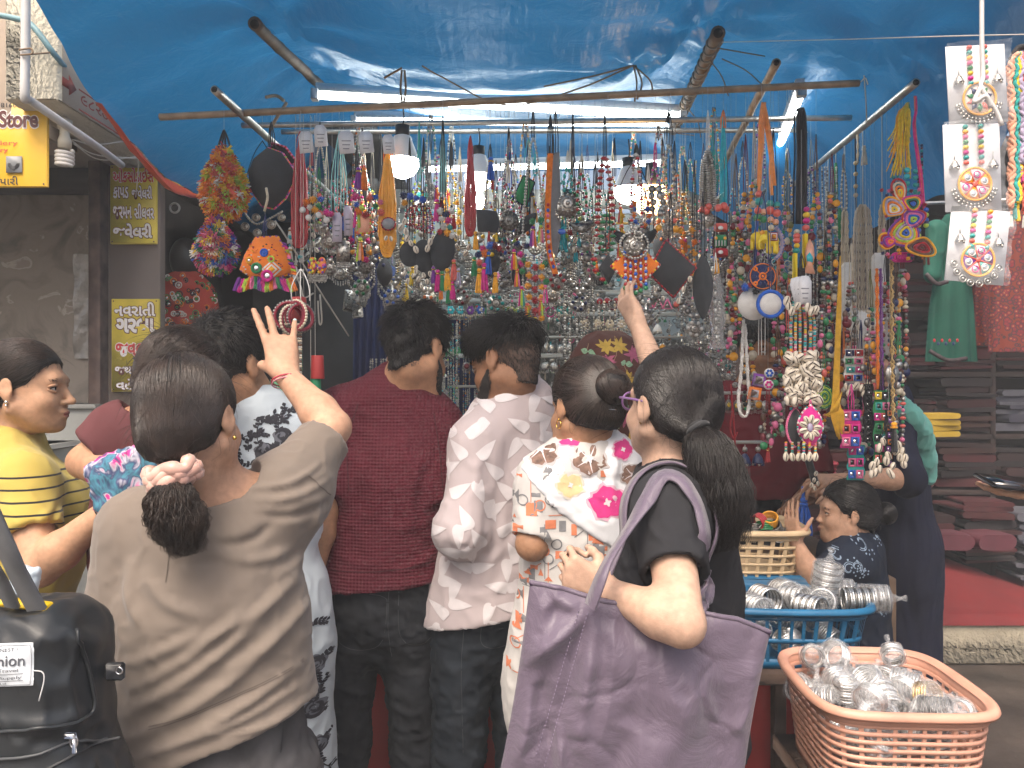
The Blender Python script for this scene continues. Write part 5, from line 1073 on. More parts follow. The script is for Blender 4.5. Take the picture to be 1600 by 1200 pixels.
# ---------- man in the floral shirt
def floral_man():
 Nb=W(384,636,1.99);Pv=W(395,960,2.0);Rb=rotm(-.05);SL,SR=W(300,690,2.0),W(452,684,2.0)
 root=thing('person','short haired man in a long pale blue shirt with black roses','person',(Pv[0],Pv[1],0))
 hc=W(360,574,1.95);Rh=rotm(-.35,-.12,-.04)
 EL,WL=W(290,830,1.96),W(300,900,2.15);ER,WR=W(462,830,2.02),W(440,850,2.24)
 sd=Sdf();head_prims(sd,hc,Rh,1.0);neck(sd,hc,Rh,Nb,.058);torso_body(sd,Nb,Pv,SL,SR,Rb,1.05)
 arm_prims(sd,SL,EL,WL);arm_prims(sd,SR,ER,WR)
 hand_prims(sd,WL,V3(0,1,.1),V3(0,0,-1),.18,right=False);hand_prims(sd,WR,V3(0,1,.1),V3(0,0,-1),.18,right=True)
 HKA=finish_legs(sd,Pv,Rb);build_body(root,sd,SK_MID,.0065)
 m=cloth('cotton_pale_blue',(.56,.63,.68),.85,(5,.05),1000)
 s=Sdf();torso_shirt(s,Nb,Pv,SL,SR,Rb,(V3(0,0,.42),V3(0,0,-1)),1.08,.78,.02,.02)
 s.squash([Pv+V3(0.02,0,.02),Pv+V3(.045,0,-.50)],[.165,.185],Rb,(1,.8,1),.05)
 sleeve(s,SL,EL,.98,None,.062,.060,.045,.046);sleeve(s,SR,ER,.98,None,.062,.060,.045,.046)
 s.ell(Nb+V3(-.01,.01,.066),(.075,.075,.056),Rb,.006,sub=True)
 P=lambda x,y,Y=1.85:W(x,y,Y)
 o,VQ=garment(root,'long_shirt',s,m,.007,amp=.004,scale=(9,9,8),seed=41,segs=[(P(400,640),P(440,730),.007,.012),(P(380,700),P(460,690),-.006,.01),(P(370,660),P(380,740),.006,.012)])
 bv=surface_of(VQ);b=MB();ik=mat('print_black',(.035,.035,.045),.85);gk=mat('print_shade',(.16,.17,.20),.85)
 def put(V,T,mm,lift=.001):lay_faces(b,bv,np.stack([V[:,0],np.full(len(V),1.9),V[:,1]],1),T,mm,lift=lift)
 def rose(cx,cz,r,sd_):
  q=random.Random(sd_);a=np.linspace(0,2*PI,25)[:-1];V,T=disc_tris(np.stack([cx+r*(1+.12*np.sin(5*a))*np.cos(a),cz+r*(1+.12*np.sin(5*a))*np.sin(a)],1),3);put(V,T,gk)
  for k in range(9):
   rr=r*(1.05-.1*k);a0=q.uniform(0,6.3);t=np.linspace(a0,a0+2.4,9);V,T=line_tris(np.stack([cx+rr*np.cos(t),cz+rr*np.sin(t)*.95],1),[.001,.003,.004,.005,.005,.005,.004,.003,.001]);put(V,T,ik,.002)
 def spray(x,z,an,L,sd_):
  q=random.Random(sd_);t=np.linspace(0,1,10);cu=q.uniform(-1,1);ax=an+cu*t;P2=np.cumsum(np.stack([np.cos(ax),np.sin(ax)],1)*L/10,0)+(x,z);V,T=line_tris(P2,.0022);put(V,T,ik)
  for k in range(1,10):
   for sg in(-1,1):
    if q.random()<.3:continue
    la=ax[k]+sg*.9;l2=q.uniform(.009,.015);tt=np.linspace(0,1,6);w=.0035*np.sin(PI*tt);p=np.concatenate([np.stack([tt*l2,w],1),np.stack([tt[::-1]*l2,-w[::-1]],1)[1:-1]]);c_,s_=math.cos(la),math.sin(la);p=p@np.array([[c_,s_],[-s_,c_]])+P2[k];V,T=disc_tris(p,1);put(V,T,ik,.0015)
 for i,(px,py,r) in enumerate(((414,705,.021),(406,724,.011),(438,682,.019),(350,720,.02),(330,680,.018),(470,706,.017),(440,730,.014),(375,690,.012),(300,720,.02),(490,1040,.022),(487,1110,.024),(493,1170,.02),(470,800,.02),(455,980,.02))):
  c=W(px,py,1.9);rose(c[0],c[2],r,i)
  for k in range(3):spray(c[0],c[2],k*2.1+i,.075,i*7+k)
 for i in range(26):q=random.Random(100+i);c=W(q.uniform(290,495),q.uniform(630,760),1.9);spray(c[0],c[2],q.uniform(0,6.3),.05,500+i)
 absorb(o,b)
 b=MB();c0=Nb+V3(-.01,.012,.012);a=np.linspace(-.3,PI+.3,22)+PI
 ring=lambda r,z:np.stack([c0[0]+r*np.cos(a),c0[1]+r*np.sin(a),np.full(len(a),c0[2]+z)],1)
 b.grid(np.stack([ring(.066,.0),ring(.068,.034),ring(.073,.036),ring(.086,.000),ring(.083,-.004)]),m);b.build('collar',root)
 trouser(root,Pv,Rb,HKA,JEANB,W(0,930,2.0),'jeans');short_hair(root,hc,Rh,1.0,HAIR,.012,3600,.022,lift=.55);shoes(root,HKA[2],Rb);return root
# ---------- woman with the watch behind the woman in taupe
def watch_woman():
 Nb=W(250,672,1.76);Pv=W(250,1020,1.78);Rb=rotm(-.25);SL,SR=W(186,676,1.73),W(320,705,1.80)
 root=thing('person','dark haired woman in a plum T-shirt with a black watch, elbow bent out','person',(Pv[0],Pv[1],0))
 hc=W(288,592,1.75);Rh=rotm(-.5,-.1,.1)
 EL,WL=W(132,722,1.70),W(212,745,1.64);ER,WR=W(335,850,1.80),W(300,840,2.0)
 sd=Sdf();head_prims(sd,hc,Rh,.93);neck(sd,hc,Rh,Nb,.05);torso_body(sd,Nb,Pv,SL,SR,Rb,1.0)
 arm_prims(sd,SL,EL,WL,(.042,.035,.033,.024));arm_prims(sd,SR,ER,WR)
 hand_prims(sd,WL,V3(.9,-.2,-.3),V3(0,.6,-.6),.165,curls=(.5,)*4,right=False);hand_prims(sd,WR,V3(0,1,0),V3(0,0,-1),.165,right=True)
 HKA=finish_legs(sd,Pv,Rb);build_body(root,sd,SK_MID,.006)
 m=cloth('jersey_plum',(.115,.040,.043),.88,(6,.1),1000)
 s=Sdf();torso_shirt(s,Nb,Pv,SL,SR,Rb,(W(250,980,1.78),V3(0,0,-1)),1.0,.76,.016)
 sleeve(s,SL,EL,.62,None,.062,.060,.045,.046);sleeve(s,SR,ER,.7,None,.06,.058,.045,.046)
 s.ell(Nb+V3(0,0,.06),(.08,.08,.05),Rb,.006,sub=True)
 garment(root,'t_shirt',s,m,.007,amp=.004,seed=51);trouser(root,Pv,Rb,HKA,DENIM,W(0,940,1.78),'jeans')
 tie=hc+Rh@np.array((0,-.105,-.02));flow_hair(root,hc,Rh,tie,None,.93,HAIRB,.010,1800,r=.0006,stray=500)
 b=MB();d,u,v=frame(EL,WL);c=lerp(EL,WL,.93);wm=mat('rubber_black',(.012,.012,.013),.5);b.torus(c,.030,.008,wm,u,v,24,6);b.bbox(c-V3(0,.032,.0),(.017,.006,.019),wm,.004);b.build('wrist_watch',root)
 shoes(root,HKA[2],Rb)
 t=thing('sling_bag','tie dye cloth sling bag in pink, teal and navy hanging behind the woman in taupe','bag',W(205,800,1.56))
 bm=mat('tie_dye',(.1,.1,.3),.85);n,l,bs=nodes_of(bm);tc=n.new('ShaderNodeTexCoord');nz=n.new('ShaderNodeTexNoise');nz.inputs['Scale'].default_value=16;nz.inputs['Detail'].default_value=3;nz.inputs['Distortion'].default_value=1.4;l.new(tc.outputs['Object'],nz.inputs['Vector']);r=n.new('ShaderNodeValToRGB');e=r.color_ramp.elements
 e[0].position=.32;e[0].color=(.03,.035,.10,1);e[1].position=.42;e[1].color=(.06,.22,.30,1)
 for ps,cc in((.47,(.05,.06,.15,1)),(.52,(.45,.45,.52,1)),(.56,(.60,.03,.24,1)),(.66,(.04,.05,.14,1))):x=e.new(ps);x.color=cc
 l.new(nz.outputs['Fac'],r.inputs['Fac']);l.new(r.outputs['Color'],bs.inputs['Base Color'])
 s=Sdf();s.box(W(205,765,1.56),(.085,.03,.085),rotm(-.1,0,-.35),.03,.02);V,Q=cloth_mesh(s,.007,.008,(22,22,12),3);world_mesh('pouch',V,[Q],[bm],t)
 b=MB();P=spline([W(225,730,1.56),W(222,690,1.57),W(235,650,1.66),W(250,640,1.80)],14);b.tube(P,.007,bm,6);b.build('strap',t)
 return root
# ---------- woman in yellow, in profile
def yellow_woman():
 Nb=W(-2,690,1.97);Pv=W(10,1000,1.95);Rb=rotm(-1.20);SL,SR=W(30,720,2.12),W(38,752,1.80)
 root=thing('person','woman in a yellow top with black stripes, seen in profile at the left edge','person',(Pv[0],Pv[1],0))
 hc=W(40,606,1.93);Rh=rotm(-1.40,-.04,-.02)
 ER,WR=W(62,888,1.70),W(176,792,1.68);EL,WL=W(130,860,2.1),W(230,800,2.15)
 sd=Sdf();head_prims(sd,hc,Rh,.98,1.0,1.05,1.08);neck(sd,hc,Rh,Nb,.046);torso_body(sd,Nb,Pv,SL,SR,Rb,1.05,.74)
 sd.squash([W(85,800,1.95),W(75,860,1.95)],[.10,.10],Rb,(1.2,.8,1),.06)
 arm_prims(sd,SR,ER,WR,(.048,.040,.037,.025));arm_prims(sd,SL,EL,WL)
 t=hand_prims(sd,WR,V3(.80,.15,.52),V3(.25,.7,-.6),.17,curls=(.5,.5,.55,.6),thumb=(.3,.3),right=True);hand_prims(sd,WL,V3(1,0,.2),V3(0,0,-1),.17,right=False)
 HKA=finish_legs(sd,Pv,Rb);build_body(root,sd,SK_WARM,.0045)
 m=cloth('jersey_yellow',(.45,.345,.080),.88,(6,.06),1000);n,l,bs=nodes_of(m)
 tc=n.new('ShaderNodeTexCoord');sx=n.new('ShaderNodeSeparateXYZ');l.new(tc.outputs['Object'],sx.inputs[0]);z=sx.outputs['Z']
 f=mth(n,l,'FRACT',mth(n,l,'MULTIPLY',mth(n,l,'SUBTRACT',z,1.100),1/.0265));st=mth(n,l,'LESS_THAN',f,.17);st=mth(n,l,'MULTIPLY',st,mth(n,l,'GREATER_THAN',z,1.135));st=mth(n,l,'MULTIPLY',st,mth(n,l,'LESS_THAN',z,1.298))
 mx=n.new('ShaderNodeMix');mx.data_type='RGBA';old=bs.inputs['Base Color'].links[0].from_socket;l.new(st,mx.inputs['Factor']);l.new(old,mx.inputs['A']);mx.inputs['B'].default_value=(.018,.018,.02,1);l.new(mx.outputs['Result'],bs.inputs['Base Color'])
 s=Sdf();torso_shirt(s,Nb,Pv,SL,SR,Rb,(W(10,1040,1.95),V3(0,0,-1)),1.12,.80,.018)
 s.squash([W(85,800,1.95),W(75,860,1.95)],[.118,.114],Rb,(1.2,.8,1),.06)
 sleeve(s,SR,ER,.62,None,.064,.063,.05,.047);sleeve(s,SL,EL,.6,None,.066,.064,.05,.05)
 s.ell(Nb+V3(.01,0,.065),(.092,.09,.052),Rb,.006,sub=True)
 P=lambda x,y,Y=1.72:W(x,y,Y)
 garment(root,'striped_top',s,m,.006,amp=.003,scale=(11,11,8),seed=61,segs=[(P(95,790),P(60,850),.006,.012),(P(108,770,1.8),P(92,850,1.8),-.008,.012),(P(20,760),P(50,840),.004,.014),(P(110,880,1.85),P(90,960,1.85),.006,.014)])
 trouser(root,Pv,Rb,HKA,DENIM,W(0,980,1.95),'jeans')
 tie=hc+Rh@np.array((0,-.11,-.03));flow_hair(root,hc,Rh,tie,[tie,tie+V3(-.02,0,-.05),tie+V3(-.04,0,-.12)],.98,HAIRB,.008,2600,(.02,.03,.02),r=.0005,stray=160)
 eyes(root,hc,Rh,.98,EYEW,EYED,SK_WARM);lips(root,hc,Rh,.98)
 b=MB();T=lambda*p:hc+Rh@np.array(p);b.sph(T(.084,-.006,-.036),.0045,mat('silver_bright',(.75,.74,.72),.2,1.0));b.sph(T(.084,-.006,-.044),.003,MATS['silver_bright']);b.build('earring',root)
 b=MB();d,u,v=frame(WR,WR+(WR-ER));b.torus(WR-d*.02,.030,.0016,mat('thread_black',(.01,.01,.01),.7),u,v,22,5);b.build('thread_bracelet',root)
 shoes(root,HKA[2],Rb);return root
# ---------- the woman with the flowered headscarf
def scarf_woman():
 hc=W(948,592,2.36);Nb=W(955,668,2.40);Pv=W(955,930,2.42);Rb=rotm(-.1);SL,SR=W(885,712,2.40),W(1020,712,2.40);Rh=rotm(.15,-.15)
 root=thing('person','woman under a brown headscarf with yellow, pink and green flowers, facing the stall','person',(Pv[0],Pv[1],0))
 sd=Sdf();head_prims(sd,hc,Rh,.97);neck(sd,hc,Rh,Nb,.05);torso_body(sd,Nb,Pv,SL,SR,Rb,.92)
 EL,WL=W(880,830,2.40),W(900,810,2.6);ER,WR=W(1030,830,2.4),W(1000,810,2.6)
 arm_prims(sd,SL,EL,WL);arm_prims(sd,SR,ER,WR);hand_prims(sd,WL,V3(0,1,.1),V3(0,0,-1),.165,right=False);hand_prims(sd,WR,V3(0,1,.1),V3(0,0,-1),.165,right=True)
 HKA=finish_legs(sd,Pv,Rb);build_body(root,sd,SK_MID,.008)
 m=cloth('scarf_brown',(.105,.042,.034),.8,(9,.15),900)
 s=Sdf();s.ell(hc+V3(0,-.02,.026),(.126,.135,.122),Rh,.04);s.cone(hc+V3(0,-.05,-.02),Nb+V3(0,-.04,-.02),.105,.110,.05);s.cone(Nb,SL,.085,.066,.06);s.cone(Nb,SR,.085,.066,.06)
 s.squash([lerp(Nb,Pv,.15),lerp(Nb,Pv,.5),Pv,Pv+V3(0,0,-.30)],[.150,.165,.170,.19],Rb,(1,.78,1),.06);s.ell(hc+Rh@np.array((0,.11,-.01)),(.07,.07,.10),Rh,.01,sub=True)
 P=lambda x,y,Y=2.26:W(x,y,Y)
 g=[(P(900,560),P(905,680),.007,.014),(P(940,650),P(990,730),.010,.014),(P(960,640),P(1010,700),-.008,.012),(P(925,680),P(980,760),.009,.014),(P(980,600),P(1000,680),.008,.014),(P(965,560),P(985,640),-.005,.014),(P(940,690),P(1000,770),-.008,.012)]
 o,VQ=garment(root,'headscarf',s,m,.008,amp=.006,scale=(10,10,7),seed=71,segs=g);bv=surface_of(VQ);b=MB()
 cs=[mat('print_yellow',(.55,.36,.06),.8,var=(60,.2)),mat('print_rose',(.42,.10,.18),.8,var=(60,.2)),mat('print_mint',(.25,.42,.26),.8,var=(60,.2)),mat('print_tan',(.36,.24,.15),.8,var=(60,.2))]
 def put(V,T,mm,lift=.0015):lay_faces(b,bv,np.stack([V[:,0],np.full(len(V),2.2),V[:,1]],1),T,mm,lift=lift)
 pts=[(895,603,0),(945,550,0),(965,548,0),(920,556,2),(918,578,2),(944,572,1),(972,575,2),(985,560,1),(963,628,2),(971,640,2),(975,658,1),(962,665,2),(985,690,0),(1000,640,1),(880,640,1),(990,600,2),(1000,720,1),(960,700,3),(905,640,3),(930,600,3),(1010,700,2),(985,620,3),(975,600,0),(1005,670,0),(945,690,1),(985,735,3),(955,610,1),(890,670,2)]
 for i,(px,py,k) in enumerate(pts):
  q=random.Random(i);c=W(948+(px-948)*1.05,py-6,2.25);n_=9 if k!=2 else 2
  for j in range(n_):
   an=j*2*PI/n_+q.uniform(-.25,.25)+i;L=(.026 if k!=2 else.020)*q.uniform(.7,1.25);t=np.linspace(0,1,7);w=(.0055 if k!=2 else.009)*np.sin(PI*t**.8);cu=q.uniform(-.4,.4)*t*t*L
   up=np.stack([t*L,w+cu],1);dn=np.stack([t[::-1]*L,-w[::-1]+cu[::-1]],1)[1:-1];p=np.concatenate([up,dn]);c_,s_=math.cos(an),math.sin(an);p=p@np.array([[c_,s_],[-s_,c_]])+(c[0],c[2]);V,T=disc_tris(p,1);put(V,T,cs[k],.0012+.0003*(j%4))
 for i in range(70):
  q=random.Random(300+i);c=W(q.uniform(880,1015),q.uniform(535,760),2.25);an=q.uniform(0,6.3);t=np.linspace(0,1,7);a=an+q.uniform(-1.5,1.5)*t;P2=np.cumsum(np.stack([np.cos(a),np.sin(a)],1)*.006,0)+(c[0],c[2]);V,T=line_tris(P2,.0014);put(V,T,cs[3],.001)
 absorb(o,b);return root
# ---------- stall keeper behind the counter
def seller():
 hc=W(1190,545,3.02);Nb=W(1172,620,3.08);Pv=W(1160,840,3.1);Rb=rotm(PI-.15);SL,SR=W(1255,648,3.08),W(1085,648,3.06);Rh=rotm(PI+.2,-.2)
 root=thing('person','stall keeper in a dark red T-shirt standing behind the hanging necklaces','person',(Pv[0],Pv[1],0))
 sd=Sdf();head_prims(sd,hc,Rh,1.0);neck(sd,hc,Rh,Nb,.058);torso_body(sd,Nb,Pv,SL,SR,Rb,1.12)
 EL,WL=W(1280,760,3.0),W(1240,790,2.85);ER,WR=W(1055,760,3.0),W(1090,780,2.85)
 arm_prims(sd,SL,EL,WL);arm_prims(sd,SR,ER,WR);hand_prims(sd,WL,V3(-.3,-.8,0),V3(0,0,-1),.18,right=False);hand_prims(sd,WR,V3(.3,-.8,0),V3(0,0,-1),.18,right=True)
 HKA=finish_legs(sd,Pv,Rb);build_body(root,sd,SK_DARK,.008)
 s=Sdf();torso_shirt(s,Nb,Pv,SL,SR,Rb,(W(1160,772,3.1),V3(0,0,-1)),1.30,.84,.02,.01)
 sleeve(s,SL,EL,.85,None,.07,.068,.05,.05);sleeve(s,SR,ER,.85,None,.07,.068,.05,.05);s.ell(Nb+V3(0,0,.06),(.08,.08,.05),Rb,.006,sub=True)
 P=lambda x,y,Y=2.9:W(x,y,Y)
 garment(root,'t_shirt',s,cloth('jersey_dark_red',(.15,.014,.022),.85,(5,.1),900),.009,amp=.006,scale=(7,7,9),seed=81,segs=[(P(1120,740),P(1230,700),.008,.02),(P(1150,700),P(1240,660),-.006,.02),(P(1100,700),P(1130,640),.006,.02)])
 trouser(root,Pv,Rb,HKA,DENIM,W(0,745,3.1),'jeans',rh=.165);short_hair(root,hc,Rh,1.0,HAIR,.014,900,.03,r=.0014);eyes(root,hc,Rh,1,EYEW,EYED,SK_DARK);lips(root,hc,Rh,1);return root
# ---------- woman in navy handing over jewellery
def navy_woman():
 hc=W(1362,548,2.76);Nb=W(1380,618,2.80);Pv=W(1410,860,2.82);Rb=rotm(1.35);SL,SR=W(1398,668,2.66),W(1395,655,2.98);Rh=rotm(1.4,-.25)
 root=thing('person','woman in a long navy dress with a teal scarf on her shoulder','person',(Pv[0],Pv[1],0))
 EL,WL=W(1418,748,2.56),W(1322,750,2.52);ER,WR=W(1400,760,2.95),W(1300,770,2.85)
 sd=Sdf();head_prims(sd,hc,Rh,.97);neck(sd,hc,Rh,Nb,.05);torso_body(sd,Nb,Pv,SL,SR,Rb,.9,.6);arm_prims(sd,SL,EL,WL,(.040,.034,.031,.023));arm_prims(sd,SR,ER,WR)
 hand_prims(sd,WL,V3(-1,0,-.05),V3(-.1,.4,-.9),.17,curls=(.6,.55,.55,.6),thumb=(.6,.5),right=False);hand_prims(sd,WR,V3(-1,0,0),V3(0,-.3,-1),.17,right=True)
 HKA=finish_legs(sd,Pv,Rb,(.055,.045,.034),w=.05,sp=.055);build_body(root,sd,SK_LIGHT,.0065)
 m=cloth('crepe_navy',(.016,.018,.035),.85,(7,.2),800)
 s=Sdf();torso_shirt(s,Nb,Pv,SL,SR,Rb,(V3(0,0,.10),V3(0,0,-1)),1.0,.66,.010,.0);s.squash([Pv,Pv+V3(-.005,0,-.74)],[.135,.158],Rb,(1,.86,1),.05)
 sleeve(s,SL,EL,1.10,WL,.052,.048,.045,.040);sleeve(s,SR,ER,1.1,WR,.06,.056,.045,.045);s.ell(Nb+V3(0,0,.06),(.08,.08,.05),Rb,.006,sub=True)
 P=lambda x,y,Y=2.66:W(x,y,Y)
 garment(root,'dress',s,m,.009,amp=.008,scale=(12,12,2.5),seed=91,segs=[(P(1400,760),P(1410,1030),.010,.02),(P(1425,780),P(1440,1020),-.010,.02),(P(1380,790),P(1385,1000),-.010,.016)])
 b=MB();tm=cloth('scarf_teal',(.13,.36,.31),.8,(10,.1),900)
 s4=Sdf();s4.chain(spline([W(1378,622,2.78),W(1398,632,2.66),W(1424,652,2.63),W(1442,690,2.68),W(1448,745,2.74)],9),[.034]*9,.03);V,Q=cloth_mesh(s4,.006,.005,(30,30,9),7);b.add(V,Q,None,tm);b.build('scarf',root)
 tie=hc+Rh@np.array((0,-.11,-.0));flow_hair(root,hc,Rh,tie,None,.97,HAIR,.012,900,r=.0012,stray=50);eyes(root,hc,Rh,.97,EYEW,EYED)
 b=MB();d,u,v=frame(EL,WL);c=lerp(EL,WL,.96);sm=MATS['steel'];b.torus(c,.030,.006,sm,u,v,26,5);b.lathe([(0,.004),(.013,.004),(.015,0),(.013,-.003)],c+V3(0,-.030,.0),sm,16,rotm(0,PI/2));b.build('wrist_watch',root)
 shoes(root,HKA[2],Rb);return root,WL
# ---------- the girl
def girl():
 hc=W(1322,800,2.38);Nb=W(1330,855,2.40);Pv=W(1322,1010,2.42);Rb=rotm(1.25);SL,SR=W(1326,878,2.31),W(1322,872,2.50);Rh=rotm(1.42,-.02);s_=.80
 root=thing('person','little girl in a navy paisley dress in profile among the baskets, one hand up','child',(Pv[0],Pv[1],0))
 EL,WL=W(1272,905,2.27),W(1243,846,2.28);ER,WR=W(1290,930,2.5),W(1250,890,2.5)
 sd=Sdf();head_prims(sd,hc,Rh,s_,.9,.8,1.06);neck(sd,hc,Rh,Nb,.042,s_);torso_body(sd,Nb,Pv,SL,SR,Rb,.74,.75);arm_prims(sd,SL,EL,WL,(.036,.030,.027,.019));arm_prims(sd,SR,ER,WR,(.036,.03,.027,.019))
 hand_prims(sd,WL,V3(-.15,.1,1),V3(.8,.5,.1),.125,curls=(.15,.15,.15,.2),spread=.06,right=False);hand_prims(sd,WR,V3(-1,0,0),V3(0,0,-1),.125,right=True)
 H,K,A=foot_pts(Pv,Rb,.06,.30,.065)
 for h,k,a in zip(H,K,A):leg_prims(sd,h,k,a,Rb[:,1],(.062,.042,.030))
 build_body(root,sd,SK_LIGHT,.0048);m=cloth('cotton_navy',(.014,.020,.036),.85,(9,.15),900)
 s=Sdf();torso_shirt(s,Nb,Pv,SL,SR,Rb,(V3(0,0,.32),V3(0,0,-1)),.80,.84,.018,.02);s.squash([Pv,Pv+V3(0,0,-.34)],[.125,.16],Rb,(1,.9,1),.05);sleeve(s,SL,EL,.98,None,.050,.050,.04,.036);sleeve(s,SR,ER,.98,None,.05,.05,.04,.036);s.ell(Nb+V3(0,0,.05),(.062,.062,.042),Rb,.006,sub=True)
 o,VQ=garment(root,'dress',s,m,.006,amp=.004,scale=(12,12,10),seed=95);bv=surface_of(VQ);b=MB();pm=mat('print_ice',(.26,.34,.44),.8,var=(60,.2))
 def put(V,T):lay_faces(b,bv,np.stack([V[:,0],np.full(len(V),2.3),V[:,1]],1),T,pm,lift=.0012)
 for i in range(46):
  q=random.Random(i);c=W(q.uniform(1250,1385),q.uniform(835,960),2.3);an=q.uniform(0,6.3);t=np.linspace(0,1,14)
  if i%2:a=an+5.2*t;r=.016*(1-.75*t);V,T=line_tris(np.stack([c[0]+r*np.cos(a),c[2]+r*np.sin(a)],1),.0026*(1-.5*t));put(V,T);V,T=line_tris(np.stack([c[0]+1.35*r*np.cos(a),c[2]+1.35*r*np.sin(a)],1),.0016);put(V,T)
  else:
   for k in range(9):aa=q.uniform(0,6.3);r=q.uniform(.004,.02);x,z=c[0]+r*math.cos(aa),c[2]+r*math.sin(aa);a=np.linspace(0,2*PI,7)[:-1];V,T=disc_tris(np.stack([x+.0028*np.cos(a),z+.0028*np.sin(a)],1),1);put(V,T)
 absorb(o,b)
 tie=hc+Rh@np.array((0,-.092,.0));bc=hc+Rh@np.array((0,-.115,-.004));flow_hair(root,hc,Rh,tie,None,s_,HAIR,.011,1500,bun=(bc,(.034,.032,.034)),r=.0007,stray=200);eyes(root,hc,Rh,s_,EYEW,EYED,SK_LIGHT);lips(root,hc,Rh,s_);shoes(root,A,Rb);return root,WL
# ---------- the one whose hand and phone come in from the right
def phone_person():
 Pv=W(1790,1050,1.75);Nb=W(1790,690,1.75);Rb=rotm(1.3);SL,SR=W(1780,740,1.62),W(1800,735,1.90);hc=W(1780,600,1.73);Rh=rotm(1.2,-.3)
 root=thing('person','person at the right edge of whom only a hand with a phone shows','person',(Pv[0],Pv[1],0))
 EL,WL=W(1760,880,1.60),W(1652,770,1.68);ER,WR=W(1800,900,1.9),W(1820,1000,1.9)
 sd=Sdf();head_prims(sd,hc,Rh);neck(sd,hc,Rh,Nb);torso_body(sd,Nb,Pv,SL,SR,Rb);arm_prims(sd,SL,EL,WL);arm_prims(sd,SR,ER,WR);hand_prims(sd,WL,V3(-1,.15,-.05),V3(0,.1,.99),.165,curls=(.16,.2,.22,.26),thumb=(.25,.15),spread=.04,right=False);hand_prims(sd,WR,V3(0,0,-1),V3(-1,0,0),.18,right=True)
 HKA=finish_legs(sd,Pv,Rb);build_body(root,sd,SK_LIGHT,.0055);s=Sdf();torso_shirt(s,Nb,Pv,SL,SR,Rb,(Pv-V3(0,0,.05),V3(0,0,-1)));sleeve(s,SL,EL,.7);sleeve(s,SR,ER,.7);garment(root,'t_shirt',s,cloth('jersey_grey',(.2,.2,.21)),.009,seed=99);trouser(root,Pv,Rb,HKA,DENIM,Pv+V3(0,0,.05),'jeans');short_hair(root,hc,Rh,1,HAIR,.014,600,.03,r=.0014);shoes(root,HKA[2],Rb)
 t=thing('mobile_phone','dark mobile phone held flat by a hand at the right edge','phone',W(1577,755,1.66));b=MB();b.bbox(W(1577,755,1.66),(.062,.036,.0045),mat('phone_black',(.012,.012,.015),.25),.003,rotm(.1,.25,.12));b.build('case',t);b=MB();b.box(W(1577,755,1.66)+rotm(.1,.25,.12)@V3(0,0,.0052),(.058,.033,.0004),mat('glass_black',(.005,.005,.006),.06,coat=1),rotm(.1,.25,.12));b.build('screen',t)
 return root
taupe_woman();_bw=black_woman();maroon_man();leaf_man();dupatta_woman();floral_man();watch_woman();yellow_woman();scarf_woman();seller();_nw=navy_woman();_gl=girl();phone_person()
# ------------------------------------------------------------------ jewellery
PAL=dict(red=(.42,.022,.030),maroon=(.16,.012,.022),orange=(.80,.20,.02),amber=(.85,.38,.02),yellow=(.80,.55,.03),lime=(.42,.58,.06),green=(.03,.24,.09),teal=(.03,.33,.30),aqua=(.25,.55,.55),blue=(.02,.11,.50),navy=(.015,.025,.10),purple=(.20,.04,.30),magenta=(.62,.02,.24),pink=(.75,.16,.32),coral=(.70,.13,.10),white=(.72,.70,.66),cream=(.62,.54,.40),black=(.014,.013,.015),charcoal=(.035,.038,.042),brown=(.14,.07,.04),grey=(.25,.25,.26),turquoise=(.02,.45,.52),olive=(.18,.18,.05),peach=(.78,.38,.25),lilac=(.42,.36,.50))
def yarn(c):return mat('yarn_'+c,PAL[c],.95,var=(90,.22),bump=(400,.6,.001),sheen=.3)
def bead(c):return mat('bead_'+c,PAL[c],.28,var=(40,.12),spec=.6)
def felt(c):return mat('felt_'+c,PAL[c],.92,var=(30,.15),bump=(500,.5,.001),sheen=.2)
SIL=mat('silver_aged',(.50,.48,.44),.34,1.0,var=(160,.45),bump=(300,.5,.001));SILD=mat('silver_dark',(.26,.25,.23),.42,1.0,var=(160,.5),bump=(300,.6,.001));GOLD=MATS['gold'];SHELL=mat('cowrie_shell',(.70,.62,.50),.35,var=(70,.14));SLIT=mat('cowrie_slit',(.06,.04,.03),.8);CARD=mat('tag_card',(.70,.70,.72),.6);THR=mat('thread_clear',(.45,.45,.44),.5);MIRR=MATS['mirror']
def rod_front(px):return 183-(px-250)*53/1092
def u_path(top,w,L,n=40,sag=1.0,dx=0):
 """a loop that hangs from one spot: down on the left, round the bottom, up on the right"""
 t=np.linspace(0,1,n);s=np.abs(2*t-1);x=np.sign(t-.5)*w*np.where(s>.5,np.sin((1-s)*PI)**.7,np.sqrt(np.maximum(0,1-((.5-s)/.5)**2)) if sag else 1);x=np.sign(t-.5)*w*np.minimum(1,((1-s)*2.2)**.6)*np.minimum(1,(s*6)**.5);z=-L*(1-s**1.0);z=-L*np.where(s<.12,1-(s/.12)**2*.06,(1-s)/.88*.94)
 return np.asarray(top)+np.stack([x+dx*(1-s),-.006*np.sin(t*PI),z],1)
def along(P,step,off=0):
 d=np.r_[0,np.cumsum(np.linalg.norm(np.diff(P,axis=0),axis=1))];q=np.arange(off,d[-1],step);return np.stack([np.interp(q,d,P[:,i]) for i in range(3)],1)
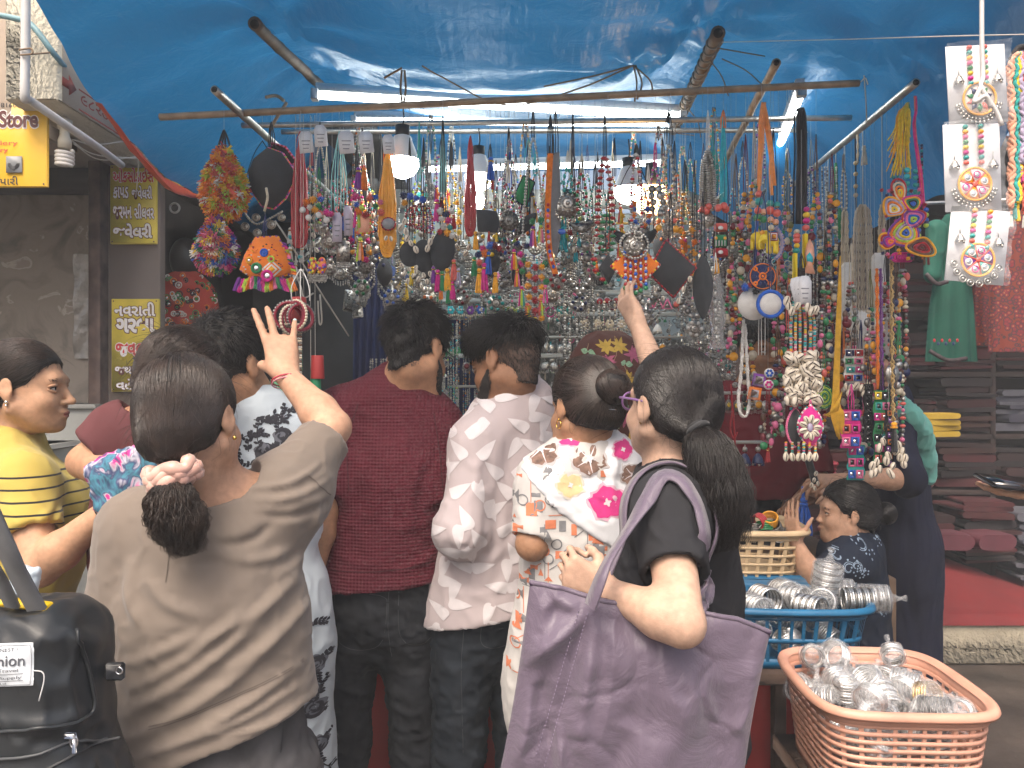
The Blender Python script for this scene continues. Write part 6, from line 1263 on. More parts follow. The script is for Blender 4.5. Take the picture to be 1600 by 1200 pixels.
def string_beads(mb,P,seq,gap=1.9):
 """seq: list of (material, radius or (rx,ry,rz)) repeated along P"""
 d=np.r_[0,np.cumsum(np.linalg.norm(np.diff(P,axis=0),axis=1))];q=0;i=0;by={}
 while True:
  m,r=seq[i%len(seq)];rr=np.array(r if np.ndim(r) else(r,r,r),float);q+=rr[2]*gap/2
  if q>d[-1]:break
  by.setdefault((m.name,tuple(rr)),(m,rr,[]))[2].append([np.interp(q,d,P[:,k]) for k in range(3)]);q+=rr[2]*gap/2;i+=1
  if i>900:break
 for m,rr,C in by.values():mb.sphs(C,np.repeat(rr[None],len(C),0),m,(8,5) if rr.max()>.006 else(6,4))
def tassel(mb,c,L,cols,head='amber',n=26,w=.35):
 c=np.asarray(c,float);cols=[cols] if isinstance(cols,str) else cols
 mb.sph(c+V3(0,0,-L*.06),(L*.11,L*.11,L*.09),yarn(head if head in PAL else cols[0]),(8,5));mb.tube([c+V3(0,0,-L*.14),c+V3(0,0,-L*.2)],L*.12,GOLD if head=='gold' else yarn(head),8)
 for k,cc in enumerate(cols):
  m=max(8,n//len(cols));a=rng.uniform(0,2*PI,m) if len(cols)==1 else rng.uniform(-.6,.6,m)*PI/2+k*2*PI/len(cols)+PI;q=np.sqrt(rng.uniform(.2,1,m));ln=rng.uniform(.9,1.03,m)
  if len(cols)>1:a=PI+(k+.5)/len(cols)*PI+rng.uniform(-.3,.3,m)
  t=np.array([0,.25,.6,1.0]);fl=np.array([.30,.62,.85,1.0])*w*L*.5
  S=np.stack([c+np.stack([np.cos(a)*q*fl[i],np.sin(a)*q*fl[i]*(.8 if len(cols)==1 else 1),-L*(.16+.84*t[i]*ln)],1) for i in range(4)],1)
  mb.strands(S,L*.026,yarn(cc))
def pompom(mb,c,r,col,n=70):
 d=rng.normal(0,1,(n,3));d/=np.linalg.norm(d,axis=1,keepdims=True);m=yarn(col);mb.sph(c,r*.72,m,(8,5));ln=rng.uniform(.88,1.1,n)
 mb.strands(np.stack([np.asarray(c)+d*r*.5,np.asarray(c)+d*(r*ln)[:,None]],1),r*.11,m)
def cowrie(mb,c,s=.010,ang=0.0,tilt=0.0):
 R=rotm(tilt,0,ang);mb.sph(c,(s*.68,s*.5,s),SHELL,(10,7),R);t=np.linspace(-.8,.8,5);mb.tube(np.asarray(c)+(np.stack([.06*np.sin(t*3)*s,-s*.5*np.sqrt(np.maximum(0,1-t*t*.92))-.0003,t*s],1))@R.T,s*np.array([.04,.10,.12,.10,.04]),SLIT,4)
def cowries(mb,C,s,A=None):
 for i,c in enumerate(C):cowrie(mb,c,s*rng.uniform(.88,1.1),(A[i] if A is not None else rng.uniform(-.5,.5)),rng.uniform(-.5,.5))
def disc(mb,c,r,m,th=.003,n=24,sy=1.0):a=np.linspace(0,2*PI,n+1)[:-1];mb.prism(np.stack([r*np.cos(a),r*sy*np.sin(a)],1),c,EX,EZ,th,m)
def filigree(mb,c,r,m=SIL,drops=True,shape='disc'):
 c=np.asarray(c,float)
 if shape=='disc':disc(mb,c,r*.82,m,r*.08)
 elif shape=='fan':a=np.linspace(PI,2*PI,18);mb.prism(np.stack([r*np.cos(a),r*np.sin(a)*.9],1),c,EX,EZ,r*.08,m)
 elif shape=='drop':a=np.linspace(0,2*PI,24)[:-1];mb.prism(np.stack([r*.7*np.sin(a)*(1-.4*np.cos(a)),r*np.cos(a)],1),c,EX,EZ,r*.09,m)
 elif shape=='moon':a=np.linspace(PI*.92,PI*2.08,20);mb.prism(np.concatenate([np.stack([r*np.cos(a),r*np.sin(a)],1),np.stack([r*.85*np.cos(a[::-1]),r*.35*np.sin(a[::-1])-.1*r],1)]),c,EX,EZ,r*.07,m)
 elif shape=='plate':mb.prism(np.array([(-.6,-1),(.6,-1),(.6,.8),(0,1.05),(-.6,.8)])*r,c,EX,EZ,r*.08,m)
 a=np.linspace(0,2*PI,13)[:-1];lo=-1 if shape=='disc' else 0
 if shape in('disc','drop'):mb.sphs(c+np.stack([r*.62*np.cos(a),np.full(12,-r*.10),r*.62*np.sin(a)],1),r*.11,m);mb.torus(c+V3(0,-r*.09,0),r*.36,r*.06,SILD,n=14,k=4);mb.sph(c+V3(0,-r*.1,0),r*.17,m)
 else:
  x=rng.uniform(-.7,.7,18);z=rng.uniform(-.8,.6,18) if shape=='plate' else-rng.uniform(.25,.8,18)*np.sqrt(1-x*x);x=x*(.75 if shape=='plate' else 1);mb.sphs(c+np.stack([r*x,np.full(18,-r*.10),r*z],1),r*.09,SILD)
 if drops:
  k=9;a=np.linspace(PI*1.12,PI*1.88,k)
  if shape=='plate':base=c+np.stack([np.linspace(-.55,.55,k)*r,np.zeros(k),np.full(k,-r)],1)
  else:base=c+np.stack([r*.9*np.cos(a),np.zeros(k),r*.9*np.sin(a)],1)
  for p in base:mb.sphs([p+V3(0,0,-r*.12),p+V3(0,0,-r*.28)],r*.075,m);mb.sph(p+V3(0,0,-r*.46),(r*.075,r*.075,r*.14),m,(6,4))
def item(name,label,cat,px,y0,Y,group=None):return thing(name,label,cat,W(px,y0,Y),group)
def cordpart(root,px,yr,Y,y0,y1,col='black',w=3,n=5,Yr=None,name='cord',r=.0015,spread=None):
 """the cords a piece hangs by: from the rod (yr) gathered at y0, down to y1"""
 b=MB();Yr=Yr or Y;m=mat('cord_'+col,PAL[col],.8,var=(60,.2),sheen=.2);a=W(px,yr,Yr);c=W(px,y0,Y);e=W(px,y1,Y);b.tube([a+V3(0,0,.010),lerp(a,c,.5),c],.0005,THR,4)
 for k in range(n):
  o=(k-(n-1)/2)/max(1,n-1)*2;q=w*Y/1200*o;b.tube(spline([c,c+V3(q*.5,rng.uniform(-.004,.004),-(c[2]-e[2])*.22),lerp(c,e,.6)+V3(q,rng.uniform(-.006,.006),0),e+V3(q*(spread or 1),0,0)],9),r,m,5)
 b.build(name,root);return e
def loops(root,px,y0,y1,Y,col,n=12,w=9,name='bead_strands',r=.0019,fine_=True,glossy=True):
 """a hank of thin bead strings, every string a loop"""
 b=MB();m=bead(col) if glossy else yarn(col);L0=(y1-y0)*Y/1200;ww=w*Y/1200
 for k in range(n):
  L=L0*rng.uniform(.90,1.0);wk=ww*rng.uniform(.05,1.0);P=u_path(W(px,y0,Y)+V3(0,rng.uniform(-.008,.008),0),wk,L,30);P=along(P,r*1.7);P[:,0]+=.0015*np.sin(P[:,2]*60+k);rr=r*(1+.28*np.where(np.arange(len(P))%2,1,-1)) if fine_ else r
  b.tube(P,rr,m,5,False)
 b.build(name,root)
def strand_pair(root,px,y0,y1,Y,seq,w=10,name='beads',gap=1.95,dx=0):
 b=MB();P=u_path(W(px,y0,Y),w*Y/1200,(y1-y0)*Y/1200,60,dx=dx*Y/1200);b.tube(P,.0008,THR,4,False);string_beads(b,P,seq,gap);b.build(name,root);return P
def felt_shape(root,px,py,Y,pts,col='charcoal',trim=None,name='felt_back',th=.004,tilt=0,twist=0.0):
 b=MB();s=Y/1200;p=np.array(pts,float)*s;c_,q=math.cos(tilt),math.sin(tilt);p=p@np.array([[c_,q],[-q,c_]]);ex=V3(math.cos(twist),math.sin(twist),0);b.prism(p,W(px,py,Y),ex,EZ,th,felt(col),.03);o=b.build(name,root)
 if trim:
  b=MB();P=np.concatenate([p,p[:1]]);P=along(np.stack([P[:,0],0*P[:,0],P[:,1]],1),.006)
  for i,pp in enumerate(P):b.sph(W(px,py,Y)+pp[0]*ex+pp[2]*EZ,.0045,yarn(trim[i%len(trim)]),(6,4))
  b.build('trim',root)
 return o
def ellipse(rx,ry,n=28,pw=1.0):a=np.linspace(0,2*PI,n+1)[:-1];return np.stack([rx*np.cos(a),ry*np.sin(a)],1)
def leafp(rx,ry,n=14):t=np.linspace(0,1,n);w=rx*np.sin(PI*t)**.75;z=ry-2*ry*t;return np.concatenate([np.stack([w,z],1),np.stack([-w[::-1],z[::-1]],1)[1:-1]])
def tag(root,px,py,Y,w=20,h=34,name='tag',m=CARD,tilt=.1):
 b=MB();s=Y/1200;p=np.array([(-w/2,-h/2),(w/2,-h/2),(w/2,h*.3),(w*.28,h/2),(-w*.28,h/2),(-w/2,h*.3)])*s;c_,q=math.cos(tilt),math.sin(tilt);b.prism(p@np.array([[c_,q],[-q,c_]]),W(px,py,Y),EX,EZ,.0006,m);o=b.build(name,root);b=MB();k=mat('tag_print',(.25,.25,.28),.7)
 for i in range(3):b.box(W(px,py,Y)+V3(0,-.001,(.05-i*.17)*h*s),(w*s*(.30-.05*i),.0003,h*s*.02),k)
 b.build('print',o)
S_=lambda*a:a
# ---- 1  the pompom bags at the left
def pompom_bag(px,py,Y,rx,ry,cols,label,name='pompom_bag',n=150,cowr=False,top=None,base='coral'):
 t=item(name,label,'bag',px,py+ry,Y);c=W(px,py,Y);s=Y/1200;a=rx*s;h=ry*s;sd=Sdf();sd.ell(c+V3(0,0,-h*.25),(a*.86,a*.42,h*.66),None,.03);sd.cone(c+V3(0,0,h*.3),c+V3(0,0,h*.9),a*.5,a*.18,.03)
 V,Q=sd.mesh(.007);N=vnormals(V,Q);world_mesh('pouch',V,[Q],[felt(base)],t);b=MB();i=rng.permutation(len(V))[:n*3];keep=[]
 for k in i:
  if all(np.linalg.norm(V[k]-V[j])>a*.16 for j in keep):keep.append(k)
  if len(keep)>=n:break
 for k in keep:
  m=yarn(random.choice(cols));d=N[k]*.9+rng.normal(0,.6,(20,3));d/=np.linalg.norm(d,axis=1,keepdims=True);L=a*rng.uniform(.18,.36,20)
  b.strands(np.stack([V[k]-N[k]*.002+rng.normal(0,.001,(20,3)),V[k]+d*(L*.6)[:,None],V[k]+d*L[:,None]+V3(0,0,-.003)],1),[.0018,.0020,.0017],m)
 b.build('yarn_tufts',t)
 if cowr:
  b=MB()
  for k in range(7):an=k*2*PI/7;cowrie(b,c+V3(.0,-a*.52,-h*.15)+V3(math.cos(an)*.016,0,math.sin(an)*.02),.011,PI/2-an)
  b.sph(c+V3(0,-a*.55,-h*.15),.007,bead('black'));b.build('cowrie_flower',t)
 if top:cordpart(t,px,top[0],Y,top[1],py-ry*.75,'black',9,4,r=.003)
 return t
pompom_bag(350,288,2.28,37,55,['orange','red','yellow','white','lime','coral','orange','amber'],'orange and yellow tufted yarn bag hanging highest at the left',top=(178,203),n=300)
pompom_bag(337,384,2.26,34,42,['magenta','pink','purple','green','white','blue','yellow','orange','red'],'multicoloured tufted yarn bag with a cowrie flower, hanging lowest left',cowr=True,top=(335,338),n=260,base='purple')
t=item('felt_pouch','open black felt pouch edged with pink and green yarn beside the tufted bags','pouch',427,330,2.34)
cordpart(t,424,176,2.34,190,232,'black',5,5)
felt_shape(t,424,276,2.34,[(-4,44),(18,36),(34,12),(38,-2),(22,-34),(4,-50),(-14,-46),(-32,-20),(-34,6),(-26,26)],'charcoal',['pink','magenta','lime','coral','pink','orange','magenta','purple'],th=.018);felt_shape(t,440,250,2.37,[(-14,26),(6,20),(26,-6),(0,-8),(-20,4)],'black',['pink','red'],'inner_flap',.003)
b=MB();b.tube(spline([W(416,294,2.30),W(418,310,2.29),W(413,330,2.30)],8),.004,yarn('cream'),6);b.build('white_drawstring',t)
t=item('embroidered_bag','orange embroidered mirror work bag with a purple and green fringe','bag',412,452,2.24);P0=W(412,410,2.24);s=2.24/1200
felt_shape(t,414,408,2.24,[(-14,36),(20,38),(34,10),(42,-18),(20,-26),(-20,-24),(-38,-14),(-30,10)],'orange',['orange','purple','amber'],'front_panel',.012)
b=MB()
for(dx,dy,r,c1,c2) in((-9,-10,8,'green','white'),(8,-22,9,'magenta','white'),(3,14,6,'blue','blue'),(14,4,5,'lime','red'),(-20,2,5,'amber','white')):q=P0+V3(dx*s,-.015,(dy)*s);b.torus(q,r*s*.85,r*s*.3,yarn(c1),n=14,k=5);b.sph(q,(r*s*.55,.003,r*s*.55),MIRR if c2=='white' else yarn(c2),(10,7))
for k,cc in enumerate(('white','orange','white','amber')):L=(16-3.4*k)*s;q=P0+V3(15*s,-.0135-k*.001,-12*s);b.prism(np.array([(-L,0),(0,L*.9),(L,0),(0,-L*.9)]),q,EX,EZ,.0012,yarn(cc))
for k in range(60):x=rng.uniform(-30,30);z=rng.uniform(-20,28);b.sph(P0+V3(x*s*(1-z/90),-.0135,z*s),(.003,.0012,.002),yarn(random.choice(['amber','red','black','white','orange'])),(6,4))
b.build('embroidery',t);b=MB()
cl=['purple','magenta','lime','orange','pink','green']
for k in range(64):
 x=-38+82*k/63;z=-24-3*math.sin(k*.25);q=P0+V3(x*s,-.004,z*s);dd=np.stack([q+V3(rng.normal(0,.0012)+x*s*.07*j,rng.normal(0,.002),-j*.012) for j in range(4)]);b.strands(np.stack([dd+rng.normal(0,.0012,(1,3)) for _ in range(6)]),.0019,yarn(cl[(k//4)%6]))
for k in range(30):z=32-48*k/29;x=24+(32-z)*.36;q=P0+V3(x*s,0,z*s);dd=np.stack([q+V3(.010*j,rng.normal(0,.002),-.003*j) for j in range(3)]);b.strands(np.stack([dd+rng.normal(0,.0012,(1,3)) for _ in range(6)]),.0019,yarn(cl[(k//3)%6]))
b.build('fringe',t);cordpart(t,414,330,2.28,335,372,'navy',3,3)
t=item('coin_chain','chain of dull silver coins between the tufted bags and the red beads','chain',415,330,2.36);b=MB();P=spline([W(380,322,2.36),W(386,338,2.36),W(400,350,2.36),W(415,345,2.36),W(428,338,2.36),W(442,330,2.38)],30);string_beads(b,P,[(SIL,.004)]);b.build('chain',t)
for px,py,r in((383,354,.013),(400,340,.013),(402,364,.013),(424,351,.014),(440,340,.012)):
 b=MB();c=W(px,py,2.35);disc(b,c,r,mat('coin',(.50,.47,.40),.4,.8,var=(60,.3)),.0015,22);b.torus(c+V3(0,-.002,0),r*.8,.0012,SILD,n=18,k=4);b.sph(c+V3(0,-.001,0),(r*.4,.002,r*.5),SILD,(8,5));b.build('coin',t)
cordpart(t,410,176,2.36,220,322,'black',26,2)
# ---- 2  generic necklaces of the front row, each from its own description
def necklace(px,y0,yc,y1,Y,seq,label,w=9,cord='black',pend=None,extra=None,name='necklace',group=None,rodY=None,yr=None,second=None,gap=1.95,ncord=3,cw=2.4):
 t=item(name,label,'necklace',px,y1,Y,group);yr=rod_front(px) if yr is None else yr;cordpart(t,px,yr,Y,y0,yc,cord,cw,ncord,rodY)
 P=strand_pair(t,px,yc,y1,Y,seq,w,gap=gap)
 if second:strand_pair(t,px,yc,y1-second[0],Y+.006,second[1],w*.6,'inner_beads')
 if pend:
  b=MB();filigree(b,W(px,y1+pend[1]*.8,Y),pend[1]*Y/1200,pend[2] if len(pend)>2 else SIL,pend[3] if len(pend)>3 else True,pend[0]);b.build('pendant',t)
 if extra:extra(t)
 return t
sv=lambda r:(SIL,r);R_,G_,B_=bead('red'),bead('green'),bead('blue')
def poms(lst,Y):
 def f(t):
  b=MB()
  for px,py,r,c in lst:pompom(b,W(px,py,Y),r*Y/1200,c)
  b.build('pompoms',t)
 return f
def tass(lst,Y,head='gold',n=26):
 def f(t):
  for px,py,L,c in lst:b=MB();tassel(b,W(px,py,Y),L*Y/1200,c,head,n);b.build('tassel',t)
 return f
def both(*fs):return lambda t:[f(t) for f in fs]
def shells(lst,Y,s=.011,name='cowries'):
 def f(t):
  b=MB();cowries(b,[W(px,py,Y) for px,py in lst],s);b.build(name,t)
 return f
def hank(px,y0,yc,y1,Y,col,label,n=14,w=9,cord=None,glossy=True,extra=None,name='bead_hank'):
 t=item(name,label,'bead strands',px,y1,Y);cordpart(t,px,rod_front(px),Y,y0,yc+14,cord or col,w*.5,6);loops(t,px,yc,y1,Y,col,int(n*1.9),w,glossy=glossy)
 if extra:extra(t)
 return t
hank(469,205,225,391,2.33,'red','red bead hank with a white tag, leftmost of the red hanks',16,12,extra=lambda t:tag(t,478,222,2.31,22,34))
hank(606,215,240,404,2.32,'amber','bright orange bead hank below the largest lit bulb',22,13,'orange',extra=both(lambda t:tag(t,607,225,2.30,18,30),lambda t:felt_shape(t,607,350,2.28,ellipse(10,9),'grey',['red','maroon'],'round_pendant'),shells([(603,372),(611,373)],2.28,.008)))
hank(735,212,240,371,2.33,'red','red bead hank in front of the half hidden lit bulb',16,8)
necklace(500,190,225,340,2.32,[sv(.0035)]*6+[(G_,.003)],'silver necklace with orange pompoms and white coins left of the tags',9,pend=('fan',12),extra=both(lambda t:tag(t,501,212,2.30,20,34),poms([(489,312,6,'amber'),(479,316,6,'orange'),(498,322,5,'green'),(492,328,6,'amber'),(501,311,5,'blue'),(510,332,6,'magenta'),(517,334,5,'magenta'),(484,324,5,'white')],2.29),lambda t:[(lambda b:(disc(b,W(x,y,2.28),.009,mat('coin_white',(.62,.60,.57),.35),.002),b.build('coin',t)))(MB()) for x,y in((473,328),(482,340),(498,336),(510,344))]))
t=item('shell_earrings','pair of bright painted oval drops with small silver bells on the left lines','earrings',495,458,2.30)
for k,px in enumerate((488,503)):
 b=MB();c=W(px,415,2.30);b.sph(c,(.014,.008,.026),bead('orange'),(16,10));o=b.build('drop',t);b=MB()
 for j in range(22):a=rng.uniform(-1.2,1.2);z=rng.uniform(-.8,.8);q=math.sqrt(1-z*z);b.sph(c+V3(.0145*q*math.sin(a),-.0085*q*math.cos(a),.026*z),(.0042,.002,.005),bead(random.choice(['purple','lime','red','blue','yellow','magenta'])),(6,4))
 b.build('painted_pattern',o);b=MB()
 for j in range(7):q=c+V3((j-3)*.0042,0,-.026-.004*(j%2));b.sphs([q+V3(0,0,-.005*i) for i in range(5)],.0028,SIL)
 b.build('bells',o)
cordpart(t,495,180,2.30,345,398,'grey',8,2)
b=MB()
t=item('carded_necklace','silver plate necklace with two lilac cards on pale cords','necklace',530,410,2.33);cordpart(t,530,178,2.33,205,330,'aqua',12,6);tag(t,541,222,2.30,24,36);tag(t,527,355,2.31,15,46,'lilac_card',mat('card_lilac',(.50,.46,.55),.6),0);tag(t,544,345,2.32,14,46,'lilac_card',MATS['card_lilac'],.03)
b=MB();filigree(b,W(536,392,2.33),17*2.33/1200,SIL,True,'plate');b.build('pendant',t);b=MB();filigree(b,W(515,375,2.34),13*2.34/1200,SIL,True,'drop');b.build('pendant',t)
necklace(566,200,240,345,2.31,[sv(.003)]*5+[(bead('maroon'),.003)],'necklace with purple and orange tassels, coloured pompoms and an embroidered mirror tab',8,extra=both(lambda t:tag(t,572,222,2.29,22,34),tass([(560,262,34,'purple'),(569,262,34,'orange'),(558,318,38,['magenta','lime']),(563,372,36,['lime','peach','orange'])],2.29),poms([(555,308,7,'magenta'),(578,310,6,'coral'),(587,308,5,'blue'),(587,322,5,'green'),(557,320,5,'blue'),(560,330,6,'orange'),(571,336,6,'red'),(594,316,5,'pink'),(595,332,6,'coral'),(565,325,5,'lime')],2.28),lambda t:felt_shape(t,569,350,2.29,[(-9,14),(9,14),(9,-14),(-9,-14)],'peach',['orange','lime','coral'],'mirror_tab')))
necklace(655,190,290,352,2.31,[(bead('yellow'),.0035),(bead('maroon'),.0035)],'long yellow cord necklace with a dark red garnet bib and white cowries',9,'teal',extra=both(lambda t:[strand_pair(t,655+k*7-14,318+abs(k-2)*3,352+k*3,2.30+.003*k,[(bead('maroon'),.0036),(R_,.0034)],7,'garnet_row') for k in range(5)] and None,poms([(630,305,6,'navy'),(641,307,6,'blue'),(650,310,5,'blue'),(660,312,6,'blue'),(632,317,5,'amber')],2.28),shells([(632,346),(626,355),(634,362),(642,380),(650,390),(668,388),(636,372),(672,378)],2.27,.011)))
for px,py,rx,ry,tl,lab in((640,397,16,20,.1,'small round black felt pendant with gold bells, behind the black ovals'),(662,400,17,26,.05,'middle black oval felt pendant hung with white cowries'),(692,391,19,33,-.12,'largest black oval felt pendant with a fringe of coloured tassels')):
 Y=2.30-.01*(px>680);t=item('felt_pendant',lab,'pendant',px,py+ry,Y);cordpart(t,px,rod_front(px),Y,215 if px!=692 else 180,py-ry,'black',4,3);felt_shape(t,px,py,Y,ellipse(rx,ry),'charcoal',None,tilt=tl)
 if px==692:tass([(677,417,26,'purple'),(684,422,34,'magenta'),(691,424,32,'green'),(699,420,34,'amber'),(709,406,32,'coral'),(700,448,26,'green'),(689,446,22,'orange'),(707,440,28,'magenta'),(716,420,26,'lilac')],2.28)(t)
 else:shells([(px-12,py+ry-2),(px-8,py+ry+10),(px,py+ry+4),(px+5,py+ry+14),(px+10,py+ry+2),(px-3,py+ry+22)],Y-.01,.009)(t)
t=necklace(692,205,300,350,2.32,[(bead('aqua'),.003)],'pale aqua cords with pink tassels over white and coloured bead clusters',8,'aqua',ncord=9,cw=5,extra=both(tass([(683,312,34,'magenta'),(690,308,26,'maroon'),(709,336,22,'red')],2.29),poms([(688,330,6,'white'),(697,335,6,'navy'),(690,342,5,'white'),(701,345,6,'magenta'),(693,354,6,'white'),(703,356,5,'teal'),(687,362,5,'red'),(699,364,6,'amber'),(706,330,5,'white'),(706,368,5,'white')],2.28)))
tt=necklace(766,225,250,332,2.31,[sv(.0035)],'necklace with a big blue tassel above a black felt square',6,'black',extra=both(tass([(767,246,36,'blue'),(770,280,16,'red'),(743,362,28,'amber'),(764,362,16,'red'),(776,364,14,'yellow'),(749,420,38,'amber'),(757,412,44,'magenta'),(763,394,36,'blue'),(774,426,32,'amber'),(741,402,30,'green')],2.28),poms([(748,398,6,'navy'),(757,396,7,'orange'),(766,384,7,'blue'),(749,410,5,'coral'),(754,388,5,'magenta'),(780,388,5,'red'),(773,384,6,'maroon')],2.28),lambda t:felt_shape(t,762,344,2.29,[(-18,18),(14,14),(19,-4),(15,-20),(-16,-18)],'charcoal',None)))
necklace(795,200,250,330,2.35,[sv(.004),(SILD,.0028)],'silver necklace with a heavy round filigree medallion and dark fringe',10,pend=('disc',19,SILD))
t=item('felt_pouch','small dark green felt square turned on its corner','pouch',822,322,2.42);cordpart(t,826,rod_front(826),2.42,215,275,'teal',7,3);felt_shape(t,820,299,2.42,[(-18,-12),(-2,24),(15,14),(2,-24)],'green',['black','navy'])
t=item('felt_pendant','black leaf shaped felt piece beside the tassel ladder necklace','pendant',820,368,2.36);cordpart(t,826,rod_front(826),2.36,260,332,'black',2,2);felt_shape(t,822,350,2.36,leafp(10,24),'charcoal',None,tilt=-.75)
def ladder(t):
 b=MB()
 for i in range(6):pompom(b,W(836,418+i*17,2.28),6*2.28/1200,'red');pompom(b,W(825+(i%2)*1.5,413+i*17,2.28),5.5*2.28/1200,'amber');pompom(b,W(846,417+i*16,2.28),5.5*2.28/1200,'amber')
 for px,py,c in((808,382,'navy'),(813,397,'magenta'),(818,408,'green'),(814,412,'magenta'),(816,424,'green'),(851,412,'green'),(853,440,'green'),(823,384,'navy'),(845,344,'green'),(832,346,'green')):pompom(b,W(px,py,2.285),5.5*2.28/1200,c)
 b.build('pompoms',t)
necklace(833,170,215,500,2.30,[sv(.0045),(SIL,(.0035,.0035,.005))],'silver necklace with a ladder of red and yellow pompoms and rainbow tassels',16,extra=both(ladder,tass([(803,390,32,['magenta','orange','yellow']),(808,420,28,['coral','amber','pink']),(815,448,30,['magenta','lime','teal']),(824,474,30,['coral','amber','lime']),(836,496,32,['yellow','pink','purple']),(845,466,28,['coral','lime']),(852,446,28,['pink','magenta']),(833,354,32,['purple','pink','orange']),(845,352,28,['lime','peach','pink'])],2.275)))
t=item('embroidered_ribbon','narrow orange embroidered ribbon hanging beside a grey cloth strip','ribbon',857,425,2.33);b=MB();P=spline([W(860,240,2.33),W(857,300,2.33),W(856,350,2.33),W(859,395,2.33),W(868,428,2.33)],24);w=.009;b.grid(np.stack([P-EX*w,P+V3(0,-.004,0),P+EX*w]),yarn('orange'));b.grid(np.stack([P-EX*w,P+EX*w])[::-1]+V3(0,.003,0),yarn('maroon'));b.build('band',t);b=MB()
for i in range(14):b.sph(P[8+i]+V3(0,-.006,0),(.005,.002,.006),yarn(('red','blue','pink','white')[i%4]),(8,5))
b.build('embroidery',t);cordpart(t,860,rod_front(860),2.33,180,242,'black',5,5)
t=item('cloth_strip','dull grey felt strip hanging right of the orange ribbon','strip',868,400,2.36);felt_shape(t,868,320,2.36,[(-8,80),(6,82),(8,20),(6,-60),(2,-84),(-6,-70),(-9,10)],'grey');cordpart(t,868,rod_front(868),2.36,170,242,'black',4,3)
necklace(887,235,262,300,2.34,[(bead('teal'),(.005,.005,.008)),(SILD,.003)],'teal barrel bead necklace above a silver shell fan',6,'cream',pend=('drop',22,SIL))
necklace(909,240,270,335,2.33,[(R_,.0055),(G_,.0055),sv(.003)],'red and green bead necklace with a dark silver fan pendant',7,'cream',pend=('fan',17,SILD))
necklace(895,170,300,340,2.36,[(G_,(.008,.008,.004)),(bead('maroon'),(.008,.008,.004))],'green and maroon disc bead necklace on long black cords',10,'black',extra=lambda t:[(lambda b:(b.sph(W(878,362,2.33),(.012,.004,.009),bead('blue'),(10,7)),b.build('blue_stone',t)))(MB())])
necklace(945,175,245,390,2.30,[(R_,(.011,.010,.0055)),sv(.003),sv(.003),(R_,(.010,.010,.005)),sv(.0035)]+[],'double strand of flat red beads over flat green beads, widest of the centre necklaces',11,extra=lambda t:[strand_pair(t,948,335,392,2.28,[(G_,(.011,.010,.005)),sv(.003),sv(.003)],9,'green_beads')] and None)
t=item('felt_pendant','black crescent felt piece behind the silver and beaded pendant','pendant',991,392,2.36);cordpart(t,991,rod_front(991),2.36,250,362,'black',30,2);a=np.linspace(PI,2*PI,16);felt_shape(t,991,362,2.36,np.concatenate([np.stack([36*np.cos(a),34*np.sin(a)+6],1),np.stack([34*np.cos(a[::-1]),12*np.sin(a[::-1])+2],1)[1:-1]]),'charcoal')
t=item('pendant_necklace','silver pendant with bead rows over an orange square, touched by a hand','necklace',992,464,1.98);cordpart(t,994,rod_front(994),2.02,225,245,'black',3,5,2.30);strand_pair(t,994,240,368,2.0,[(SIL,(.007,.006,.003)),(SILD,.0035),(SIL,.004),(bead('lilac'),.004),(R_,(.006,.006,.004))],8)
b=MB();filigree(b,W(991,383,1.96),21*1.96/1200,SIL,False,'disc');a=np.linspace(0,2*PI,30);b.sphs(W(991,383,1.955)+np.stack([.036*np.cos(a),0*a,.034*np.sin(a)],1),.0042,SIL);b.sphs(W(991,362,1.955)+np.stack([rng.uniform(-.02,.02,26),0*np.arange(26),rng.uniform(-.03,.02,26)],1),.0045,SIL);b.build('silver_pendant',t)
felt_shape(t,992,416,1.985,[(-36,0),(0,36),(38,2),(2,-36)],'orange',['red','yellow','orange','red','white'],'embroidered_square',.004)
b=MB()
for k,(c1,c2) in enumerate((('blue','red'),('blue','red'),('red','blue'),('blue','red'),('red','blue'))):x=977+k*8;string_beads(b,np.stack([W(x,395+abs(k-2)*-2,1.962),W(x+.5,452-abs(k-2)*3,1.962)]),[(bead(c1),.0052),(bead('white'),.0034),(bead(c2),.0052),(bead('white'),.0034)],1.9);b.sph(W(x,458-abs(k-2)*4,1.962),.0062,bead('green'),(8,5))
b.build('bead_rows',t)
for px,py,pts,Y,tl,lab in((950,418,[(-14,0),(0,22),(14,0),(1,-26)],2.05,0,'small black felt diamond left of the touched pendant'),(1048,422,[(-36,-4),(-8,46),(40,4),(4,-42)],2.08,0,'large black felt diamond with small white shells right of the touched pendant'),(1098,448,None,2.12,0,'tall black felt leaf hanging beside the plastic wrapped piece')):
 t=item('felt_pendant',lab,'pendant',px,py+45,Y);cordpart(t,px,rod_front(px),Y,300,py-24 if px<1000 else py-46,'black',3,2,2.30);felt_shape(t,px,py,Y,leafp(17,52) if pts is None else pts,'charcoal',['maroon','red'] if px==1048 else None,th=.005,twist=.25 if px==1098 else.1)
 if px==1048:shells([(1024,452),(1036,466),(1060,470),(1068,452),(1078,436)],2.06,.008)(t)
 if px==950:tass([(932,408,20,'orange')],2.06)(t);b=MB();string_beads(b,spline([W(928,402,2.06),W(930,420,2.06),W(938,432,2.06),W(950,446,2.06)],20),[(R_,(.010,.009,.006)),(G_,.006),sv(.004)]);b.build('bead_edge',t)
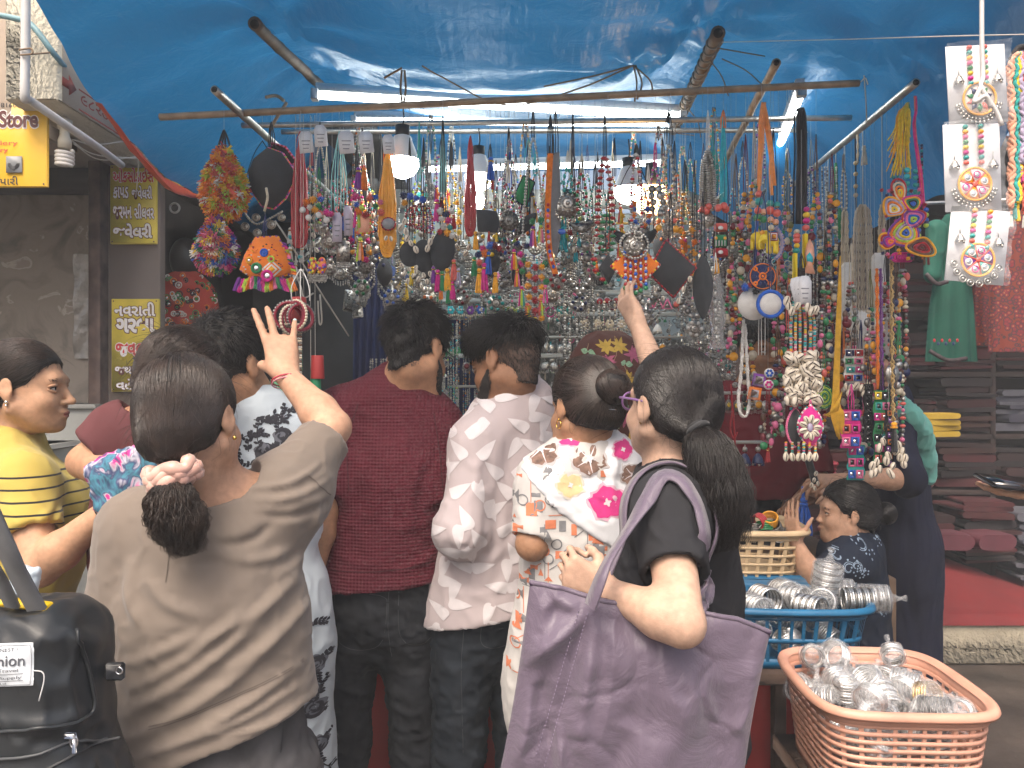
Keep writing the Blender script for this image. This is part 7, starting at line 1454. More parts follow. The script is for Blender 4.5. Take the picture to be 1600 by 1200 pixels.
necklace(1045,172,225,350,2.31,[(SIL,.006),(SILD,.0035)],'silver ball necklace with orange end beads, right of the warm lamp',8,extra=lambda t:[(lambda b:(b.sph(W(1029,356,2.30),(.010,.009,.010),bead('amber'),(10,7)),b.sph(W(1056,358,2.30),.011,bead('amber'),(10,7)),b.sph(W(1054,345,2.30),.008,bead('coral'),(10,7)),b.sph(W(1030,345,2.3),.007,bead('orange'),(10,7)),b.build('end_beads',t)))(MB())] and None,cw=6,ncord=6)
t=necklace(1106,172,235,330,2.28,[(SIL,(.008,.007,.0035))],'chunky silver strand on a white loop with red balls at its end',9,'white',second=(4,[(SIL,(.008,.007,.0035))]),extra=both(lambda t:[strand_pair(t,1101,248,326,2.275,[(SIL,(.009,.008,.0035))],5,'outer_strand')] and None,lambda t:[(lambda b:(b.sphs([W(1098,327,2.27),W(1107,323,2.265),W(1104,330,2.27)],.0105,bead('coral'),(10,7)),b.build('red_balls',t)))(MB())] and None),pend=('drop',14))
t=item('sequin_strip','teal sequinned band hanging beside the chunky silver strand','band',1117,305,2.30);cordpart(t,1114,rod_front(1114),2.30,200,240,'teal',2,3);felt_shape(t,1116,270,2.30,ellipse(7,36),'teal');b=MB();b.sphs([W(1116+rng.uniform(-5,5),270+rng.uniform(-30,30),2.295) for _ in range(40)],.0022,MIRR);b.build('sequins',t)
t=item('doll_pendant','red, white and green painted doll pendant on turquoise cords','pendant',1126,420,2.26);cordpart(t,1130,rod_front(1130),2.26,172,318,'turquoise',5,6);cordpart(t,1130,rod_front(1130),2.26,172,200,'orange',4,5,name='orange_top')
b=MB();b.sphs([W(1122,325,2.25),W(1131,322,2.25),W(1134,327,2.26)],.0115,bead('coral'),(10,7));b.build('red_balls',t);Yd=2.25;s=Yd/1200
for nm,cc,y0_,y1_,wd in(('red_cap','coral',349,362,10),('green_body','green',367,386,9),('red_skirt','red',388,402,11)):b=MB();b.bbox(W(1126,(y0_+y1_)/2,Yd),(wd*s,.008,(y1_-y0_)/2*s),bead(cc),.004);b.build(nm,t)
b=MB();b.sph(W(1126,356,Yd-.008),(.008,.003,.006),bead('white'),(8,5));b.sph(W(1126,394,Yd-.008),(.008,.003,.006),bead('white'),(8,5));b.sph(W(1119,372,Yd-.008),(.005,.003,.005),bead('amber'),(8,5));b.sph(W(1133,372,Yd-.008),(.005,.003,.005),bead('amber'),(8,5))
for k in range(4):b.bbox(W(1119+k*4.5,380,Yd-.008),(.0016,.002,.008),bead('white'),.0006)
b.build('painted_details',t);tass([(1120,404,24,'amber')],2.25)(t)
t=item('wrapped_piece','clear plastic sleeve with silver pieces hanging under the painted doll','packet',1121,545,2.15);cordpart(t,1118,rod_front(1118),2.15,395,425,'white',2,2,2.30);b=MB();pl=mat('plastic_clear',(.82,.84,.86),.12,trans=.85,alpha=.55,ior=1.3,bump=(25,1.0,.02));a=np.linspace(0,2*PI,15);zz=np.linspace(0,1,16);b.grid(np.stack([W(1121,428+117*q,2.15)+np.stack([(.006+.015*min(1,q*3))*np.cos(a)*(1+.2*np.sin(q*14)),.012*np.sin(a),0*a],1) for q in zz]),pl);b.build('sleeve',t);b=MB();string_beads(b,np.stack([W(1117,440,2.15),W(1120,540,2.15)]),[(SIL,(.006,.005,.009)),(SILD,.004)]);string_beads(b,np.stack([W(1124,470,2.15),W(1122,540,2.15)]),[(SIL,.005)]);b.build('silver_pieces',t)
t=item('elephant_garland','yellow elephants under red and green balls on an orange yarn hank','garland',1202,412,2.24);Ye=2.24
b=MB();m=mat('yarn_orange_bright',(.85,.30,.08),.9,var=(80,.15),sheen=.4)
for k in range(44):a=W(1193+rng.uniform(-3,3),160,Ye);q=rng.uniform(-1,1);side=1 if k%2 else-1;b.tube(spline([a,W(1194+side*4+q*4,190,Ye+rng.uniform(-.01,.01)),W(1196+side*7+q*4,225,Ye),W(1198+side*(9 if k<30 else 12)+q*2.5,250+rng.uniform(-6,10) if k<30 else 290,Ye)],9),.0022,m,4)
b.tube(spline([W(1190,225,Ye),W(1187,265,Ye),W(1186,302,Ye)],8),.0045,m,6);b.tube(spline([W(1205,240,Ye),W(1204,270,Ye),W(1206,305,Ye)],8),.005,m,6);b.build('orange_yarn',t)
b=MB()
for px,py,cc,r in((1186,303,'coral',9),(1186,315,'teal',10),(1184,329,'coral',9),(1193,331,'peach',8),(1203,318,'teal',9),(1203,329,'coral',11),(1214,320,'teal',8),(1214,333,'coral',10),(1193,343,'green',9),(1184,340,'green',7),(1204,343,'peach',8),(1212,347,'peach',8),(1205,356,'cream',8)):c=W(px,py,Ye-.006*(px%3));b.sph(c,r*Ye/1200*.62,bead(cc),(16,10));b.torus(c+V3(0,0,-.007),.006,.0015,GOLD,EX,V3(0,1,0),12,4)
b.build('wooden_balls',t);yb=mat('toy_yellow',(.82,.60,.02),.35,var=(20,.06))
def elephant(c,s,flip=1):
 sd=Sdf();q=lambda x,z,y=0:np.asarray(c)+V3(x*s*flip,y*s,z*s)
 sd.ell(q(.1,.1),np.array((.62,.34,.46))*s,None,.003);sd.ell(q(-.55,.32),np.array((.34,.30,.36))*s,None,.005);sd.chain([q(-.8,.25),q(-.98,-.05),q(-.98,-.42),q(-.88,-.6)],[.17*s,.13*s,.10*s,.08*s],.003)
 for x in(-.28,-.02,.30,.55):sd.cone(q(x,-.1,-.16 if x in(-.28,.3) else.16),q(x,-.85,-.16 if x in(-.28,.3) else.16),.16*s,.17*s,.003)
 sd.ell(q(-.36,.28,-.3),np.array((.20,.06,.27))*s,None,.002);sd.ell(q(-.36,.28,.3),np.array((.20,.06,.27))*s,None,.002);V,Q=sd.mesh(.0018);return V,Q
for px,py,f in((1204,378,1),(1186,372,-1)):
 V,Q=elephant(W(px,py,Ye-(.02 if f==1 else-.02)),.034,f);o=world_mesh('elephant',V,[Q],[yb],t);b=MB();c=W(px+3,py-7,Ye-(.02 if f==1 else-.02))+V3(0,-.0125,0)
 if f==1:
  for L,cc in((.011,'red'),(.009,'white'),(.0065,'red'),(.0045,'amber')):b.bbox(c+V3(0,-.0006*(11-L*1000)/2,0),(L,.0012,L*1.1),bead(cc),.0005)
 else:b.sph(c,(.008,.002,.008),bead('amber'),(8,5))
 b.build('saddle_cloth',o)
t=item('fabric_flower_band','striped blue fan shaped band behind the yellow elephants','band',1215,400,2.30);b=MB();a=np.linspace(-1.2,1.2,24);P=np.stack([W(1205,380,2.3)+V3(.034*math.cos(x),0,.050*math.sin(x)) for x in a]);b.tube(P,.006,yarn('lilac'),8);b.sphs(P[::2]+V3(.003,-.005,0),.0024,bead('blue'));b.tube([W(1183,345,2.3),W(1179,420,2.3)],.005,yarn('blue'),6);b.build('band',t);cordpart(t,1208,rod_front(1208),2.3,200,350,'black',6,3)
t=item('black_cord_hank','thick black cord hank with yellow blocks and a painted fish at its ends','cords',1252,455,2.27);b=MB();m=mat('cord_black',PAL['black'],.8,var=(60,.2),sheen=.2)
for k in range(30):q=rng.uniform(-1,1);b.tube(spline([W(1251+q*4,168+rng.uniform(0,5),2.27),W(1250+q*9,185,2.27+rng.uniform(-.012,.012)),W(1251+q*9,240,2.27+rng.uniform(-.012,.012)),W(1250+q*10,300+rng.uniform(-30,30),2.27),W(1249+q*9,350,2.27)],10),.0028,m,5)
b.build('cords',t);b=MB()
for px,py,cc,r in((1260,327,'magenta',5),(1260,336,'yellow',6),(1260,345,'magenta',6),(1259,356,'coral',6),(1245,362,'cream',5),(1245,369,'coral',6),(1245,376,'coral',6),(1245,384,'yellow',5),(1244,392,'teal',6)):c=W(px,py,2.25);b.sph(c,(r*.0018,r*.0018,r*.0015),bead(cc),(10,7))
b.build('beads',t);b=MB();b.bbox(W(1242,425,2.25),(.0062,.006,.055),yb,.002);b.bbox(W(1258,392,2.25),(.007,.006,.050),yb,.002);b.build('yellow_blocks',t);b=MB();s=2.25/1200;b.prism(np.array([(0,24),(6,12),(7,-6),(3,-16),(8,-30),(-8,-28),(-4,-14),(-7,2),(-4,16)])*s,W(1265,398,2.24),EX,EZ,.004,bead('peach'));b.prism(np.array([(0,8),(5,0),(5,-8),(-4,-6),(-5,2)])*s,W(1265,402,2.2355),EX,EZ,.001,bead('turquoise'));b.build('painted_fish',t)
t=item('round_patch','round navy patch embroidered with an orange wheel','patch',1191,455,2.20);cordpart(t,1191,rod_front(1191),2.20,300,411,'navy',10,2,2.30);b=MB();c=W(1191,432,2.20);disc(b,c,.040,felt('navy'),.004,32);b.build('felt_disc',t);b=MB();m=yarn('orange')
b.torus(c+V3(0,-.005,0),.036,.0018,m,n=30,k=5);b.torus(c+V3(0,-.005,0),.009,.003,m,n=18,k=5);b.sph(c+V3(0,-.005,0),(.004,.002,.004),m)
for k in range(4):a=PI/4+k*PI/2;b.tube([c+V3(.010*math.cos(a),-.005,.010*math.sin(a)),c+V3(.024*math.cos(a),-.005,.024*math.sin(a))],.0016,m,5);b.torus(c+V3(.029*math.cos(a),-.005,.029*math.sin(a)),.0045,.0028,m,n=12,k=5)
b.build('embroidered_wheel',t);b=MB()
for k in range(10):a=k*2*PI/10;b.sph(c+V3(.024*math.cos(a),-.0045,.024*math.sin(a)),(.008,.0012,.0035),yarn('navy'),(8,5),rotm(0,0,-a))
b.build('quilted_petals',t)
t=item('round_patch','plain white round patch behind the blue rimmed one','patch',1175,498,2.22);cordpart(t,1180,rod_front(1180),2.22,380,452,'black',2,2,2.30);b=MB();disc(b,W(1178,475,2.22),.047,felt('white'),.003,32);b.build('felt_disc',t);b=MB();pompom(b,W(1181,455,2.2),.010,'black');pompom(b,W(1165,449,2.2),.013,'blue');pompom(b,W(1170,446,2.2),.008,'red');b.build('pompoms',t)
t=item('round_patch','white round patch with a thick blue rim','patch',1204,495,2.18);cordpart(t,1204,rod_front(1204),2.18,400,455,'navy',2,2,2.30);b=MB();disc(b,W(1204,475,2.18),.034,felt('white'),.003,32);b.build('felt_disc',t);b=MB();b.torus(W(1204,475,2.178),.036,.0055,yarn('blue'),n=32,k=8);b.build('rim',t)
t=item('shell_necklace','long heishi bead necklace with two clusters of white cowries and white price tags','necklace',1255,632,2.16);cordpart(t,1252,rod_front(1252),2.16,395,440,'black',4,4,2.30)
for k,(x,tl) in enumerate(((1247,.25),(1252,.12),(1258,0))):tag(t,x,455-k,2.14-.002*k,20,44,tilt=tl)
hc=[bead(c) for c in('coral','white','teal','yellow','turquoise','pink','cream','amber')]
b=MB()
for k,x in enumerate((1236,1243,1250,1258,1266,1272)):seq=[(random.choice(hc),(.0050,.0050,.0021)) for _ in range(60)];string_beads(b,spline([W(1250+(x-1254)*.4,462,2.15),W(x,500,2.14+.004*(k%2)),W(x,550,2.14),W(x,640,2.15)],30),seq,1.9)
b.build('heishi_strands',t);shells([(1232,478),(1237,486),(1262,480),(1268,486),(1246,478),(1229,470),(1275,484)],2.12,.0135,'top_cowries')(t)
b=MB()
for y0_,y1_,n_,w_ in((553,590,60,24),(588,632,75,27)):
 for k in range(n_):x=1254+rng.uniform(-w_,w_);y=rng.uniform(y0_,y1_);cowrie(b,W(x,y,2.13+rng.uniform(-.016,.012)),rng.uniform(.0125,.016),rng.uniform(-1.4,1.4),rng.uniform(-.8,.8))
b.build('cowrie_clusters',t)
for px,Y,tw,lab in((1242,2.15,.3,'black oval felt drop edged in pink, below the shell necklace'),(1266,2.11,-.2,'pink oval drop with a cowrie flower and a shell fringe')):
 t=item('oval_drop',lab,'pendant',px,715,Y);cordpart(t,px,560,Y,625,645,'pink',2,2)
 if px==1242:felt_shape(t,px,668,Y,leafp(15,30),'charcoal',['pink'],th=.006,twist=tw);xs=(1228,1238,1248)
 else:
  felt_shape(t,px,666,Y,leafp(18,32),'magenta',['white','pink','white','teal','red'],th=.008,twist=tw);b=MB()
  for k in range(9):an=k*2*PI/9;cowrie(b,W(px,668,Y-.012)+V3(.020*math.cos(an),0,.024*math.sin(an)),.012,PI/2-an)
  b.sph(W(px,668,Y-.013),(.008,.004,.012),bead('lilac'),(10,7));b.build('cowrie_flower',t);xs=(1256,1265,1274)
 b=MB()
 for x in xs:string_beads(b,np.stack([W(x,690,Y-.006),W(x,707,Y-.006)]),[(random.choice(hc),(.0048,.0048,.0024)) for _ in range(12)],1.9);cowrie(b,W(x,714,Y-.008),.0125,rng.uniform(-.2,.2))
 b.build('shell_fringe',t)
# ---- the long pieces on the right slanting pole
RA,RB=W(1431,129,2.22),W(1205,318,4.1)
def on_pole(px):
 lo,hi=0.,1.
 for _ in range(40):
  m=(lo+hi)/2;p=lerp(RA,RB,m)
  if 800+p[0]/p[1]*1200>px:lo=m
  else:hi=m
 p=lerp(RA,RB,lo);return p[1],600-(p[2]-EYE)/p[1]*1200
def braid(mb,P,r,m,n=3):
 P=along(P,r*.9);t=np.arange(len(P));d,u,v=frame(P[0],P[-1])
 for k in range(n):ph=k*2*PI/n;mb.tube(P+(r*.75*np.cos(t*.75+ph))[:,None]*u+(r*.6*np.sin(t*1.5+ph))[:,None]*v,r*.62,m,5)
def braids(px,y0,y1,n,w,col,label,name='braided_necklace',r=.0042,pend=None,extra=None,Y=None,yr=None):
 Yp,yp=on_pole(px);Y=Y or Yp;yr=yp if yr is None else yr;t=item(name,label,'necklace',px,y1,Y);m=yarn(col) if isinstance(col,str) else col;s=Y/1200;b=MB();b.tube([lerp(RA,RB,0)*0+W(px,yr,Y)+V3(0,0,.012),W(px,y0,Y)],.002,THR,5)
 for k in range(n):q=((k+.5)/n-.5)*2*w;braid(b,spline([W(px+q*.25,y0,Y),W(px+q*.8,y0+(y1-y0)*.12,Y+rng.uniform(-.012,.012)),W(px+q+rng.uniform(-1,1),y0+(y1-y0)*.6,Y+rng.uniform(-.01,.01)),W(px+q,y1-rng.uniform(0,8),Y)],16),r,m)
 b.build('braids',t)
 if extra:extra(t,Y)
 return t
mac=mat('macrame_natural',(.50,.43,.33),.95,var=(70,.15),bump=(300,.6,.001))
def cloth_tag(px,y0,y1,w,name='white_tab'):
 def f(t,Y):felt_shape(t,px,(y0+y1)/2,Y-.012,[(-w,-(y1-y0)/2),(w,-(y1-y0)/2),(w,(y1-y0)/2-6),(w-5,(y1-y0)/2),(-w+5,(y1-y0)/2),(-w,(y1-y0)/2-6)],'white',None,name,.003)
 return f
braids(1320,325,520,4,7,mac,'narrow bunch of natural braids with a white tab, left of the broad one',extra=cloth_tag(1325,410,500,11))
braids(1348,320,500,8,17,mac,'broad bunch of natural braids ending in a white flowered panel',extra=lambda t,Y:(felt_shape(t,1350,515,Y-.01,[(-20,28),(20,28),(24,0),(16,-28),(-14,-28),(-22,0)],'white',['white','cream'],'flowered_panel',.006),(lambda b:([cowrie(b,W(1350+rng.uniform(-16,16),512+rng.uniform(-18,24),Y-.02),.011,rng.uniform(-1,1)) for _ in range(16)],b.build('white_flowers',t)))(MB())))
braids(1378,320,430,3,6,mac,'short white braid carrying a long white cloth tab',extra=lambda t,Y:(cloth_tag(1373,395,475,11)(t,Y),cloth_tag(1384,465,555,10,'lower_tab')(t,Y-.01)))
braids(1294,300,480,5,7,mat('cord_tan',(.20,.155,.10),.9,var=(60,.25)),'brown cord bunch with a silver rosette on the slanting pole',r=.003,extra=lambda t,Y:(lambda b:(filigree(b,W(1287,498,Y-.01),.030,SILD,True,'disc'),b.build('silver_rosette',t)))(MB()))
braids(1306,255,330,2,3,mat('yarn_green',PAL['green'],.95),'green fabric cord with a leaf shaped end',extra=lambda t,Y:felt_shape(t,1312,350,Y,leafp(6,26),'green'))
braids(1340,205,255,1,2,mac,'natural tassel cord with a knotted top near the pole end',extra=lambda t,Y:(lambda b:(tassel(b,W(1350,228,Y),30*Y/1200,'cream','cream',30),b.build('tassel',t)))(MB()))
b=MB();Yp,yp=on_pole(1336);t=item('wood_bead_string','dark string with pale wooden beads hanging near the slanting pole','string',1338,330,Yp);P=np.stack([W(1336,yp,Yp),W(1338,330,Yp)]);b.tube(spline(P,8),.003,MATS['cord_black'],5);b.build('string',t);b=MB();b.sphs([W(1337,y,Yp) for y in(255,272,291,305)],.0085,mat('wood_pale',(.45,.33,.19),.5),(10,7));b.build('beads',t)
necklace(1318,240,262,330,2.62,[(SILD,.004),(bead('cream'),.004)],'thin silver and cream string beside the green fabric cord',4,'grey',yr=on_pole(1318)[1])
Yb,yb_=on_pole(1416);Yb=2.24;t=item('bird_garland','yellow yarn hank with embroidered birds and pink loops, rightmost on the slanting pole','garland',1412,415,Yb);b=MB()
for k in range(60):
 q=rng.uniform(-1,1);side=rng.choice((-1,1));cc='yellow' if k<46 else('green' if k<50 else 'amber');ln=rng.uniform(45,120);b.tube(spline([W(1418+q*2,160+rng.uniform(0,8),Yb+.01),W(1412+side*4+q*7,180,Yb+rng.uniform(-.015,.015)),W(1408+side*3+q*9,160+ln*.7,Yb+rng.uniform(-.015,.015)),W(1404+side*8+q*12,160+ln,Yb)],9),.0020,yarn(cc),4)
b.build('yellow_yarn',t);b=MB()
for k in range(9):b.tube(spline([W(1429+k%3,150,Yb),W(1430+k%3,175,Yb+.005),W(1427+(k%4),200,Yb),W(1436+(k%3)*2,270,Yb),W(1445,320+4*k,Yb+.01)],12),.0026,yarn('coral' if k%2 else 'magenta'),5)
b.build('pink_cords',t);b=MB()
for x in(1402,1396,1440,1434):string_beads(b,np.stack([W(x,225,Yb+.01),W(x+2,320,Yb+.01)]),[(bead('navy'),.0045),(bead('maroon'),.004),(bead('teal'),.0045)])
for y in(266,276,287,298):b.sph(W(1417,y,Yb-.01),.0085,bead('turquoise' if y!=287 else 'teal'),(10,7));b.sph(W(1430,y+2,Yb-.01),.007,bead('teal'),(10,7))
for y,c in((328,'blue'),(336,'lime'),(344,'blue'),(352,'lime'),(348,'navy')):b.sph(W(1447,y,Yb-.012),.0075,bead(c),(10,7));b.sph(W(1435,y+16,Yb-.012),.0075,bead(c),(10,7))
b.build('beads',t);b=MB();s=Yb/1200
def ringed(cx_,cy_,rx,ry,cols,k0=0,a0=0,a1=2*PI):
 a=np.linspace(a0,a1,26);ro=cx_*.7+cy_
 for k,cc in enumerate(cols):f=1-k/len(cols);b.tube(np.stack([W(cx_,cy_,Yb-.02-.001*k-.004*k0)+V3(s*f*(rx*math.cos(x)*math.cos(ro)-ry*(1+.45*math.cos(x))*math.sin(x)*math.sin(ro))+(k*.001),0,s*f*(rx*math.cos(x)*math.sin(ro)+ry*(.75+.45*math.cos(x))*math.sin(x)*math.cos(ro))-k*.0012) for x in a]),.0034,yarn(cc),6)
for cx_,cy_,rx,ry,cols in((1413,360,24,22,['purple','orange','lime','lilac','yellow','blue']),(1395,325,15,18,['amber','lilac','orange','white','yellow']),(1424,316,14,14,['magenta','amber','green','black','blue']),(1390,375,16,14,['amber','red','purple','magenta','orange']),(1425,340,16,20,['red','purple','pink','blue','lime']),(1440,385,14,22,['amber','brown','red','maroon']),(1405,300,20,10,['red','cream','orange','yellow'])):ringed(cx_,cy_,rx,ry,cols,rng.uniform(0,2))
for k in range(60):pompom(b,W(1411+34*math.cos(k)*(.5+.5*(k%3)/2),350+54*math.sin(k*1.7),Yb-.012-.012*(k%2)),.0065,random.choice(['orange','red','magenta','purple','amber','pink','navy','maroon']),34)
b.build('embroidered_birds',t);b=MB()
for k in range(5):b.torus(W(1400+k*5,402,Yb-.005),.012,.0035,yarn('magenta'),n=14,k=5)
b.build('pink_loops',t);tass([(1446,380,34,['brown','maroon'])],Yb-.02)(t)
def belt(px,y0,y1,w,base,cells,label,Y=2.3,tail=True,rows=None,top=300):
 t=item('mirror_belt',label,'belt',px,y1,Y);s=Y/1200;b=MB();L=y1-y0;G=np.stack([np.stack([W(px+q*w+1.5*math.sin(k*.9),y0+L*k/20,Y+.004*math.sin(k*.8)) for q in(-1,0,1)]) for k in range(21)]);b.grid(G,felt(base));b.grid(G[:,::-1]+V3(0,.004,0),felt(base));b.build('band',t);b=MB();n=rows or max(3,int(L/(w*1.25)));cw_=w*.42*s
 for k in range(n):
  for j in((-1,1) if w>9 else(0,)):
   c=W(px+j*w*.47+1.5*math.sin(k*.9*20/n),y0+L*(k+.5)/n,Y-.004);cc=cells[(k*2+(j>0))%len(cells)];hh=L/n*.36*s
   for x0,x1,z0,z1 in((-1,-.6,-1,1),(.6,1,-1,1),(-.6,.6,.6,1),(-.6,.6,-1,-.6)):b.box(c+V3((x0+x1)/2*cw_,0,(z0+z1)/2*hh),((x1-x0)/2*cw_,.002,(z1-z0)/2*hh),yarn(cc))
   b.box(c+V3(0,.0006,0),(cw_*.58,.0012,hh*.58),MIRR if(k+j)%2 else mat('mirror_dark',(.1,.1,.11),.08,.9))
 b.build('mirror_cells',t);cordpart(t,px,top,Y,max(y0-40,top+5),y0,'black' if base!='magenta' else 'magenta',4,3);return t
belt(1335,545,610,15,'white',['navy','red','green','pink','teal','magenta','red','blue'],'pale mirror work belt with coloured squares and a shell edge',2.36,rows=5);belt(1330,640,700,15,'magenta',['pink','blue','coral','magenta'],'pink and blue mirror work belt with big squares',2.30,rows=3);belt(1338,695,750,13,'teal',['magenta','blue','pink'],'lower mirror belt with magenta frames on teal',2.34,rows=3)
shells([(1322,604),(1330,606),(1338,603),(1346,606),(1354,604),(1326,614),(1350,615)],2.33,.013)(bpy.data.objects['mirror_belt'])
belt(1357,600,690,7,'black',['black','charcoal'],'narrow black belt with dark square mirrors',2.32,rows=10);belt(1378,610,725,12,'green',['yellow','black','teal','pink','magenta','coral','green'],'dark green belt with bright square rings and cowries at its end',2.28,rows=7);belt(1390,640,730,7,'black',['orange','lime','purple','lilac'],'black belt with purple and orange squares beside the green one',2.25,rows=8)
t=item('cowrie_tassels','bunches of white cowries hanging off the ends of the belts','shells',1385,742,2.24);shells([(1363,728),(1370,722),(1368,738),(1375,733),(1362,740),(1374,700),(1380,690),(1388,712),(1395,728),(1390,738),(1385,720),(1404,695),(1410,705),(1414,716),(1406,715),(1412,725),(1400,705),(1393,742)],2.23,.0135)(t);cordpart(t,1388,600,2.24,660,720,'black',14,4)
t=item('yellow_fringe','long mustard yellow cord fringe with a diamond knot','fringe',1310,685,2.30);b=MB()
for k in range(16):q=k/15*2-1;b.tube(spline([W(1313,400,2.32),W(1311+q*3,480,2.31),W(1306+q*5,620,2.30),W(1308+q*10,645,2.29),W(1313+q*5,684+rng.uniform(-8,3),2.3)],14),.002,mat('yarn_mustard',(.60,.34,.03),.9,var=(60,.2)),4)
for k in range(14):b.tube([W(1288+k*1.6,648-k*.4,2.29),W(1297+k*1.4,655-k*3-4,2.29)],.002,MATS['yarn_mustard'],4)
b.build('cords',t)
t=item('twisted_cord','black and gold twisted cord hanging lowest at the right cluster','cord',1396,700,2.22);b=MB();P=spline([W(1393,400,2.26),W(1394,520,2.24),W(1396,660,2.22)],40);braid(b,P,.0055,mat('cord_gold',(.45,.30,.12),.6),2);b.build('gold_strand',t);b=MB();braid(b,P+V3(.003,.002,.004),.0055,MATS['cord_black'],2);b.build('black_strand',t);b=MB();tassel(b,W(1397,660,2.22),.085,'black','amber',60,.22);b.build('tassel',t)
t=item('orange_cords','purple and orange twisted cords left of the black and gold one','cords',1372,620,2.30);b=MB();braid(b,np.stack([W(1370,420,2.30),W(1372,610,2.30)]),.005,yarn('orange'));braid(b,np.stack([W(1376,420,2.31),W(1378,610,2.31)]),.005,yarn('purple'));b.build('cords',t)
t=item('metal_disc','grey hammered metal oval hanging beside the twisted cord','disc',1394,600,2.28);b=MB();b.prism(ellipse(11*2.28/1200,16*2.28/1200),W(1394,585,2.28),EX,EZ,.002,SIL);b.build('plate',t);cordpart(t,1393,420,2.28,500,569,'black',1,2)
t=item('green_lattice','bright green openwork pendant between the shells and the belts','pendant',1287,640,2.34);b=MB();c=W(1287,620,2.34)
for k in range(5):b.torus(c+V3(0,-.002*k,.0),.028-.005*k,.0026,yarn('lime' if k%2 else 'green'),n=18,k=5,sy=1.25)
for k in range(8):a=k*PI/4;b.tube([c,c+V3(.028*math.cos(a),-.004,.034*math.sin(a))],.0022,yarn('lime'),5)
b.build('lattice',t);cordpart(t,1287,330,2.34,500,600,'green',2,3)
t=item('mirror_squares','purple and orange square mirrors with two round buttons on white cords','pendant',1188,625,2.28);cordpart(t,1190,rod_front(1190),2.28,420,555,'white',5,3)
for nm,px,py,r,cc in(('purple_square',1186,594,10,'purple'),('orange_square',1179,615,10,'orange')):
 b=MB();c=W(px,py,2.27);R5=rotm(0,0,.15)
 b.bbox(c,(r*s,.003,r*s),yarn(cc),.001,R5);b.bbox(c+V3(0,-.0028,0),(r*s*.62,.001,r*s*.62),mat('mirror_warm',(.55,.45,.38),.1,.9),.0004,R5);b.build(nm,t)
for px,py,cc in((1202,583,'blue'),(1201,601,'magenta')):
 b=MB();c=W(px,py,2.265);disc(b,c,.0145,felt('white'),.002,20)
 for k in range(6):a=k*PI/3;b.sph(c+V3(.008*math.cos(a),-.003,.008*math.sin(a)),(.0042,.0015,.0042),yarn(cc),(8,5))
 b.build('round_button',t)
t=item('macrame_loop','white macrame loop hanging in front of the short rail','loop',1162,650,2.30);b=MB();braid(b,spline([W(1162,500,2.30),W(1158,580,2.30),W(1154,620,2.30),W(1157,646,2.30),W(1166,650,2.30),W(1171,625,2.30),W(1168,580,2.30),W(1164,505,2.30)],50),.005,yarn('white'));b.build('braid',t)
t=item('red_string','red string dangling over the stall keeper','string',1147,680,2.6);b=MB();b.tube(spline([W(1142,600,2.6),W(1144,640,2.6),W(1141,670,2.6),W(1147,685,2.6),W(1152,675,2.6)],20),.003,yarn('red'),5);b.tube(spline([W(1142,600,2.6),W(1146,650,2.6),W(1149,700,2.6)],12),.003,yarn('red'),5);b.build('cord',t)
for k,(px,y0_,y1_,c1,lab) in enumerate(((1150,330,520,'brown','brown bead strand with pink stones behind the painted doll'),(1165,300,470,'maroon','strand of maroon, gold and cream charms right of the doll'),(1178,280,400,'cream','cream and brown charm strand left of the elephants'),(1142,420,560,'grey','white felt tags on a grey strand below the doll'),(1229,330,460,'olive','olive charm strand between the elephants and black hank'),(1275,300,430,'brown','slim brown charm strand right of the black hank'),(1216,470,560,'orange','orange coin strand under the round patches'),(1170,530,640,'black','black braid with a yellow metal flower'),(1232,520,620,'coral','coral charm strand beside the shell necklace'))):
 Y=2.40;t=item('charm_strand',lab,'strand',px,y1_,Y);cordpart(t,px,rod_front(px),Y,y0_-90,y0_,c1,3,3,2.31);b=MB();cs=[bead(c1),bead('maroon'),bead('amber'),SILD,bead('cream'),bead('pink'),bead('green')]
 for j in(-1,1):string_beads(b,spline([W(px+j*2,y0_,Y),W(px+j*7,lerp(y0_,y1_,.5),Y),W(px+j*5,y1_,Y)],20),[(random.choice(cs),random.choice([.004,.006,.008,(.009,.006,.006)])) for _ in range(30)],2.0)
 for j in range(7):q=W(px+rng.uniform(-10,10),rng.uniform(y0_+20,y1_),Y-.012);(disc(b,q,rng.uniform(.008,.014),random.choice(cs),.002,14) if j%2 else b.sph(q,(.009,.006,.012),random.choice(cs),(8,5)))
 b.build('charms',t)
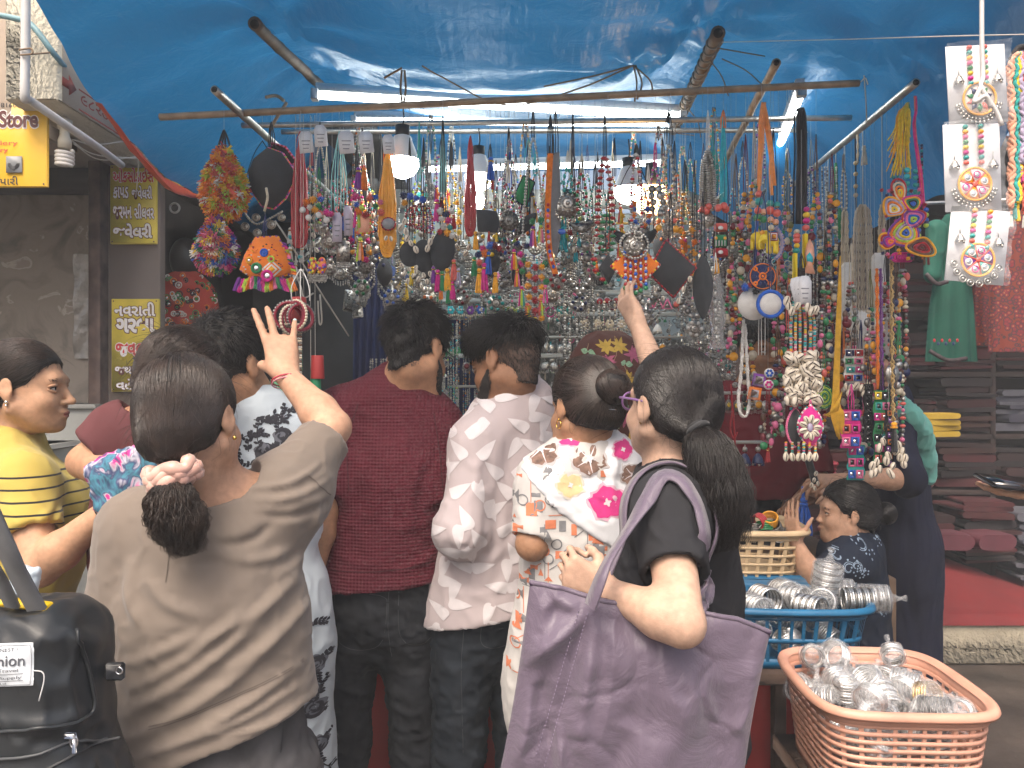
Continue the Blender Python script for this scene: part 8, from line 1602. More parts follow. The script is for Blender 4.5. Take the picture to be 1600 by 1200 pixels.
# ---- more strands that fill the right-hand cluster
q_=random.Random(23);mm_=[bead(c) for c in('brown','maroon','cream','amber','green','pink','navy','coral')]+[SIL,SILD,SILD]
for k,(px,y0_,y1_,c1,lab) in enumerate(((1290,420,600,'black','dark strand with mixed charms left of the yellow fringe'),(1300,300,500,'maroon','maroon charm strand behind the narrow braids'),(1330,440,560,'cream','cream strand with pink stones above the pale belt'),(1345,560,660,'navy','navy strand crossing the pale mirror belt'),(1360,480,640,'olive','olive strand of charms before the navy woman'),(1366,520,600,'cream','short cream strand beside the white tabs'),(1385,440,650,'black','black strand of charms beside the orange cords'),(1400,470,640,'brown','brown strand right of the twisted cord'),(1405,560,700,'green','green strand of charms lowest at the right'),(1410,420,600,'maroon','maroon strand below the embroidered birds'),(1352,640,720,'pink','pink strand between the mirror belts'),(1320,560,640,'orange','orange strand above the pink mirror belt'),(1215,560,680,'brown','brown charm strand left of the shell clusters'),(1200,640,700,'red','red charm strand under the round buttons'),(1283,540,700,'grey','grey strand between shells and yellow fringe'))):
 Y=2.34+.03*(k%4);t=item('charm_strand',lab,'strand',px,y1_,Y);cordpart(t,px,max(rod_front(px),on_pole(min(px,1425))[1]),Y,y0_-60,y0_,c1,3,3);b=MB()
 for j in(-1,1):string_beads(b,spline([W(px+j*2,y0_,Y),W(px+j*6,lerp(y0_,y1_,.5),Y),W(px+j*4,y1_,Y)],20),[(q_.choice(mm_),q_.choice([.004,.006,.008,(.010,.006,.006)])) for _ in range(30)],2.0)
 for j in range(9):c=W(px+q_.uniform(-11,11),q_.uniform(y0_+10,y1_),Y-.012);(disc(b,c,q_.uniform(.008,.015),q_.choice(mm_),.002,14) if j%2 else b.sph(c,(.009,.006,.013),q_.choice(mm_),(8,5)))
 b.build('charms',t);(tassel(b2:=MB(),W(px,y1_,Y),.045,c1 if c1!='olive' else 'lime','gold',18),b2.build('tassel',t)) if k%2 else None
# ---- tangled pieces hung between the front rod and the metal rods
used2=set();kinds_=['tassel','pompom','shell','coin','felt']
for k in range(44):
 Y=q_.uniform(2.38,2.75);px=478+k*13.6+q_.uniform(-8,8);px=px+(34 if 720<px<770 or 960<px<1036 or 610<px<650 else 0);kd=kinds_[k%5];y0_=q_.uniform(215,270);yc=y0_+q_.uniform(20,70);y1_=yc+q_.uniform(60,130)
 while True:
  a1,a2=q_.sample(['red','green','blue','turquoise','maroon','white','pink','amber','navy','purple','orange','teal','magenta','lime','yellow','coral'],2)
  if(kd,a1,a2) not in used2:used2.add((kd,a1,a2));break
 t=item('necklace',{'tassel':'tangled necklace with %s and %s tassels behind the front row','pompom':'necklace of %s and %s pompoms hanging behind the front row','shell':'cowrie necklace with %s and %s beads behind the front row','coin':'silver coin necklace with %s and %s beads behind the front row','felt':'black felt pendant necklace trimmed in %s and %s behind the front row'}[kd]%(a1,a2),'necklace',px,y1_,Y,None)
 sw=q_.uniform(-14,14);cordpart(t,px+sw*.4,lerp(rod_front(px),195,(Y-2.3)/.55),Y,y0_,yc,q_.choice(['black','black','cream',a1]),2.4,3);w=q_.uniform(5,13);P=strand_pair(t,px,yc,y1_,Y,[(SIL,.0036),(bead(a1),.0046),(SILD,.003),(bead(a2),.004)],w,dx=sw);b=MB();c=P[len(P)//2]
 for j in range(9):
  i=int(len(P)*(.22+.56*j/8));p=P[i]+V3(q_.uniform(-.006,.006),-.008,-.006);cc=(a1,a2)[j%2]
  if kd=='tassel' and j%2==0:tassel(b,p,q_.uniform(.045,.075),[cc,(a2,a1)[j%2],'amber'] if k%2 else cc,'gold',18)
  elif kd=='pompom' or kd=='tassel':pompom(b,p,q_.uniform(.008,.0125),cc,44)
  elif kd=='shell':cowrie(b,p,.011,q_.uniform(-.8,.8),q_.uniform(-.5,.5))
  elif kd=='coin':disc(b,p,q_.uniform(.009,.014),SIL if j%3 else SILD,.0015,16)
  elif j%2==0:b.sph(p,.007,bead(cc),(8,5))
 if b.v:b.build({'tassel':'tassels','pompom':'pompoms','shell':'cowries','coin':'coins','felt':'bead_edge'}[kd],t)
 b=MB()
 if kd=='felt':b.prism((leafp(.026,.05) if k%2 else ellipse(.026,.036)),c+V3(0,-.004,-.03),V3(math.cos(sw*.06),math.sin(sw*.06),0),EZ,.004,felt('charcoal'));b.build('felt_back',t)
 elif k%3==0:filigree(b,c+V3(0,-.004,-.026),.026,q_.choice([SIL,SILD]),True,q_.choice(['disc','fan','drop']));b.build('pendant',t)
# ---- heavy silver bibs in the middle of the stall
for k,(px,y1_,a1) in enumerate(((565,455,'green'),(612,470,'blue'),(720,470,'maroon'),(775,480,'teal'),(870,445,'red'),(905,480,'navy'),(930,430,'pink'),(1010,500,'grey'),(1070,400,'amber'),(1085,520,'white'),(895,400,'turquoise'),(800,390,'lilac'),(668,480,'orange'),(1135,500,'cream'))):
 Y=2.55+.07*(k%3);t=item('bib_necklace','heavy silver bib necklace of nested chains with %s stones, in the middle of the stall'%a1,'necklace',px,y1_,Y);cordpart(t,px,lerp(rod_front(px),195,.5),Y,250,y1_-95,'black',4,3)
 for j in range(4):strand_pair(t,px,y1_-95+j*4,y1_-12*j,Y+.004*j,[(SIL,.0052),(SILD,(.006,.005,.004)),(SIL,.0042)],20-4*j,'chain')
 b=MB();c=W(px,y1_-6,Y-.01);filigree(b,c,.034,SIL,True,('disc','drop','fan')[k%3]);b.sphs(c+np.stack([.022*np.cos(np.arange(6)),0*np.arange(6)-.006,.022*np.sin(np.arange(6))],1),.0065,bead(a1))
 for j in range(9):x=(j-4)*5;disc(b,W(px+x,y1_-34-abs(j-4)*7+14,Y-.008),.010,SIL if j%2 else SILD,.0015,12)
 b.build('pendant',t)
# ------------------------------------------------------------------ second and third row of silver necklaces
used=set();ACC=['red','green','blue','turquoise','maroon','white','pink','amber','navy','purple','cream','orange','teal','black'];PEN=[('disc','round'),('fan','fan shaped'),('drop','drop shaped'),('moon','crescent'),('plate','arched')]
fill=random.Random(41)
for k in range(42):
 back=k>=22;Y=3.15 if back else 2.85;yr=204 if back else lerp(196,184,.5);px=(470+(k-22)*40 if back else 490+k*37)+fill.uniform(-9,9)
 if not back and(715<px<775 or 955<px<1045):px+=60
 while True:
  a1,a2,pn,big=fill.choice(ACC),fill.choice(ACC),fill.choice(PEN),fill.choice(('small','large'))
  key=(a1,a2,pn[1],big,back)
  if key not in used and a1!=a2:used.add(key);break
 y1=fill.uniform(285,420) if not back else fill.uniform(310,450);yc=y1-fill.uniform(50,140);r=(15 if big=='large' else 10)
 necklace(px,215+fill.uniform(0,30),yc,y1,Y,[(SIL,.0042),(SILD,.0035),(SIL,.0030),(bead(a1),.0046)]+([(bead(a2),(.006,.006,.004))] if k%2 else[(SIL,.005)]),'silver necklace, %s and %s beads, %s %s pendant, on the %s rod'%(a1,a2,big,pn[1],'back' if back else 'middle'),7,fill.choice(['black','black','cream','grey','navy']),(pn[0],r,fill.choice([SIL,SILD])),None,'necklace',None,None,yr)
# ------------------------------------------------------------------ rails with earrings across the back
railm=mat('rail_white',(.38,.38,.35),.4,var=(20,.1));brass=mat('rail_brass',(.55,.36,.10),.35,.8)
RAILS=[('top rail',850,1110,349,3.55,brass),('second rail',690,1110,387,3.50,railm),('third rail',566,1110,455,3.40,railm),('fourth rail',640,1160,527,3.32,railm),('fifth rail',700,1160,604,3.24,railm),('short rail',1090,1235,614,2.72,railm),('lowest rail',1120,1205,691,2.64,railm)]
for nm,x0,x1,y,Y,m in RAILS:
 b=MB();b.tube([W(x0,y,Y),W(x1,y,Y)],.0062,m,10);b.one('earring_rail',{'top rail':'brass rail highest on the back wall, under the warm lamp','second rail':'pale rail just below the brass one','third rail':'long pale rail level with the black diamonds','fourth rail':'pale rail level with the touching hand','fifth rail':'pale rail beside the bearded man’s face'.replace('’s',' and his'),'short rail':'rail holding tagged earrings before the stall keeper','lowest rail':'short pale rod crossing the dark red T-shirt of the stall keeper'}[nm],'rail')
def tri(r):return np.array([(0,r),(r*.9,-r*.7),(-r*.9,-r*.7)])
def ear_parts(kind,c,col):
 """one earring whose hook is at c"""
 b=MB();c=np.asarray(c,float);m=bead(col) if col in PAL else SIL;b.torus(c+V3(0,0,-.008),.006,.0009,SIL,V3(0,1,0),EZ,10,4)
 if kind=='hoop':
  q=c+V3(0,0,-.040);b.torus(q,.022,.0042,m,n=20,k=6)
  for k in range(9):a=PI+k*PI/8;p=q+V3(.026*math.cos(a),0,.026*math.sin(a));b.sphs([p,p+V3(0,0,-.007)],.0028,SIL)
  b.sph(q+V3(0,0,.022),.006,SIL)
 elif kind=='flower':
  q=c+V3(0,0,-.030)
  for k in range(6):a=k*PI/3;b.sph(q+V3(.012*math.cos(a),0,.012*math.sin(a)),(.0085,.003,.0085),m)
  b.sph(q+V3(0,-.004,0),.006,bead('white'))
  for k in range(5):b.sph(q+V3((k-2)*.009,0,-.022-.003*(2-abs(k-2))),(.004,.004,.006),bead('cream'))
 elif kind=='jhumka':
  q=c+V3(0,0,-.018);b.sph(q,(.010,.004,.010),SIL);b.lathe([(.003,.02),(.009,.016),(.016,.004),(.020,-.010),(.021,-.014),(.018,-.014)],q+V3(0,0,-.034),SIL if col=='silver' else m,14)
  for k in range(9):a=k*2*PI/9;b.sph(q+V3(.018*math.cos(a),.018*math.sin(a),-.053),.0042,SIL if k%2 else(bead(col) if col in PAL else SIL))
 elif kind=='triangle':
  q=c+V3(0,0,-.034);P=tri(.024);P=np.concatenate([P,P[:1]]);b.tube(np.stack([q[0]+P[:,0],0*P[:,0]+q[1],q[2]+P[:,1]],1),.0040,m,6);b.sph(q+V3(0,0,-.004),(.006,.003,.006),SIL)
 elif kind=='plate':
  q=c+V3(0,0,-.045);filigree(b,q,.024,SIL,True,'plate');
  if col in PAL:b.sph(q+V3(0,-.004,.004),(.008,.003,.010),m)
 elif kind=='disc':
  q=c+V3(0,0,-.036);filigree(b,q,.023,SIL,True,'disc')
  if col in PAL:disc(b,q+V3(0,-.004,0),.013,m,.002,16)
 elif kind=='drop':
  q=c+V3(0,0,-.038);filigree(b,q,.022,SILD,True,'drop')
  if col in PAL:b.sph(q+V3(0,-.005,0),(.007,.003,.009),m)
 elif kind=='stick':
  b.sphs([c+V3(0,0,-.016-.009*k) for k in range(7)],.0044,SIL);b.sph(c+V3(0,0,-.085),(.007,.007,.011),m)
 elif kind=='tassel':
  b.sph(c+V3(0,0,-.018),.006,SIL);tassel(b,c+V3(0,0,-.022),.050,col,'amber',14)
 return b
tmpl={}
def earring(kind,col,p,label,group):
 key=(kind,col)
 if key not in tmpl:o=ear_parts(kind,(0,0,0),col).build('earring');tmpl[key]=o
 else:o=tmpl[key].copy();COL.objects.link(o)
 o.location=tuple(p);o.rotation_euler=(0,0,random.uniform(-.5,.5));sc=random.uniform(.9,1.08);o.scale=(sc,sc,sc);return props(o,label,'earring',group)
KN=dict(hoop='hoop',flower='flower stud',jhumka='bell',triangle='open triangle',plate='arched plate',disc='round disc',drop='filigree drop',stick='beaded stick',tassel='tassel')
er=random.Random(3);seen={}
RUN={'top rail':[('jhumka','silver',5),('plate','silver',6),('drop','maroon',4)],
  'second rail':[('drop','silver',6),('disc','navy',5),('plate','green',5),('jhumka','silver',6),('disc','silver',6)],
  'third rail':[('jhumka','turquoise',6),('disc','teal',4),('plate','silver',6),('hoop','silver',6),('drop','green',5),('disc','red',4),('disc','green',4),('plate','white',5)],
  'fourth rail':[('drop','pink',4),('jhumka','green',6),('disc','silver',5),('plate','silver',6),('stick','cream',7),('disc','amber',4),('drop','silver',6),('plate','turquoise',3)],
  'fifth rail':[('stick','navy',6),('jhumka','blue',5),('stick','silver',6),('disc','silver',5),('plate','silver',5),('stick','white',4)],
  'short rail':[('jhumka','maroon',2),('drop','yellow',3),('disc','amber',3),('plate','silver',3)],'lowest rail':[('drop','red',1),('jhumka','navy',2)]}
for nm,x0,x1,y,Y,m in RAILS:
 tot=sum(r[2] for r in RUN[nm]);i=0
 for kind,col,n in RUN[nm]:
  for k in range(n):px=lerp(x0+8,x1-8,(i+.5)/tot);earring(kind,col,W(px+er.uniform(-2,2),y+3,Y-.010),'%s %s earring hanging on the %s behind the necklaces'%(col,KN[kind],nm),'%s %s earrings on the %s'%(col,KN[kind],nm));i+=1
for nm,y,Y,x0,x1,run in(('coloured row',474,3.36,690,905,[('flower','turquoise',2),('flower','purple',1),('flower','blue',1),('hoop','green',1),('hoop','lime',3),('triangle','pink',1),('hoop','magenta',2),('flower','teal',2)]),('pink row',463,3.36,945,1070,[('hoop','maroon',2),('hoop','green',1),('triangle','pink',4),('disc','coral',1)]),('cream row',495,3.34,900,1080,[('flower','cream',4),('jhumka','white',3),('stick','amber',2)]),('upper row',415,3.46,760,1080,[('jhumka','pink',3),('plate','navy',3),('drop','turquoise',4),('jhumka','white',3)]),('lower row',560,3.28,715,880,[('disc','maroon',2),('jhumka','cream',3),('drop','teal',3),('disc','white',2)]),('side row',560,3.28,1060,1150,[('jhumka','lime',2),('plate','grey',2),('disc','teal',2)])):
 b=MB();b.bbox(W((x0+x1)/2,y-4,Y+.01),((x1-x0)/2*Y/1200,.003,.010),mat('card_strip',(.36,.37,.35),.7));b.one('card_strip','pale display strip of the %s of earrings'%nm,'strip');tot=sum(r[2] for r in run);i=0
 for kind,col,n in run:
  for k in range(n):earring(kind,col,W(lerp(x0+6,x1-6,(i+.5)/tot),y,Y),'%s %s earring in the %s at the back of the stall'%(col,KN[kind],nm),'%s %s earrings in the %s'%(col,KN[kind],nm));i+=1
blue=mat('cloth_navy_blue',(.014,.024,.085),.85,var=(9,.25),bump=(60,.3,.003));bluel=mat('cloth_mid_blue',(.05,.085,.22),.8,var=(6,.2),bump=(30,.3,.004));shw=mat('board_silver_cards',(.22,.22,.20),.75,var=(45,.5),bump=(70,1.0,.01))
def hangcloth(px,y0,y1,w,Y,m,label,n=5):
 b=MB();x=np.linspace(-1,1,31);z=np.linspace(0,1,12);s=Y/1200;G=np.stack([np.stack([W(px,0,Y)[0]+x*w*s,Y+.010*np.sin(x*n*PI+q)*(.4+q),EYE+(600-(y0+(y1-y0)*q))*s+0*x],1) for q in z]);b.grid(G,m);b.grid(G[:,::-1]+V3(0,.004,0),m);return b.one('display_cloth',label,'cloth')
hangcloth(578,390,640,26,3.05,blue,'dark navy cloth hanging behind the ear cuffs at the left');hangcloth(730,500,790,34,3.45,blue,'navy cloth carrying the bead strings between the two men');hangcloth(1015,530,760,130,3.75,shw,'grey display cloth behind the raised arm',12);hangcloth(830,400,700,130,3.75,shw,'grey display cloth behind the bearded man',12);hangcloth(625,430,760,60,3.60,shw,'grey display cloth behind the man in maroon',8)
b=MB();P=[W(580,405,3.0),W(632,452,3.0)];b.bbox(W(608,425,3.1),(.085,.02,.028),bluel,.01,rotm(0,0,.55));b.bbox(W(600,436,3.09),(.08,.022,.012),mat('cloth_tan',(.33,.25,.15),.85),.006,rotm(0,0,.55));b.one('folded_bundle','blue and tan folded cloth lying slantwise left of the maroon man','cloth')
ch=random.Random(9)
def chainset(x0,x1,y0,y1,Y,n,label,group,cols=(),r=.0036,jit=30):
 for k in range(n):
  px=lerp(x0,x1,(k+.5)/n)+ch.uniform(-2,2);b=MB();seq=[]
  for _ in range(40):q=ch.random();seq.append((SIL,r*ch.uniform(.7,1.3)) if q<.55 else(SILD,r) if q<.8 or not cols else(bead(ch.choice(cols)),r*1.15))
  P=spline([W(px,y0,Y+ch.uniform(-.02,.02)),W(px+ch.uniform(-3,3),(y0+y1)/2,Y-.01),W(px+ch.uniform(-2,2),y1-ch.uniform(0,jit),Y-.01)],30);string_beads(b,P,seq,2.1);c=P[-1]
  if k%2:filigree(b,c+V3(0,-.004,-.016),.013,SIL,False,ch.choice(['disc','drop']))
  b.one('bead_chain',label,'chain',group)
chainset(660,716,505,790,3.15,20,'fine silver chain with green beads in the curtain between the two men','silver chains between the men',['green','teal','lime','turquoise','cream']);chainset(712,752,495,770,3.38,9,'dark bead string on the navy cloth between the two men','bead strings on the navy cloth',['turquoise','red','blue','amber'],.003)
chainset(575,640,560,700,2.95,12,'silver chain hanging left of the man in maroon','silver chains left of the man in maroon',['cream','teal'],.0036);chainset(830,885,615,720,3.05,10,'silver chain hanging between the bearded man and the bun','silver chains beside the bun',['blue','cream'],.0036);chainset(1075,1125,250,330,3.1,6,'short brass chain hanging beside the chunky silver strand','brass chains near the chunky strand',['amber','yellow'],.002)
chainset(1080,1150,430,600,2.75,12,'silver chain hanging right of the raised arm','silver chains right of the raised arm',['cream','pink','white'],.0046);chainset(880,985,470,600,3.0,14,'silver chain hanging behind the flowered headscarf','silver chains behind the headscarf',['cream','white'],.0048);chainset(1255,1310,260,540,2.9,9,'dull silver chain behind the black cord hank','silver chains behind the black hank',['cream','brown'],.0034);chainset(560,700,420,540,3.2,22,'silver chain on the rack behind the maroon man’s hair'.replace('’s',' and his'),'silver chains behind the maroon man',['teal','cream','green'],.0046)
chainset(750,905,400,520,3.28,22,'silver chain behind the tassel ladder necklace','silver chains behind the tassel ladder',['cream','pink','turquoise'],.0046)
t=item('ear_cuff_cards','three patterned silver ear cuffs hanging on the navy cloth at the left','ornament',560,500,2.7)
for px,py,a in((546,470,.1),(558,480,-.1),(568,462,.35)):b=MB();b.bbox(W(px,py,2.7),(.020,.004,.038),SIL,.003,rotm(a*2,0,a));b.sphs([W(px+er.uniform(-7,7),py+er.uniform(-14,14),2.692) for _ in range(26)],.0032,SILD);b.build('silver_plate',t)
cordpart(t,558,196,2.7,400,440,'navy',8,4)
t=MB();q=np.random.default_rng(77)
for(x0,x1,y0,y1,Y) in((560,700,395,760,3.52),(700,960,400,700,3.66),(880,1140,400,760,3.66),(1060,1150,400,620,3.2),(640,700,560,780,3.3),(1140,1240,380,540,3.5)):
 n=int((x1-x0)*(y1-y0)/62)
 for k in range(n):
  c=W(q.uniform(x0,x1),q.uniform(y0,y1),Y-q.uniform(0,.05));r=q.uniform(.006,.015);kk=q.integers(0,4);m=SIL if q.random()<.62 else SILD if q.random()<.5 else bead(('cream','teal','pink','green','white','lilac','red','turquoise')[q.integers(0,8)])
  if kk==0:t.torus(c,r,r*.22,m,n=9,k=4)
  elif kk==1:t.sphs(c+np.stack([0*np.arange(4),0*np.arange(4),-.008*np.arange(4)],1),.0045,m)
  elif kk==2:t.sph(c,(r*.8,.003,r),m,(8,5),rotm(0,0,q.uniform(-1,1)))
  else:t.lathe([(.002,.008),(r*.6,.003),(r*.8,-.006)],c,m,8)
t.one('small_earrings','countless small silver earrings pinned over the back of the stall','earrings',kind='stuff')
# ---- bangle column, paper cones and rope ring at the left
t=item('bangle_tower','hanging column of beaded bangles with red and green cups, by the pointing hand','bangles',455,650,1.98);cordpart(t,470,rod_front(470),1.98,420,470,'white',14,3,2.30)
for k,(px,py,r,tw) in enumerate(((452,494,.036,.2),(462,492,.034,-.5),(470,496,.033,.7),(456,500,.034,1.0))):b=MB();ex=V3(math.cos(tw),math.sin(tw),0);b.torus(W(px,py,1.98),r,.005,mat('bangle_red',(.25,.02,.04),.35),ex,EZ,28,6);a=np.linspace(0,2*PI,30)[:-1];b.sphs(W(px,py,1.98)+(r+.003)*(np.cos(a)[:,None]*ex+np.sin(a)[:,None]*EZ),.0048,bead('cream') if k%2 else SILD);b.build('bangle',t)
b=MB()
for k in range(26):x=443+(k%13)*2.3;string_beads(b,np.stack([W(x,505,1.985+.02*(k//13)),W(x+er.uniform(-2,2),655-er.uniform(0,14),1.985)]),[(bead('cream'),.0030),(SILD,.0026),(bead('brown'),.0028),(SIL,.003)])
b.build('bead_strings',t)
for nm,px,y0_,y1_,cc,w in(('red_cup',467,464,500,'red',13),('green_cup',464,538,580,'green',9),('red_cup',496,555,592,'red',11),('mint_cup',440,592,616,'lime',20),('green_cup',493,578,612,'green',9)):b=MB();s=2.0/1200;m=mat('cup_'+cc,{'red':(.40,.04,.04),'green':(.03,.25,.12),'lime':(.20,.52,.30)}[cc],.5);b.lathe([(0,(y1_-y0_)*s),(w*s*.85,(y1_-y0_)*s),(w*s*.88,(y1_-y0_)*s*.95),(w*s,.002),(w*s*.97,0),(0,0)],W(px,y1_,2.03),m,22);b.build(nm,t)
t=item('jute_ring','coil of white wound rope lying on the rail above the maroon man','rope',655,480,2.9);b=MB();P=spline([W(640,448,2.9),W(632,458,2.9),W(634,470,2.88),W(648,474,2.85),W(664,468,2.87),W(674,460,2.9),W(655,448,2.93),W(650,444,2.93)],60);b.tube(P,.013*(1+.14*np.sin(np.arange(60)*2.2)),mat('rope_white',(.55,.52,.40),.9,var=(90,.2)),9);b.build('coil',t)
cords('clothes_line','white cord running down from the left rods towards the navy cloth',[[W(430,345,2.6),W(448,372,2.6),W(500,455,2.75),W(545,525,2.95)],[W(490,458,2.7),W(475,465,2.7),W(470,448,2.7),W(463,430,2.7),W(462,400,2.7)],[W(500,460,2.7),W(503,500,2.7),W(499,505,2.7),W(497,470,2.7)]],.003,MATS['twine'])
for px,y1_ in((462,560),(474,470),(485,660),(492,640)):cords('hanging_thread','thin white thread hanging at pointing hand, ending %s'%{560:'beside the bangles',470:'at the red cup',650:'',660:'at the green cup',640:'beside the small red cup'}[y1_],[[W(px,180,2.31),W(px,400,2.31),W(px+1,y1_,2.31)]],.0009,MATS['twine'],'thread')
# ------------------------------------------------------------------ cards, garlands and dresses at the right
ROPE=cords('white_rope','white rope hanging down in front of the earring cards',[[W(1534,-40,1.36),W(1534,60,1.36),W(1536,120,1.36),W(1533,136,1.35),W(1556,172,1.35),W(1566,196,1.35)],[W(1533,136,1.35),W(1522,160,1.35),W(1540,150,1.345),W(1548,168,1.35)]],.0042,mat('rope_clean',(.62,.60,.58),.8,bump=(300,.5,.001)),'rope')
film=mat('film_clear',(.9,.92,.95),.08,alpha=.14,bump=(14,1.0,.03),spec=1.0);cardm=mat('card_white',(.66,.66,.68),.6)
def ear_card(cx_,cy_,w,h,tilt,label,wheel,Y=1.40):
 s=Y/1200;t=item('earring_card',label,'card',cx_,cy_+h/2,Y);R=rotm(0,0,-tilt);c=W(cx_,cy_,Y);L=lambda x,z,y=0:c+R@V3(x*s,y,z*s)
 b=MB();b.box(c,(w/2*s,.0008,h/2*s),cardm,R);b.build('backing_card',t)
 b=MB();gx=np.linspace(-w/2-3,w/2+3,16);gz=np.linspace(-h/2-2,h/2+2,20);b.grid(np.array([[L(x,z,-.012-.004*math.sin(x*.11+z*.05)+.003*math.sin(z*.17)) for z in gz] for x in gx]),film);b.build('clear_sleeve',t)
 zz=-h*.20;b=MB();cols=['coral','teal','amber','pink','green','yellow','magenta','teal']
 for q in(-1,1):
  for k in range(8):b.sph(L(q*12,h*.46-k*8,-.006),(.0052,.0045,.0042),bead(cols[(k+wheel)%8]),(10,7))
 b.build('bead_strings',t);r=26;b=MB();q=L(0,zz,-.004);ex=R@EX;ez=R@EZ;a=np.linspace(0,2*PI,37)[:-1];b.prism(np.stack([r*s*np.cos(a),r*s*np.sin(a)],1),q,ex,ez,.0015,bead('white'));b.torus(q+V3(0,-.003,0),r*s*.97,.0022,bead('amber'),ex,ez,36,6)
 sets=[(['navy','green','coral'],10),(['amber','white'],6),(['purple','white','teal'],6)][wheel]
 for k in range(sets[1]):
  a0=k*2*PI/sets[1]+.3;cc=sets[0][k%len(sets[0])]
  if wheel==0:p=q+(r*s*.55)*(math.cos(a0)*ex+math.sin(a0)*ez)+V3(0,-.0025,0);d=math.cos(a0)*ex+math.sin(a0)*ez;e=-math.sin(a0)*ex+math.cos(a0)*ez;b.prism(np.array([(-.008,0),(0,.0045),(.008,0),(0,-.0045)]),p,d,e,.0012,bead(cc))
  else:
   aa=np.linspace(a0-PI/sets[1]*.88,a0+PI/sets[1]*.88,8);ro,ri=r*s*.88,r*s*.16;P=np.concatenate([np.stack([ro*np.cos(aa),ro*np.sin(aa)],1),np.stack([ri*np.cos(aa[::-1]),ri*np.sin(aa[::-1])],1)]);b.prism(P,q+V3(0,-.0022,0),ex,ez,.0012,bead(cc));p=q+(r*s*.58)*(math.cos(a0)*ex+math.sin(a0)*ez)+V3(0,-.004,0);b.sph(p,(.0052,.0015,.0052),MIRR,(10,7));b.torus(p,.0058,.0013,bead('magenta' if cc=='white' else 'white'),ex,ez,14,4);b.tube([q+V3(0,-.0035,0),q+ro*(math.cos(a0+PI/sets[1])*ex+math.sin(a0+PI/sets[1])*ez)+V3(0,-.0035,0)],.0014,bead('coral'),4)
 b.sph(q+V3(0,-.004,0),(.005,.002,.005),bead('coral'),(10,7));b.build('wheel_pendant',t);b=MB()
 for k in range(15):
  a0=PI*1.08+k*PI*.84/14;p=q+(r*s+.006)*(math.cos(a0)*ex+math.sin(a0)*ez)
  if wheel==2 and k%2==0:b.torus(p+.006*(math.cos(a0)*ex+math.sin(a0)*ez),.0060,.0016,SIL,ex,ez,12,4);b.sph(p+.006*(math.cos(a0)*ex+math.sin(a0)*ez),.003,SIL)
  elif wheel!=2:b.sphs([p,p+.0055*(math.cos(a0)*ex+math.sin(a0)*ez)],.0030,SIL)
 b.build('silver_fringe',t);b=MB()
 for q2 in(-1,1):c2=L(q2*30,zz+28,-.005);b.lathe([(.0015,.012),(.004,.010),(.0085,.001),(.009,-.001)],c2,SIL,12);b.sphs([c2+V3(.0075*math.cos(k),.0075*math.sin(k),-.004) for k in range(6)],.0022,SIL);b.tube([c2+V3(0,0,.012),c2+V3(0,0,.026)],.0009,SIL,4)
 b.build('small_earrings',t);return t
ear_card(1526,132,92,122,.05,'topmost of the three packed earring cards, with leaf petals in its wheel',0);ear_card(1519,262,88,136,.03,'middle packed earring card with an amber and white wheel',1);ear_card(1527,384,92,116,-.10,'lowest packed earring card with purple and teal wedges in its wheel',2)
for k,(px,c1,y1_,lab) in enumerate(((1581,'peach',330,'peach braid with a white tassel at the right edge'),(1588,'teal',318,'teal braid second from the earring cards'),(1592,'yellow',320,'yellow braid third from the earring cards'),(1597,'lilac',260,'lilac braid with a magenta tassel at the right edge'),(1603,'coral',330,'coral braid half out at the right edge'),(1608,'green',310,'green braid outermost at the right edge'))):
 Y=1.42;t=item('braided_garland',lab,'garland',px,y1_+20,Y);b=MB();braid(b,spline([W(1592+(k-2)*1.5,84,Y+.004*k),W(px-3,110,Y),W(px,200,Y+.004*(k%3)),W(px-2,y1_,Y)],30),.0062,yarn(c1));b.build('braid',t);b=MB();tassel(b,W(px-2,y1_,Y),.030,'magenta' if c1=='lilac' else 'white' if c1 in('peach','coral') else c1,c1,30);b.build('tassel',t)
cords('garland_hook','black loop from which the braids at the right edge hang',[[W(1580,92,1.43),W(1590,76,1.43),W(1605,74,1.43),W(1612,80,1.43)]],.006,MATS['cord_black'],'loop')
def garment_hang(name,label,pts,Y,m,extra=None,depth=.035):
 t=item(name,label,'dress',pts[0][0],max(p[1] for p in pts),Y);s=Y/1200;b=MB();rows_=26;n=40;L=[p for p in pts];ys=np.linspace(L[0][1],L[-1][1],rows_);lx=np.interp(ys,[p[1] for p in L],[p[0] for p in L]);rx=np.interp(ys,[p[1] for p in L],[p[2] for p in L]);G=[]
 for k in range(rows_):
  a=np.linspace(0,2*PI,n);q=k/rows_;G.append(np.stack([W((lx[k]+rx[k])/2,0,Y)[0]+(rx[k]-lx[k])/2*s*np.cos(a),Y+(depth*(.6+.4*q))*np.sin(a)+.010*q*np.sin(a*8+1),np.full(n,EYE+(600-ys[k])*s)],1))
 b.grid(np.array(G),m);b.build('body',t)
 if extra:extra(t)
 return t
grn=mat('cotton_green',(.010,.085,.06),.85,var=(6,.2),bump=(60,.3,.003));trim=mat('trim_dark',(.05,.035,.04),.8,var=(70,.6));pat=mat('kalamkari_red',(.22,.03,.03),.85);n,l,bs=nodes_of(pat);tc=n.new('ShaderNodeTexCoord');vo=n.new('ShaderNodeTexVoronoi');vo.inputs['Scale'].default_value=55;l.new(tc.outputs['Object'],vo.inputs['Vector']);r1=n.new('ShaderNodeValToRGB');e=r1.color_ramp.elements;e[0].position=.08;e[0].color=(.30,.18,.07,1);e[1].position=.2;e[1].color=(.20,.025,.03,1)
for ps,cc in((.42,(.12,.02,.03,1)),(.5,(.02,.03,.035,1)),(.62,(.16,.03,.02,1))):x=e.new(ps);x.color=cc
